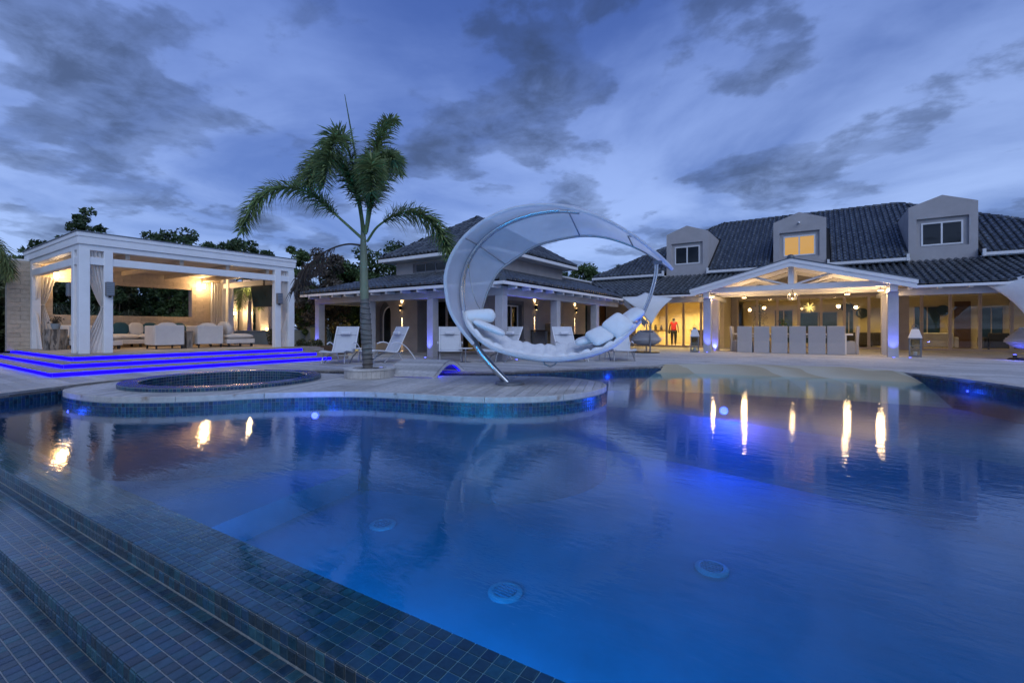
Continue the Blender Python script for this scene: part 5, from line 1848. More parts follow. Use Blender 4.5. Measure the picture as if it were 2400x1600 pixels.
# wall lamps with an upward cone and a thin downward beam
for k, (x, y, z, nx, ny, lb) in enumerate(((-15.14, WY, 1.90, 0, -1, 'two-way wall lamp beside the arched window of the guest wing'),
                                           (WX, 17.30, 1.94, 1, 0, 'two-way wall lamp above the bar table on the guest wing flank'),
                                           (WX, 21.33, 1.94, 1, 0, 'two-way wall lamp above the black box on the guest wing flank'))):
    l_ = thing('two_way_lamp', lb, 'wall lamp', (x, y, z), group='two-way lamps on the guest wing')
    cx, cy = x + nx * 0.10, y + ny * 0.10
    MB().lathe([(0.055, -0.10), (0.06, -0.09), (0.06, 0.09), (0.055, 0.10)], (cx, cy, z), 16).build('cylinder', 'dark_metal', l_, smooth=True)
    MB().tube([(x + nx * .001, y + ny * .001, z), (cx, cy, z)], 0.03).build('mount', 'dark_metal', l_)
    MB().lathe([(0.045, 0.101), (0.045, 0.106)], (cx, cy, z), 14).build('upper_lens', 'bulb_warm', l_)
    MB().lathe([(0.03, -0.106), (0.03, -0.101)], (cx, cy, z), 14).build('lower_lens', 'bulb_warm', l_)
    spot(l_, (x + nx * 0.11, y + ny * 0.11, z + 0.125), (-nx * 0.40, -ny * 0.40, 1), (1, .66, .30), 46, 54, 0.35, 0.01)
    spot(l_, (x + nx * 0.03, y + ny * 0.03, z - 0.13), (-nx * 0.05, -ny * 0.05, -1), (1, .68, .34), 1300, 8.0, 0.6, 0.003)
# blue uplights at the feet of the pillars and columns
UL = 'blue ground lights at the columns'
ups = [(-17.84, 11.36, 'at the foot of the leftmost veranda pillar'), (-11.22, 11.36, 'at the foot of the veranda pillar right of the second lounger'), (-8.0, 12.2, 'in the deck by the corner pillar behind the swing, left one'),
       (-8.0, 18.98, 'at the foot of the last pillar of the wing flank'), (-8.02, 13.4, 'in the deck behind the swing, right one'),
       (GC - 3.0, 20.40, 'at the foot of the left portico column'), (GC - 3.35, 20.48, 'beside the lantern at the left portico column'), (GC + 3.04, 20.40, 'at the foot of the right portico column'),
       (GC + 3.48, 20.55, 'between the right portico column and the lantern'), (GC - 3.04, 22.34, 'at the rear left portico column')]
for k, (x, y, lb) in enumerate(ups):
    l_ = thing('ground_light', 'small blue ground light ' + lb, 'ground light', (x, y, 0.004), group=UL)
    MB().lathe([(0.045, 0.003), (0.045, 0.012), (0.03, 0.014)], (x, y, 0), 14).build('rim', 'steel_dull', l_)
    MB().lathe([(0.03, 0.0145), (0.03, 0.018)], (x, y, 0), 12).build('lens', 'spot_blue', l_)
    if k not in (6, 8):
        dx_, dy_ = (0.0, 0.12) if k not in (3,) else (-0.12, 0.0)
        spot(l_, (x, y, 0.03), (dx_, dy_, 1), UPBLUE, 90, 60, 0.8, 0.02)

# =================================================================== TERRACE FURNITURE
def facing(d):
    """turn so that local +x points along d"""
    return math.atan2(d[1], d[0])


# ------------------------------------------------------------ sun loungers
lo_ = thing('sun_lounger', '', 'sun lounger', group='white sling loungers on the terrace')
HWID = 0.32
prof = [(0.82, 0.345), (0.66, 0.375), (0.40, 0.355), (0.15, 0.315), (-0.02, 0.300), (-0.08, 0.330), (-0.20, 0.55), (-0.34, 0.82), (-0.46, 1.06)]
prof = resample(prof, 30)
rws = []
for k in range(9):
    y = -HWID + 2 * HWID * k / 8
    sag = 0.018 * (1 - (2 * k / 8 - 1) ** 2)
    rws.append([(x + sag * 0.4, y, z - sag) for x, z in prof])
MB().rows(rws).build('sling', 'sling', lo_, smooth=True, recalc=False, solid=0.006, ang=80)
for s in (-1, 1):
    y = s * (HWID + 0.012)
    MB().tube([(x, y, z) for x, z in prof], 0.017, 8).build('side_rail', 'white_paint', lo_, smooth=True)
    # curved arm running down into the rear leg
    arm = catmull([(0.20, 0.545), (0.08, 0.585), (-0.10, 0.575), (-0.32, 0.46), (-0.55, 0.22), (-0.70, 0.012)], 0.06)
    ya = s * (HWID + 0.055)
    MB().tube([(p[0], ya, p[1]) for p in arm], [0.018] * len(arm), 8).build('arm', 'white_paint', lo_, smooth=True)
    MB().tube([(-0.20, s * (HWID + .05), 0.30), (0.18, s * (HWID + .05), 0.18), (0.42, s * (HWID + .05), 0.012)], 0.016, 8).build('leg', 'steel_dull', lo_, smooth=True)
    MB().tube([(0.58, s * (HWID - .02), 0.345), (0.66, s * (HWID - .01), 0.20), (0.72, s * HWID, 0.012)], 0.016, 8).build('leg', 'steel_dull', lo_, smooth=True)
for x, z in ((0.80, 0.335), (-0.02, 0.285), (-0.45, 1.05)):
    MB().tube([(x, -HWID - 0.012, z), (x, HWID + 0.012, z)], 0.013, 8).build('crossbar', 'white_paint', lo_)
ro = []
for k in range(13):
    t = k / 12
    ro.append((-0.325 + 0.075, -0.16 + 0.32 * t, 0.865))
pl_ = MB().tube(ro, [0.02] + [0.052] * 11 + [0.02], 12).build('headrest_roll', 'white_fabric', lo_, smooth=True)
MB().tube([(-0.328, -HWID - .014, 0.80), (-0.310, 0, 0.80), (-0.328, HWID + .014, 0.80)], 0.005, 5).build('strap', 'grey_metal', pl_)
LG = [((-11.75, 8.45, 0), (0.55, -0.83), 'white sling lounger with headrest roll, leftmost of the row by the pavilion steps'),
      ((-10.72, 9.35, 0), (-0.16, -0.99), 'white sling lounger seen half from the side, just right of the palm trunk'),
      ((-9.55, 10.75, 0), (0.68, -0.73), 'white sling lounger facing the bridge, left of the swing mast'),
      ((-7.95, 11.45, 0), (-0.16, -0.99), 'white sling lounger half hidden behind the left end of the swing bed'),
      ((-6.45, 12.75, 0), (0.80, -0.60), 'white sling lounger seen through the swing ring, before the black box'),
      ((-5.25, 14.05, 0), (0.52, -0.85), 'white sling lounger rightmost of the row, beside the hanging basket')]
for i, (p, d, lb) in enumerate(LG):
    place(lo_, i == 0, p, facing(d), lb)

# ------------------------------------------------------------ round side tables
tb = thing('side_table', '', 'side table', group='small round tables between the loungers')
MB().lathe([(0.20, 0.40), (0.22, 0.405), (0.22, 0.42), (0.20, 0.425)], (0, 0, 0), 24).build('top', 'white_paint', tb)
MB().lathe([(0.022, 0.014), (0.022, 0.40)], (0, 0, 0), 12).build('stem', 'steel_dull', tb)
MB().lathe([(0.17, 0.0), (0.17, 0.008), (0.03, 0.014)], (0, 0, 0), 24).build('base', 'steel_dull', tb)
for i, (p, lb) in enumerate((((-11.35, 8.75, 0), 'small round table between the first two loungers, left of the palm trunk'), ((-8.75, 10.55, 0), 'small round table right behind the bridge arch'),
                             ((-5.65, 13.35, 0), 'small round table between the last two loungers'))):
    place(tb, i == 0, p, 0, lb)

# ------------------------------------------------------------ palm planter
pln = thing('round_planter', 'low round timber-clad planter holding the palm', 'planter', (-7.70, 6.19, 0))
PR = 0.50
for k in range(36):
    t = 2 * math.pi * k / 36
    MB().obox((-7.70 + (PR - .015) * math.cos(t), 6.19 + (PR - .015) * math.sin(t), 0.085), (0.03, 2 * math.pi * PR / 36 - 0.004, 0.16), t).build('stave', 'coping', pln)
MB().lathe([(PR + 0.02, 0.166), (PR + 0.02, 0.196), (PR - 0.16, 0.196), (PR - 0.16, 0.15)], (-7.70, 6.19, 0), 48, cap=False).build('rim', 'decking', pln)
MB().lathe([(PR - 0.03, 0.003), (PR - 0.03, 0.165), (0.01, 0.165)], (-7.70, 6.19, 0), 36, cap=False).build('soil', 'soil', pln)
l_ = thing('planter_light', 'small pale blue light in the planter at the foot of the palm', 'ground light', (-7.48, 6.30, 0.17))
MB().lathe([(0.05, 0.0), (0.05, 0.03), (0.04, 0.035)], (-7.48, 6.30, 0.166), 14).build('housing', 'steel_dull', l_)
MB().lathe([(0.036, 0.036), (0.036, 0.04)], (-7.48, 6.30, 0.166), 14).build('lens', 'screen_glow', l_)
spot(l_, (-7.48, 6.30, 0.22), (-0.22, -0.1, 1), (0.35, 0.55, 1.0), 8, 50, 0.8, 0.02)

# ------------------------------------------------------------ arched bridge with blue glow
BA = (-0.332, 0.943)                        # walking direction
BS = (BA[1], -BA[0])
b0 = (-6.55, 6.72)
br = thing('arched_bridge', 'small white arched boardwalk bridge glowing blue underneath', 'bridge', (-6.9, 7.6, 0))
BL, BW = 1.75, 1.0


def bpt(s, t, z):
    return (b0[0] + BA[0] * s + BS[0] * t, b0[1] + BA[1] * s + BS[1] * t, z)


def hump(s):
    q = min(1, max(0, s / BL))
    return 0.012 + 0.27 * math.sin(math.pi * q) ** 1.15


n = 17
for k in range(n):
    s0, s1_ = BL * k / n + .004, BL * (k + 1) / n - .004
    z0, z1 = hump(s0), hump(s1_)
    MB().add([bpt(s0, -BW, z0), bpt(s0, 0.12, z0), bpt(s1_, 0.12, z1), bpt(s1_, -BW, z1), bpt(s0, -BW, z0 + .03), bpt(s0, 0.12, z0 + .03), bpt(s1_, 0.12, z1 + .03), bpt(s1_, -BW, z1 + .03)],
             [(0, 3, 2, 1), (4, 5, 6, 7), (0, 1, 5, 4), (1, 2, 6, 5), (2, 3, 7, 6), (3, 0, 4, 7)]).build('slat', 'decking', br)
for t in (-BW + .02, 0.10):
    top, bot = [], []
    for k in range(25):
        s = BL * k / 24
        top.append(bpt(s, t, hump(s) - 0.003))
        bot.append(bpt(s, t, max(0.0, hump(s) - 0.075) if 0.06 < k / 24 < 0.94 else 0.0))
    MB().rows([top, bot]).build('arch_rib', 'white_paint', br, solid=0.04, recalc=False)
led = MB()
led.tube([bpt(BL * (k + 2) / 28, 0.05, hump(BL * (k + 2) / 28) - 0.045) for k in range(25)], 0.018, 6)
led.build('led_strip', 'led_blue', br)
led = MB()
led.tube([bpt(BL * (k + 2) / 28, -0.45, hump(BL * (k + 2) / 28) - 0.04) for k in range(25)], 0.014, 6)
led.build('led_strip', 'led_blue', br)

point(br, bpt(BL * 0.5, -0.15, 0.10), BLUE, 9, 0.05)

# ------------------------------------------------------------ crescent swing bed
SO = Vector((-4.6, 6.79, 0))
sw = thing('swing_bed', 'huge crescent moon swing bed with white canopy on a curved steel mast', 'swing bed', tuple(SO))


def S3(pts, n=None, step=0.08):
    c = catmull(pts, step)
    P = [tuple(np.array(p) + np.array(SO)) for p in c]
    return [tuple(p) for p in resample(P, n)] if n else P


fr = [(2.43, 1.63, 2.07), (2.32, 1.31, 2.25), (2.03, 0.82, 2.56), (1.64, 0.37, 2.83), (1.22, 0.03, 2.99), (0.86, -0.21, 3.05), (0.44, -0.49, 3.0), (0.09, -0.73, 2.84), (-0.25, -0.91, 2.57), (-0.46, -1.03, 2.25), (-0.55, -1.1, 1.91), (-0.55, -1.09, 1.61), (-0.49, -1.05, 1.29), (-0.36, -0.94, 1.0), (-0.2, -0.8, 0.74)]
bk = [(2.39, 1.66, 2.08), (2.19, 1.71, 2.23), (1.79, 1.74, 2.51), (1.27, 1.57, 2.74), (0.84, 1.34, 2.8), (0.43, 1.07, 2.73), (0.07, 0.83, 2.61), (-0.23, 0.62, 2.39), (-0.51, 0.41, 2.13), (-0.66, 0.28, 1.81), (-0.76, 0.21, 1.46), (-0.8, 0.18, 1.27), (-0.78, 0.2, 1.09), (-0.69, 0.24, 0.95), (-0.55, 0.29, 0.82)]
ms = [(2.41, 1.62, 2.07), (2.25, 1.51, 2.25), (1.92, 1.29, 2.56), (1.46, 0.98, 2.94), (1.02, 0.68, 3.14), (0.64, 0.43, 3.15), (0.25, 0.17, 3.07), (-0.07, -0.05, 2.92), (-0.38, -0.25, 2.67), (-0.59, -0.4, 2.35), (-0.7, -0.47, 2.03), (-0.75, -0.5, 1.71), (-0.73, -0.49, 1.39), (-0.65, -0.44, 1.09), (-0.53, -0.36, 0.76)]
mast = [(-0.03, -0.02, 0.02), (-0.3, -0.2, 0.37), (-0.47, -0.32, 0.64), (-0.6, -0.4, 0.95), (-0.69, -0.46, 1.29), (-0.72, -0.49, 1.64), (-0.69, -0.47, 1.96), (-0.61, -0.41, 2.24), (-0.45, -0.31, 2.52), (-0.24, -0.16, 2.75), (0.02, 0.01, 2.92), (0.35, 0.23, 3.05), (0.73, 0.49, 3.11), (1.04, 0.7, 3.09)]
bf = [(-0.61, -0.59, 1.31), (-0.35, -0.72, 1.0), (0.03, -0.65, 0.7), (0.48, -0.4, 0.55), (0.93, -0.1, 0.49), (1.37, 0.19, 0.55), (1.71, 0.48, 0.68), (1.9, 0.79, 0.89), (2.01, 1.17, 1.12)]
bb = [(-0.8, -0.35, 1.33), (-0.78, -0.04, 1.14), (-0.55, 0.29, 0.9), (-0.17, 0.61, 0.72), (0.31, 0.93, 0.66), (0.82, 1.27, 0.7), (1.25, 1.5, 0.82), (1.59, 1.54, 0.99), (1.91, 1.46, 1.15)]
rod = [(2.21, 1.48, 2.17), (2.2, 1.48, 1.99), (2.16, 1.45, 1.76), (2.09, 1.4, 1.5), (2.0, 1.34, 1.27), (1.95, 1.3, 1.14)]
cab = [(-0.61, -0.41, 2.1), (-0.58, -0.39, 1.8), (-0.52, -0.35, 1.52), (-0.51, -0.22, 1.36)]
loop = [(0.64, 0.07, 0.46), (0.67, 0.09, 0.38), (0.75, 0.14, 0.34), (0.81, 0.18, 0.37), (0.86, 0.21, 0.44)]
Fr, Bk, Ms = S3(fr, 60), S3(bk, 60), S3(ms, 60)
rows_ = []
for t in np.linspace(-1, 1, 11):
    row = []
    for a, m_, b in zip(Fr, Ms, Bk):
        A, M_, B = Vector(a), Vector(m_), Vector(b)
        # quadratic through the two rims and the mast line
        p = A * (0.5 * t * (t - 1)) + M_ * (1 - t * t) + B * (0.5 * t * (t + 1)) if False else A * (t * (t - 1) / 2) + M_ * (1 - t * t) + B * (t * (t + 1) / 2)
        row.append(tuple(p))
    rows_.append(row)
MB().rows(rows_).build('canopy', 'canopy_fabric', sw, smooth=True, recalc=False, ang=80)
MB().tube(Fr, 0.030, 10).build('front_rim', 'canopy_fabric', sw, smooth=True)
MB().tube(Bk, 0.024, 10).build('rear_rim', 'steel_dull', sw, smooth=True)
M_ = S3(mast, None, 0.05)
MB().tube(M_, [0.062 - 0.030 * (i / len(M_)) for i in range(len(M_))], 14).build('mast', 'steel', sw, smooth=True)
M2 = [tuple(Vector(p) + Vector((0.045, -0.065, 0.0))) for p in M_[int(len(M_) * .18):int(len(M_) * .93)]]
MB().tube(M2, 0.020, 8).build('mast_stay', 'steel', sw, smooth=True)
for i in (10, 22, 40):
    MB().tube([Fr[i], tuple(Vector(Ms[i]) - Vector((0, 0, 0.03))), Bk[i]], 0.012, 6).build('canopy_rib', 'steel_dull', sw)
MB().lathe([(0.26, 0.001), (0.26, 0.04), (0.245, 0.05), (0.01, 0.05)], tuple(SO), 32).build('base_plate', 'grey_metal', sw, bevel=0.004)
R_ = S3(rod)
MB().tube(R_, 0.020, 10).build('hanger_rod', 'steel', sw, smooth=True)
MB().tube([tuple(Vector(p) + Vector((-0.05, 0.03, 0))) for p in R_], 0.016, 8).build('hanger_rod', 'steel', sw, smooth=True)
MB().obox((SO.x + 2.21, SO.y + 1.48, 2.19), (0.16, 0.06, 0.06), R(34)).build('pivot', 'grey_metal', sw)
MB().tube(S3(cab), 0.008, 6).build('cable', 'steel_dull', sw)
MB().obox((SO.x - 0.62, SO.y - 0.43, 2.12), (0.05, 0.05, 0.07), R(34)).build('pulley', 'wood_pale', sw, bevel=0.008)
MB().tube(S3(loop), 0.014, 8).build('foot_loop', 'steel_dull', sw, smooth=True)
MB().tube([(SO.x - 0.47, SO.y - 0.32, 0.62), (SO.x - 0.18, SO.y - 0.08, 0.25), (SO.x - 0.02, SO.y - 0.02, 0.03)], 0.006, 5).build('guy_wire', 'steel_dull', sw)
Bf, Bb = S3(bf, 60), S3(bb, 60)
rows_ = []
for t in np.linspace(0, 1, 11):
    rows_.append([tuple(Vector(a).lerp(Vector(b), float(t)) - Vector((0, 0, 0.16 * math.sin(math.pi * t) * math.sin(math.pi * i / 59) ** 0.6))) for i, (a, b) in enumerate(zip(Bf, Bb))])
MB().rows(rows_).build('bed_shell', 'canopy_fabric', sw, smooth=True, recalc=False, solid=0.012, ang=80)
MB().tube(Bf, [0.018 + 0.022 * math.sin(math.pi * i / 59) for i in range(60)], 10).build('bed_rim', 'canopy_fabric', sw, smooth=True)
MB().tube(Bb, 0.022, 10).build('bed_rim', 'canopy_fabric', sw, smooth=True)
# tufted mattress: rolls across the bed with pinched seams
nl, nw = 150, 26
top_, bot_ = [], []
for j in range(nw + 1):
    t = 0.04 + 0.92 * j / nw
    rt_, rb_ = [], []
    for i in range(nl + 1):
        q = 2 + 55 * i / nl
        k = min(58, int(q))
        a = Vector(Bf[k]).lerp(Vector(Bf[k + 1]), q - k)
        b = Vector(Bb[k]).lerp(Vector(Bb[k + 1]), q - k)
        s = math.sin(math.pi * q / 59) ** 0.6
        p = a.lerp(b, t) - Vector((0, 0, 0.16 * math.sin(math.pi * t) * s))
        puff = abs(math.sin(math.pi * (i + 1.6 * math.sin(t * 5.0)) / nl * 17)) ** 0.5 * (0.35 + 0.65 * abs(math.sin(math.pi * 4 * t)) ** 0.4) * (0.85 + 0.3 * math.sin(i * 0.37 + t * 7))
        edge = max(0.0, min(1, min(t - 0.04, 0.96 - t) / 0.07)) ** 0.5 * min(1, min(i, nl - i) / 5) ** 0.5
        rt_.append(tuple(p + Vector((0, 0, 0.02 + (0.055 + 0.055 * puff) * edge))))
        rb_.append(tuple(p + Vector((0, 0, 0.012))))
    top_.append(rt_)
    bot_.append(rb_)
mt = thing('tufted_mattress', 'white tufted mattress lying in the swing bed', 'mattress', (SO.x + 0.7, SO.y + 0.4, 0.5))
MB().rows(top_).build('quilted_top', 'white_fabric', mt, smooth=True, recalc=False, ang=120)
MB().rows(bot_).build('underside', 'white_fabric', mt, smooth=True, recalc=False)
bol = MB()
ax = Vector((0.62, 0.42, 0.05)).normalized()
c0 = Vector((-0.45, -0.33, 1.22)) + SO
pts_, rad_ = [], []
for k in range(17):
    u = -0.30 + 0.60 * k / 16
    pts_.append(c0 + ax * u)
    rad_.append(0.125 * max(0.0, 1 - (abs(u) / 0.302) ** 6) ** 0.5 + 0.004)
tag(MB().tube(pts_, rad_, 20).build('bolster', 'white_fabric', smooth=True, ang=100), 'round white bolster at the head of the swing bed', 'pillow', 'pillows on the swing bed')
PW = [((-0.24, -0.30, 1.02), (0.62, 0.46, 0.13), 0.6, 0.05, 0.40, 'flat white pillow below the bolster on the swing bed'),
      ((1.80, 1.18, 1.20), (0.50, 0.44, 0.17), 0.6, 0.25, -0.62, 'white pillow highest at the foot end of the swing bed'),
      ((1.70, 0.86, 1.06), (0.44, 0.44, 0.16), 0.9, 0.75, -0.6, 'white pillow standing under the highest one at the foot end'),
      ((1.48, 1.10, 0.97), (0.48, 0.44, 0.15), 0.3, 0.15, -0.42, 'white pillow third from the foot end of the swing bed'),
      ((1.44, 0.66, 0.88), (0.40, 0.42, 0.15), 0.8, 0.55, -0.4, 'white pillow fourth from the foot end, near the front rim'),
      ((1.16, 0.78, 0.80), (0.46, 0.42, 0.14), 0.5, 0.1, -0.25, 'white pillow fifth from the foot end, lying flat'),
      ]
for p, s_, rz, rx, ry, lb in PW:
    o = xform(cushion_mesh(s_[0], s_[1], s_[2], 0.38, 28, 10), (SO.x + p[0], SO.y + p[1], p[2]), rz, rx, ry).build('pillow', 'white_fabric', smooth=True, ang=100)
    tag(o, lb, 'pillow', 'pillows on the swing bed')

# ------------------------------------------------------------ hanging baskets with sail shades
pod = thing('hanging_basket_seat', '', 'hanging seat', group='hanging basket seats with sails')
MB().lathe([(0.55, 0.0), (0.55, 0.03), (0.50, 0.05), (0.02, 0.06)], (0, 0, 0), 32).build('base', 'dark_metal', pod)
MB().tube([(0.10, 0.32, 0.05), (0.10, 0.30, 1.0), (0.07, 0.20, 1.9), (0.0, 0.05, 2.45)], [0.028, 0.026, 0.022, 0.015], 10).build('pole', 'steel_dull', pod, smooth=True)
MB().tube([(0.02, -0.52, 0.05), (0.02, -0.54, 0.6), (0.01, -0.50, 1.30)], [0.030, 0.028, 0.02], 10).build('pole', 'grey_metal', pod, smooth=True)
pr_ = [(0.03, 0.30), (0.30, 0.31), (0.46, 0.38), (0.60, 0.52), (0.57, 0.60), (0.46, 0.72), (0.34, 0.86), (0.30, 0.93), (0.27, 0.90), (0.40, 0.70), (0.52, 0.56), (0.42, 0.44), (0.03, 0.36)]
bs = MB()
n = 40
vs_, fs_ = [], []
for r_, z in pr_:
    for k in range(n):
        t = 2 * math.pi * k / n
        dip = -0.10 * max(0, -math.sin(t)) * max(0, (z - 0.6)) / 0.3
        vs_.append((r_ * 1.05 * math.cos(t), r_ * 0.85 * math.sin(t), z + dip))
for i in range(len(pr_) - 1):
    for k in range(n):
        fs_.append((i * n + k, i * n + (k + 1) % n, (i + 1) * n + (k + 1) % n, (i + 1) * n + k))
bs.add(vs_, fs_).build('basket', 'wicker', pod, smooth=True, recalc=False, ang=60)
for k in range(9):
    z = 0.40 + k * 0.055
    rr = np.interp(z, [0.38, 0.52, 0.60, 0.72, 0.93], [0.47, 0.61, 0.58, 0.47, 0.31])
    MB().tube([(rr * 1.05 * math.cos(t), rr * 0.85 * math.sin(t), z) for t in [2 * math.pi * q / 30 for q in range(30)]], 0.011, 5, closed=True).build('weave_band', 'wicker', pod)
for a in (0.5, 2.6, 4.0, 5.4):
    MB().tube([(0.30 * math.cos(a), 0.25 * math.sin(a), 0.90), (0.01, -0.02, 1.28)], 0.007, 5).build('cord', 'cream_fabric', pod)
# sail: four corners with hollow edges, and the shaded flap behind it
def sail(c, n=16, pull=0.13, belly=0.16):
    A, B, C, D = [Vector(p) for p in c]
    rr = []
    for i in range(n + 1):
        u = i / n
        row = []
        for j in range(n + 1):
            v_ = j / n
            p = (A * (1 - u) + B * u) * (1 - v_) + (D * (1 - u) + C * u) * v_
            ce = (A + B + C + D) / 4
            k = max(math.sin(math.pi * u) * (1 if v_ in (0, 1) else 1) * (abs(2 * v_ - 1) ** 2), math.sin(math.pi * v_) * (abs(2 * u - 1) ** 2))
            p = p + (ce - p) * pull * k + Vector((0, -1, 0)) * belly * math.sin(math.pi * u) * math.sin(math.pi * v_)
            row.append(tuple(p))
        rr.append(row)
    return MB().rows(rr)


sail([(0.0, 0.10, 2.52), (1.02, -0.25, 2.26), (0.06, -0.55, 1.16), (-1.02, -0.25, 2.24)]).build('sail', 'sling', pod, smooth=True, recalc=False, solid=0.006, ang=90)
sail([(-1.02, -0.24, 2.235), (0.0, -0.50, 1.20), (0.04, 0.30, 1.05), (-0.85, 0.45, 2.05)], belly=-0.1).build('sail_flap', 'sling', pod, smooth=True, recalc=False, solid=0.006, ang=90)
place(pod, True, (-5.95, 18.95, 0), R(33), 'grey woven hanging basket under a white kite sail, left of the lit kitchen')
place(pod, False, (5.75, 21.2, 0), R(-22), 'grey woven hanging basket under a large white sail at the right edge', 1.12).scale.x = -1.12
l_ = thing('ground_light', 'blue light on the base of the right-hand hanging basket', 'ground light', (5.2, 20.75, 0.1), group=UL)
MB().lathe([(0.05, 0), (0.05, 0.08), (0.04, 0.1)], (5.2, 20.85, 0.075), 12).build('housing', 'dark_metal', l_)
MB().lathe([(0.036, 0.101), (0.036, 0.105)], (5.2, 20.85, 0.075), 12).build('lens', 'spot_blue', l_)
point(l_, (5.2, 20.80, 0.27), UPBLUE, 6, 0.03)

# ------------------------------------------------------------ floor lanterns
lt = thing('floor_lantern', '', 'lantern', group='tall floor lanterns')
for a in (-0.15, 0.15):
    for b_ in (-0.15, 0.15):
        MB().box(a - 0.018, a + 0.018, b_ - 0.018, b_ + 0.018, 0.0, 0.66).build('corner_post', 'grey_metal', lt)
for z in (0.03, 0.63):
    for a in (-0.15, 0.15):
        MB().box(a - 0.016, a + 0.016, -0.13, 0.13, z, z + 0.035).build('rail', 'grey_metal', lt)
        MB().box(-0.13, 0.13, a - 0.016, a + 0.016, z + .001, z + 0.034).build('rail', 'grey_metal', lt)
for a in (-0.15, 0.15):
    MB().box(a - 0.003, a + 0.003, -0.13, 0.13, 0.07, 0.62).build('pane', 'pane_glass', lt)
    MB().box(-0.13, 0.13, a - 0.003, a + 0.003, 0.07, 0.62).build('pane', 'pane_glass', lt)
MB().box(-0.16, 0.16, -0.16, 0.16, 0.012, 0.028).build('tray', 'grey_metal', lt)
MB().lathe([(0.055, 0), (0.06, 0.12), (0.055, 0.16), (0.01, 0.165)], (0, 0, 0.03), 16).build('candle', 'paper_shade', lt)
v = [(-0.19, -0.19, 0.67), (0.19, -0.19, 0.67), (0.19, 0.19, 0.67), (-0.19, 0.19, 0.67), (-0.10, -0.10, 0.98), (0.10, -0.10, 0.98), (0.10, 0.10, 0.98), (-0.10, 0.10, 0.98)]
MB().add(v, [(0, 3, 2, 1), (4, 5, 6, 7), (0, 1, 5, 4), (1, 2, 6, 5), (2, 3, 7, 6), (3, 0, 4, 7)]).build('roof', 'paper_shade', lt, bevel=0.006)
MB().box(-0.06, 0.06, -0.06, 0.06, 0.98, 1.05).build('chimney', 'grey_metal', lt)
MB().tube([(-0.09, 0, 1.02), (-0.07, 0, 1.11), (0, 0, 1.15), (0.07, 0, 1.11), (0.09, 0, 1.02)], 0.008, 6).build('handle', 'grey_metal', lt)
place(lt, True, (-4.36, 20.55, 0), R(10), 'tall grey lantern with white roof, left of the portico')
place(lt, False, (2.88, 21.35, 0), R(-6), 'tall grey lantern with white roof, right of the portico')

# ------------------------------------------------------------ dining table and slipcovered chairs
tbl = thing('dining_table', 'long white outdoor dining table under the gable portico', 'table', (-0.95, 22.35, 0))
for k in range(4):
    MB().box(-3.0, 1.15, 21.92 + k * 0.235, 22.15 + k * 0.235, 0.74, 0.80).build('top_board', 'white_paint', tbl, bevel=0.008)
for x in (-2.75, 0.9):
    for y in (22.0, 22.75):
        MB().box(x - 0.05, x + 0.05, y - 0.05, y + 0.05, 0.0, 0.739).build('leg', 'white_paint', tbl)
MB().box(-2.69, 0.84, 22.34, 22.42, 0.62, 0.70).build('stretcher', 'white_paint', tbl)
dc = thing('dining_chair', '', 'chair', group='slipcovered chairs at the dining table')
# local: back towards -y, seat towards +y
CWd = 0.285
bp = [(-0.02, 0.0), (0.0, 0.45), (-0.02, 0.80), (-0.045, 1.10), (0.045, 1.10), (0.075, 0.80), (0.095, 0.46), (0.095, 0.0)]
MB().prism(bp, -CWd, CWd, 'x').build('back_cover', 'grey_linen', dc, bevel=0.02)
MB().box(-CWd + 0.005, CWd - 0.005, 0.10, 0.58, 0.0, 0.47).build('skirt', 'grey_linen', dc, bevel=0.015)
xform(cushion_mesh(2 * CWd - .01, 0.48, 0.09, 0.3), (0, 0.34, 0.485)).build('seat_pad', 'grey_linen', dc, smooth=True)
for a in (-CWd + .03, CWd - .03):
    for b_ in (0.02, 0.54):
        MB().box(a - .02, a + .02, b_ - .02, b_ + .02, -0.0, 0.02).build('foot', 'dark_metal', dc)
xs = [-2.545, -1.915, -1.28, -0.655, -0.015, 0.595]
od = ['leftmost', 'second from left', 'third from left', 'third from right', 'second from right', 'rightmost']
for i, x in enumerate(xs):
    place(dc, i == 0, (x, 21.38 + random.uniform(-.02, .02), 0), random.uniform(-.02, .02), 'grey slipcovered dining chair, back to the pool, %s of the row of six' % od[i])
place(dc, False, (-3.18, 22.35, 0), R(-90), 'grey slipcovered dining chair at the left end of the table, side on')
place(dc, False, (1.33, 22.35, 0), R(90), 'grey slipcovered dining chair at the right end of the table, side on')
vz = thing('flower_vase', 'vase with red flowers on the dining table', 'vase', (-1.2, 22.3, 0.8))
MB().lathe([(0.06, 0), (0.09, 0.10), (0.05, 0.20), (0.06, 0.24)], (-1.2, 22.3, 0.802), 14).build('vase', 'dark_metal', vz, smooth=True)
lf, fl = MB(), MB()
for k in range(90):
    a, r_, h_ = random.uniform(0, 6.28), random.uniform(0, 0.2), random.uniform(0.22, 0.60)
    c = Vector((-1.2 + r_ * math.cos(a), 22.3 + r_ * math.sin(a), 0.8 + h_))
    d = Vector((random.gauss(0, 1), random.gauss(0, 1), random.gauss(0, 1))).normalized() * 0.06
    e = d.orthogonal().normalized() * 0.022
    (fl if k % 9 == 0 else lf).add([c - d, c + e, c + d, c - e], [(0, 1, 2, 3)])
lf.build('leaves', 'leaf_dark', vz, recalc=False)
fl.build('blossom', 'flower', vz, recalc=False)
for k, (x, lb) in enumerate(((-0.35, 'small red-leaved pot on the dining table, fourth gap'), (0.33, 'small dark bowl on the dining table near its right end'))):
    o = MB().lathe([(0.05, 0), (0.11, 0.07), (0.12, 0.11), (0.10, 0.10)], (x, 22.3, 0.802), 14).build('table_bowl', 'wood_brown', smooth=True)
    tag(o, lb, 'bowl')

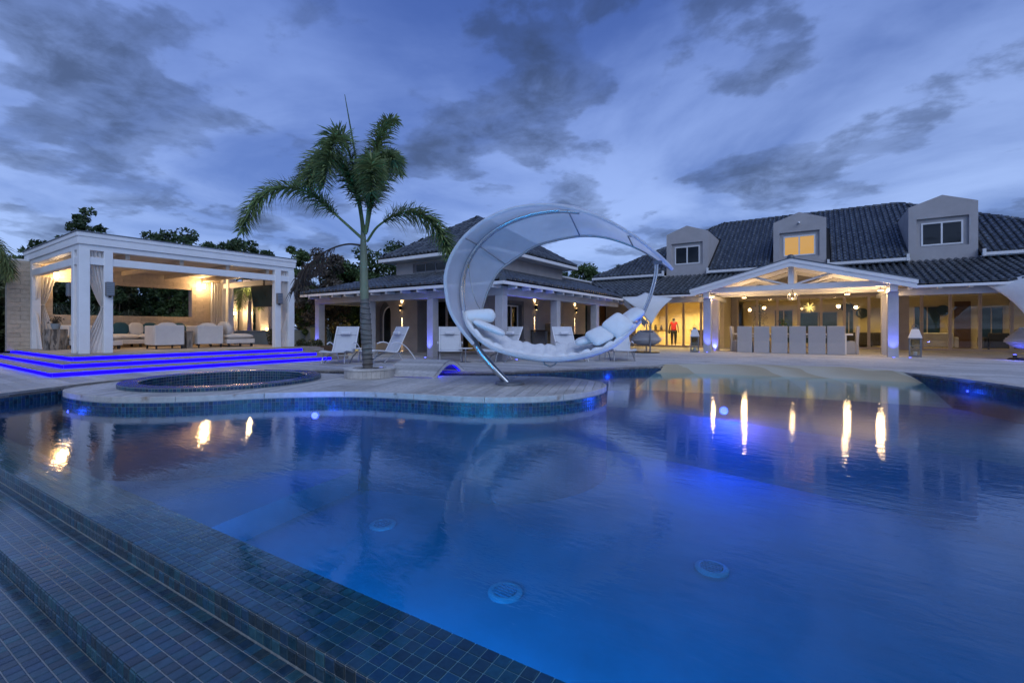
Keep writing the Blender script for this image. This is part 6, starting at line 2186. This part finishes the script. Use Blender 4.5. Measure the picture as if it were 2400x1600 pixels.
# ------------------------------------------------------------ things along the guest wing flank
bt_ = thing('bar_table', 'tall glass-fronted bar table under the wing lamp', 'bar table', (-9.9, 17.5, 0))
MB().box(-10.36, -9.55, 16.9, 18.1, 0.90, 0.94).build('top', 'wood_brown', bt_, bevel=0.006)
for y in (16.98, 18.02):
    for x in (-10.3, -9.62):
        MB().box(x - 0.03, x + 0.03, y - 0.03, y + 0.03, 0.0, 0.899).build('leg', 'grey_metal', bt_)
MB().box(-10.28, -10.26, 17.02, 17.98, 0.05, 0.88).build('panel', 'plaster_dark', bt_)
cb = thing('wooden_cabinet', 'warm wooden cabinet stack right of the bar table', 'cabinet', (-9.95, 18.5, 0))
for k in range(3):
    MB().box(-10.35, -9.7, 18.18, 18.75, 0.05 + k * 0.40, 0.43 + k * 0.40).build('drawer_box', 'wood_pale', cb, bevel=0.008)
    MB().box(-9.699, -9.68, 18.40, 18.53, 0.24 + k * 0.40, 0.26 + k * 0.40).build('handle', 'dark_metal', cb)
MB().box(-10.35, -9.7, 18.2, 18.73, 0.0, 0.049).build('plinth', 'dark_metal', cb)
bx_ = thing('black_cube_box', 'black cube-shaped storage box under the far wing lamp', 'box', (-9.9, 21.6, 0))
MB().box(-10.35, -9.75, 21.0, 22.2, 0.0, 0.66).build('box', 'black', bx_, bevel=0.01)
MB().box(-10.37, -9.73, 20.98, 22.22, 0.662, 0.72).build('lid', 'black', bx_, bevel=0.01)

# ------------------------------------------------------------ person in red
def skin(name, verts, edges, radii, material, parent, sub=2):
    me = bpy.data.meshes.new(name)
    inv = _root_inv(parent)
    me.from_pydata([tuple(inv @ Vector(p)) for p in verts] if inv is not None else verts, edges, [])
    me.materials.append(MATS[material])
    o = bpy.data.objects.new(name, me)
    COL.objects.link(o)
    o.parent = parent
    m = o.modifiers.new('skin', 'SKIN')
    if not me.skin_vertices:
        bm_ = bmesh.new()
        bm_.from_mesh(me)
        bm_.verts.layers.skin.verify()
        bm_.to_mesh(me)
        bm_.free()
    for i, r_ in enumerate(radii):
        me.skin_vertices[0].data[i].radius = r_ if isinstance(r_, tuple) else (r_, r_)
    me.skin_vertices[0].data[0].use_root = True
    m.use_smooth_shade = True
    s = o.modifiers.new('sub', 'SUBSURF')
    s.levels = s.render_levels = sub
    return o


PXY = (-6.95, 27.3)
pe = thing('person', 'person in a red top and dark trousers walking away inside the kitchen', 'person', (PXY[0], PXY[1], 0), R(14))
INV_keep = INV[pe.name]
INV[pe.name] = Matrix.Identity(4)
H = 1.60
bv = [(0, 0, .90), (0, .01, 1.10), (0, .0, 1.28), (0, -.01, 1.38), (0, .0, 1.44), (0, .03, 1.51), (0, .02, 1.60),
      (-.16, 0, 1.34), (-.22, .02, 1.10), (-.24, .08, .86), (-.24, .11, .77),
      (.16, 0, 1.34), (.23, -.01, 1.10), (.25, .03, .86), (.25, .05, .77),
      (-.09, 0, .84), (-.10, .03, .48), (-.10, -.06, .09), (-.10, .06, .04),
      (.09, 0, .84), (.10, .05, .48), (.09, .05, .09), (.09, .17, .04)]
be = [(0, 1), (1, 2), (2, 3), (3, 4), (4, 5), (5, 6), (2, 7), (7, 8), (8, 9), (9, 10), (2, 11), (11, 12), (12, 13), (13, 14), (0, 15), (15, 16), (16, 17), (17, 18), (0, 19), (19, 20), (20, 21), (21, 22)]
brd = [(.14, .10), (.12, .085), (.14, .09), .055, .05, .085, .07, .05, .04, .032, .03, .05, .04, .032, .03, .085, .058, .035, .035, .085, .058, .035, .035]
skin('body', bv, be, brd, 'skin', pe)
skin('top', [(0, 0, .86), (0, .0, .98), (0, .01, 1.12), (0, 0, 1.28), (-.15, 0, 1.35), (-.19, 0.01, 1.24), (.15, 0, 1.35), (.19, 0, 1.24)], [(0, 1), (1, 2), (2, 3), (3, 4), (4, 5), (3, 6), (6, 7)],
     [(.185, .135), (.17, .125), (.145, .11), (.16, .11), .07, .06, .07, .06], 'red_cloth', pe)
skin('trousers', [(0, 0, .90), (-.09, 0, .82), (-.10, .03, .48), (-.10, -.05, .11), (.09, 0, .82), (.10, .05, .48), (.09, .05, .11)], [(0, 1), (1, 2), (2, 3), (0, 4), (4, 5), (5, 6)],
     [(.16, .12), .105, .078, .055, .105, .078, .055], 'dark_cloth', pe)
skin('hair', [(0, -.01, 1.60), (0, -.035, 1.53), (0, -.04, 1.46)], [(0, 1), (1, 2)], [.085, .092, .06], 'hair', pe)
skin('shoe', [(-.10, -.08, .035), (-.10, .10, .03)], [(0, 1)], [.045, .035], 'dark_cloth', pe, 1)
skin('shoe', [(.09, .03, .035), (.09, .21, .03)], [(0, 1)], [.045, .035], 'dark_cloth', pe, 1)
INV[pe.name] = INV_keep
hb = thing('shoulder_bag', 'dark shoulder bag at the left hip of the person in red', 'bag', (PXY[0] - 0.27, PXY[1] + 0.02, 0.8))
xform(cushion_mesh(0.12, 0.26, 0.26, 0.4), (PXY[0] - 0.25, PXY[1] - 0.02, 0.82), R(14)).build('pouch', 'dark_cloth', hb, smooth=True)
MB().tube([(PXY[0] - 0.25, PXY[1] - 0.10, 0.93), (PXY[0] - 0.22, PXY[1] - 0.06, 1.2), (PXY[0] - 0.12, PXY[1] - 0.02, 1.42)], 0.012, 5).build('strap', 'dark_cloth', hb)

# =================================================================== PLANTS
def leaflets(mb, c, d, side, L_, wdt, droop):
    """one narrow leaflet of two segments"""
    side = side.normalized()
    m = c + d * (L_ * 0.55) + Vector((0, 0, -droop * L_ * 0.22))
    e = c + d * L_ + Vector((0, 0, -droop * L_ * 0.75))
    mb.add([c - side * wdt * .35, c + side * wdt * .35, m + side * wdt * .5, m - side * wdt * .5, e], [(0, 1, 2, 3), (3, 2, 4)])


def frond(parent, pts, n=60, ll=0.42, wdt=0.030, material='frond', ranks=3, start=0.2, r0=0.028, name='frond', droop=0.5):
    c = catmull(pts, 0.05)
    C = [Vector(p) for p in resample(c, 40)]
    st = MB().tube([tuple(p) for p in C], [r0 * (1 - 0.9 * i / 39) + 0.002 for i in range(40)], 6)
    nst = len(st.f)
    for k in range(n):
        t = start + (1 - start) * (k + random.random() * .6) / n
        q = min(38.99, t * 39)
        i = int(q)
        p = C[i].lerp(C[i + 1], q - i)
        T = (C[i + 1] - C[i]).normalized()
        sx = T.cross(Vector((0, 0, 1)))
        if sx.length < .1:
            sx = Vector((1, 0, 0))
        sx.normalize()
        up_ = sx.cross(T)
        env = min(1, (t - start) / 0.12 + 0.35) * (1 - 0.45 * max(0, (t - 0.75) / 0.25))
        for s in (-1, 1):
            for r_ in range(ranks):
                a = (-0.75 + 0.62 * r_) + random.gauss(0, 0.18)
                d = (T * (0.42 + random.gauss(0, .15)) + (sx * s * math.cos(a) + up_ * math.sin(a)) * 1.0).normalized()
                leaflets(st, p, d, T.cross(d), ll * env * random.uniform(0.8, 1.12), wdt, droop * random.uniform(0.6, 1.3))
    o = st.build(name, material, parent, recalc=False)
    return o


PB_ = Vector((-7.79, 6.14, 0.165))
RT = Vector((0.8305, 0.557, 0))
TC = Vector((0.557, -0.8305, 0))


def pl3(u, w_, v_):
    return PB_ + RT * u + TC * w_ + Vector((0, 0, v_ - 0.165))


palm = thing('palm_tree', 'foxtail palm with bushy fronds in the round planter on the island', 'palm tree', tuple(PB_))
tp = [(0.06, 0.16), (0.06, 0.4), (0.05, 0.8), (0.03, 1.2), (0.0, 1.55), (-0.02, 1.8)]
zz = np.linspace(0.16, 1.62, 60)
rad = np.interp(zz, [0.16, 0.5, 0.95, 1.3, 1.62], [0.100, 0.102, 0.112, 0.105, 0.082])
rad = rad + 0.003 * np.sin(zz * 2 * math.pi / 0.115)
MB().tube([tuple(pl3(0.06 - 0.07 * (z - .16) / 1.5, 0, z)) for z in zz], rad.tolist(), 20).build('trunk', 'trunk_grey', palm, smooth=True)
rg = MB()
for z in np.arange(0.26, 1.6, 0.105):
    r_ = float(np.interp(z, zz, rad)) + 0.003
    c = pl3(0.06 - 0.07 * (z - .16) / 1.5, 0, z + random.uniform(-.01, .01))
    tl = random.uniform(-.03, .03)
    MB().tube([tuple(c + Vector((r_ * math.cos(t), r_ * math.sin(t), tl * math.cos(t)))) for t in [2 * math.pi * q / 24 for q in range(24)]], 0.008, 5, closed=True).build('leaf_scar', 'palm_ring', palm)
zz = np.linspace(1.60, 3.15, 30)
rad = np.interp(zz, [1.6, 1.75, 2.3, 2.75, 3.15], [0.083, 0.090, 0.078, 0.062, 0.040])
MB().tube([tuple(pl3(-0.01 - 0.03 * (z - 1.6) / 1.5, 0, z)) for z in zz], rad.tolist(), 18).build('crownshaft', 'crownshaft', palm, smooth=True)
FR = [[(-.05, 0, 2.86), (-.45, .1, 3.22), (-1.05, .2, 3.72), (-1.65, .3, 3.78), (-2.10, .35, 3.45), (-2.33, .4, 2.92)],
      [(-.02, 0, 3.0), (-.22, -.1, 3.75), (-.62, -.2, 4.35), (-1.15, -.3, 4.42), (-1.58, -.35, 3.95)],
      [(0, 0.05, 3.0), (-.10, .18, 3.8), (-.22, .45, 4.40), (-.30, .80, 4.42), (-.36, 1.05, 3.9), (-.38, 1.15, 3.5)],
      [(.02, 0, 3.0), (.12, -.1, 3.9), (.22, -.25, 4.7), (.35, -.4, 5.12), (.50, -.55, 5.22)],
      [(.04, 0, 2.80), (.32, .08, 3.12), (.85, .15, 3.36), (1.35, .2, 3.22), (1.68, .25, 2.78), (1.78, .28, 2.45)],
      [(.03, .05, 2.95), (.15, .2, 3.6), (.28, .5, 4.05), (.38, .8, 3.95), (.44, 1.0, 3.45)],
      [(-.02, .04, 3.0), (-.16, .12, 3.7), (-.42, .30, 4.15), (-.72, .45, 4.1), (-.95, .55, 3.7)],
      [(.02, .02, 2.95), (.16, .08, 3.6), (.36, .15, 4.15), (.52, .2, 4.35), (.66, .25, 4.2)],
      [(.02, -.04, 3.0), (.14, -.2, 3.75), (.30, -.55, 4.4), (.36, -.9, 4.6), (.42, -1.2, 4.4)]]
for f_ in FR:
    f_ = [(u, w_, 3.0 + (v_ - 3.0) * (1.16 if f_[2][2] > 3.9 else 1.05) if v_ > 3 else v_) for u, w_, v_ in f_]
    frond(palm, [tuple(pl3(*p)) for p in f_], 64, 0.40, 0.034, 'frond', 4, 0.22, droop=0.45)
MB().tube([tuple(pl3(-.05, 0, 3.0)), tuple(pl3(-.20, 0, 4.6)), tuple(pl3(-.42, 0, 5.85))], [0.03, 0.022, 0.006], 8).build('spear_leaf', 'leaf_dark', palm, smooth=True)
frond(palm, [tuple(pl3(*p)) for p in [(-.05, 0, 2.72), (-.35, .05, 2.74), (-.70, .1, 2.62), (-1.0, .15, 2.40), (-1.25, .2, 2.10), (-1.4, .2, 1.75)]], 40, 0.45, 0.018, 'frond_dead', 2, 0.30, 0.020, 'dead_frond', 0.7)

# palm at the left edge: only its right-hand fronds reach into the picture
LP_ = Vector((-19.5, 1.30, -0.03))
lp = thing('palm_tree', 'palm at the far left edge with drooping fronds before the pavilion corner', 'palm tree', tuple(LP_))
MB().tube([tuple(LP_ + Vector((0, 0, z))) for z in (0, 1.0, 1.9, 2.75)], [0.13, 0.12, 0.11, 0.08], 14).build('trunk', 'trunk_grey', lp, smooth=True)
for a, up_, L_ in ((25, .9, 1.55), (60, 1.1, 1.5), (-20, 1.0, 1.5), (110, 1.0, 1.5), (170, 1.0, 1.6), (230, 1.1, 1.5), (290, 1.0, 1.5)):
    d = Vector((math.cos(R(a)), math.sin(R(a)), 0))
    frond(lp, [tuple(LP_ + d * (L_ * s) + Vector((0, 0, 2.75 + up_ * 0.85 * z))) for s, z in ((0.0, 0.0), (0.25, .7), (0.55, 1.05), (0.85, .85), (1.05, .25), (1.12, -.3))], 70, 0.40, 0.026, 'frond', 3, 0.2, droop=0.7)


def leaf_cloud(n, clumps, size, lw=0.5):
    """n leaf faces spread round clump centres; returns a mesh builder"""
    ci = RNG.integers(0, len(clumps), n)
    C = np.array([c[:3] for c in clumps])[ci]
    rr = np.array([c[3] for c in clumps])[ci]
    dirs = RNG.normal(0, 1, (n, 3))
    dirs /= np.linalg.norm(dirs, axis=1)[:, None]
    P = C + dirs * (rr * RNG.uniform(0.35, 1.0, n) ** 0.6)[:, None] * np.array((1, 1, 0.8))
    a = RNG.normal(0, 1, (n, 3)) + dirs * 0.7
    a /= np.linalg.norm(a, axis=1)[:, None]
    b = np.cross(a, RNG.normal(0, 1, (n, 3)))
    b /= np.linalg.norm(b, axis=1)[:, None]
    s = size * RNG.uniform(0.6, 1.3, n)
    a *= s[:, None]
    b *= (s * lw)[:, None]
    V = np.stack([P - a, P + b * .9 - a * .1, P + a, P - b * .9 - a * .1], 1).reshape(-1, 3)
    m = MB()
    m.v = [tuple(x) for x in V.tolist()]
    m.f = [(4 * i, 4 * i + 1, 4 * i + 2, 4 * i + 3) for i in range(n)]
    return m


def tree(name, label, x, y, h, rx, rz, zc=None, n=6000, size=0.09, m='leaf_dark', nc=40, cat='tree', group=None, trunk=0.12, gap=0.75, base=-0.03):
    t = thing(name, label, cat, (x, y, base), group=group)
    zc = zc if zc is not None else h - rz
    cl = []
    for k in range(nc):
        while True:
            p = RNG.uniform(-1, 1, 3)
            if np.linalg.norm(p) < 1:
                break
        p = p * (0.55 + 0.45 * np.linalg.norm(p))
        cl.append((x + p[0] * rx, y + p[1] * rx, zc + p[2] * rz, RNG.uniform(0.22, 0.45) * min(rx, rz) * gap))
    tr = MB()
    fork = max(0.3, zc - rz * 0.7)
    tr.tube([(x, y, base), (x + .05, y, fork * .5), (x - .03, y + .04, fork)], [trunk, trunk * .8, trunk * .6], 8)
    tr.build('trunk', 'bark', t, smooth=True)
    br_ = MB()
    for c in cl[:max(8, nc // 3)]:
        a = Vector((x - .03, y + .04, fork))
        b = Vector(c[:3])
        mid_ = a.lerp(b, .5) + Vector((RNG.normal(0, .15), RNG.normal(0, .15), RNG.normal(0.1, .1)))
        br_.tube([a, mid_, b], [trunk * .45, trunk * .25, trunk * .08], 5, cap=False)
    br_.build('branches', 'bark', t, recalc=False)
    leaf_cloud(n, cl, size).build('crown', m, t, recalc=False)
    return t


BGT = 'trees behind the pavilion and wing'
tree('leafy_tree', 'tall airy tree rising above the left corner of the pavilion roof', -27.7, 6.65, 6.4, 1.0, 1.6, n=1700, size=0.12, nc=26, group=BGT, gap=0.8, m='leaf_dark')
tree('leafy_tree', 'small airy tree top left of the tall one, above the pavilion edge', -30.9, 5.5, 5.3, 0.85, 0.9, n=800, size=0.12, nc=16, group=BGT, m='leaf_dark')
tree('leafy_tree', 'dense green tree left of the pavilion wall, lower left edge', -28.6, 3.9, 4.1, 2.2, 2.0, n=9000, size=0.11, nc=60, group=BGT, m='leaf_mid')
tree('leafy_tree', 'dark tree at the extreme left edge behind the palm frond', -33.0, 3.2, 5.0, 2.4, 2.3, n=7000, size=0.13, nc=50, group=BGT)
tree('leafy_tree', 'spreading tree top above the middle of the pavilion roof, left half', -25.9, 9.0, 5.75, 2.0, 1.6, n=6000, size=0.10, nc=46, group=BGT)
tree('leafy_tree', 'spreading tree top above the middle of the pavilion roof, right half', -24.0, 10.4, 5.65, 1.9, 1.6, n=6000, size=0.10, nc=44, group=BGT)
tree('leafy_tree', 'small tree top just left of the large palm frond tips', -22.4, 11.6, 4.85, 0.9, 0.8, n=1800, size=0.09, nc=16, group=BGT)
tree('leafy_tree', 'brownish drooping tree right of the pavilion corner', -19.5, 13.0, 4.85, 1.25, 2.2, n=12000, size=0.080, nc=80, m='leaf_brown', group=BGT)
tree('leafy_tree', 'pale leafed shrubby tree between the pavilion and the brownish tree', -20.7, 12.5, 4.9, 1.1, 2.3, n=9000, size=0.09, nc=60, m='leaf_mid', group=BGT)
tree('leafy_tree', 'dense green tree directly behind the palm trunk', -20.2, 15.6, 5.5, 2.1, 2.7, n=16000, size=0.10, nc=80, m='leaf_mid', group=BGT)
tree('leafy_tree', 'dark green tree between the palm trunk and the upper wing roof', -18.9, 16.6, 5.4, 2.1, 2.7, n=16000, size=0.10, nc=80, m='leaf_dark', group=BGT)
tree('leafy_tree', 'olive tree crown behind the left end of the wing roof', -18.6, 18.6, 5.2, 2.0, 2.5, n=10000, size=0.10, nc=60, m='leaf_olive', group=BGT)
tree('leafy_tree', 'round dense green tree beyond the gap between the two houses', -16.6, 37.2, 6.8, 2.1, 2.0, n=9000, size=0.14, nc=60, m='leaf_mid', group=BGT, trunk=0.2)
tree('leafy_tree', 'second round green tree left of the gap between the houses', -19.2, 36.4, 6.3, 2.0, 1.9, n=7000, size=0.14, nc=50, m='leaf_mid', group=BGT, trunk=0.2)
tree('leafy_tree', 'thin sparse tree right of the round green tree in the gap', -15.3, 40.6, 7.3, 0.9, 1.5, n=900, size=0.13, nc=16, m='leaf_dark', group=BGT, trunk=0.1)
# the wood seen through the opening of the pavilion wall
wood = []
for k in range(14):
    yy = 1.5 + k * 0.85
    tree('hedge_tree', '%s leafy garden tree behind the stone wall, %s from the left' % (('dark', 'mid-green', 'dark', 'olive')[k % 4], ('first', 'second', 'third', 'fourth', 'fifth', 'sixth', 'seventh', 'eighth', 'ninth', 'tenth', 'eleventh', 'twelfth', 'thirteenth', 'last')[k]), -25.2 - (k % 3) * 0.9, yy + RNG.uniform(-.3, .3), 3.6 + RNG.uniform(-.3, .5), 1.0, 1.7, zc=1.8, n=7000, size=0.085,
         m=('leaf_dark', 'leaf_mid', 'leaf_dark', 'leaf_olive')[k % 4], nc=40, cat='tree', group='garden trees behind the pavilion wall')
for k in range(9):
    tree('hedge_tree', 'tall dark tree of the back row behind the stone wall, %s from the left' % ('first', 'second', 'third', 'fourth', 'fifth', 'sixth', 'seventh', 'eighth', 'last')[k], -29.5 - (k % 2), 1.0 + k * 1.7, 4.0 + RNG.uniform(-.2, .3), 1.5, 2.1, zc=1.9, n=6000, size=0.12,
         m=('leaf_dark', 'leaf_mid')[k % 2], nc=50, group='back row of garden trees')
# strap-leaved plants in front of the wood, seen through the opening and by the wing
SHR = 'strap-leaved garden shrubs'
for k, (x, y, h, m_, lb) in enumerate(((-22.3, 4.35, 2.2, 'leaf_pale', 'pale drooping strap-leaved shrub in the left part of the pavilion opening'), (-22.8, 5.7, 2.15, 'leaf_pale', 'grey pointed shrub near the middle of the pavilion opening'),
                                      (-22.5, 6.5, 2.0, 'leaf_olive', 'yellow-green shrub right of the grey one in the pavilion opening'), (-22.0, 7.3, 1.75, 'leaf_mid', 'low arching shrub at the right end of the pavilion opening'),
                                      (-19.3, 14.4, 2.5, 'leaf_mid', 'tall strap-leaved shrub behind the first lounger'), (-18.9, 15.4, 2.4, 'leaf_olive', 'yellowish strap-leaved shrub left of the palm trunk'),
                                      (-20.3, 14.0, 2.3, 'leaf_dark', 'dark strap-leaved shrub by the gate pier'))):
    t = thing('strap_shrub', lb, 'shrub', (x, y, -0.03), group=SHR)
    MB().tube([(x, y, -.03), (x + .03, y, h * .3)], [.07, .05], 8).build('stem', 'bark', t)
    b = MB()
    for q in range(420):
        a = random.uniform(0, 6.28)
        r_ = random.uniform(0.1, 0.75)
        z0 = random.uniform(0.25, 1.0) * h * 0.85
        c = Vector((x + .15 * r_ * math.cos(a), y + .15 * r_ * math.sin(a), z0))
        d = Vector((math.cos(a), math.sin(a), random.uniform(0.0, 1.0))).normalized()
        leaflets(b, c, d, Vector((-math.sin(a), math.cos(a), 0)), random.uniform(0.4, 0.75), 0.035, 1.3)
    b.build('leaves', m_, t, recalc=False)
# flowering bush at the right foot of the pavilion and the blue-lit palm behind it
t = thing('flowering_bush', 'loose flowering bush lit from below at the right end of the pavilion', 'shrub', (-17.6, 9.75, 0.3))
b = leaf_cloud(900, [(-17.6 + RNG.normal(0, .25), 9.75 + RNG.normal(0, .22), 0.62 + RNG.normal(0, .16), 0.16) for k in range(20)], 0.055)
b.build('leaves', 'leaf_olive', t, recalc=False)
b = leaf_cloud(90, [(-17.6 + RNG.normal(0, .25), 9.75 + RNG.normal(0, .22), 0.75 + RNG.normal(0, .12), 0.16) for k in range(12)], 0.035)
b.build('blossom', 'flower', t, recalc=False)
b = MB()
for k in range(10):
    b.tube([(-17.6, 9.75, 0.24), (-17.6 + random.gauss(0, .25), 9.75 + random.gauss(0, .2), 0.8)], 0.008, 5, cap=False)
b.build('twigs', 'bark', t, recalc=False)
l_ = thing('garden_spotlight', 'warm garden spotlight glowing under the flowering bush', 'spotlight', (-17.2, 10.0, 0.3))
MB().lathe([(0.03, 0), (0.045, 0.06), (0.045, 0.10)], (-17.2, 10.0, 0.30), 12).build('head', 'dark_metal', l_)
MB().lathe([(0.04, 0.101), (0.04, 0.104)], (-17.2, 10.0, 0.30), 12).build('lens', 'bulb_warm', l_)
point(l_, (-17.2, 9.95, 0.50), WARM, 5, 0.03)
l_ = thing('garden_spotlight', 'small yellow garden light at the foot of the shrubs behind the first lounger', 'spotlight', (-17.6, 13.2, 0.0))
MB().lathe([(0.03, 0), (0.045, 0.06), (0.045, 0.10)], (-18.3, 13.6, -0.03), 12).build('head', 'dark_metal', l_)
MB().lathe([(0.04, 0.101), (0.04, 0.104)], (-18.3, 13.6, -0.03), 12).build('lens', 'bulb_warm', l_)
point(l_, (-18.3, 13.5, 0.3), (1.0, 0.8, 0.25), 14, 0.05)
bp_ = thing('palm_tree', 'slim palm with stem lit blue between the columns beyond the pavilion', 'palm tree', (-20.9, 10.25, -0.03))
MB().tube([(-20.9, 10.25, -.03), (-20.9, 10.27, 1.2), (-20.88, 10.28, 2.2)], [0.10, 0.085, 0.06], 14).build('trunk', 'trunk_grey', bp_, smooth=True)
for a in range(0, 360, 45):
    d = Vector((math.cos(R(a)), math.sin(R(a)), 0))
    frond(bp_, [tuple(Vector((-20.88, 10.28, 2.2)) + d * s + Vector((0, 0, z))) for s, z in ((0.0, 0.0), (0.15, .38), (0.42, .58), (0.72, .42), (0.92, 0.05), (1.0, -.35))], 40, 0.34, 0.024, 'frond', 2, 0.2, 0.018)
l_ = thing('ground_light', 'blue ground light under the slim palm beyond the pavilion', 'ground light', (-20.6, 10.05, 0.0), group=UL)
MB().lathe([(0.05, 0), (0.05, 0.05), (0.04, 0.06)], (-20.6, 10.05, -0.03), 12).build('housing', 'dark_metal', l_)
MB().lathe([(0.036, 0.061), (0.036, 0.064)], (-20.6, 10.05, -0.03), 12).build('lens', 'spot_blue', l_)
spot(l_, (-20.6, 10.05, 0.06), (-0.16, 0.11, 1), BLUE, 70, 40, 0.7, 0.02)
# plants in the timber box
t = thing('planter_shrubs', 'row of small shrubs in the brown timber planter box', 'shrub', (-16.0, 10.2, 0.3))
leaf_cloud(1200, [(-16.0 + RNG.normal(0, .25), 9.3 + 1.9 * RNG.random(), 0.40 + RNG.normal(0, .05), 0.14) for k in range(24)], 0.05).build('leaves', 'leaf_olive', t, recalc=False)
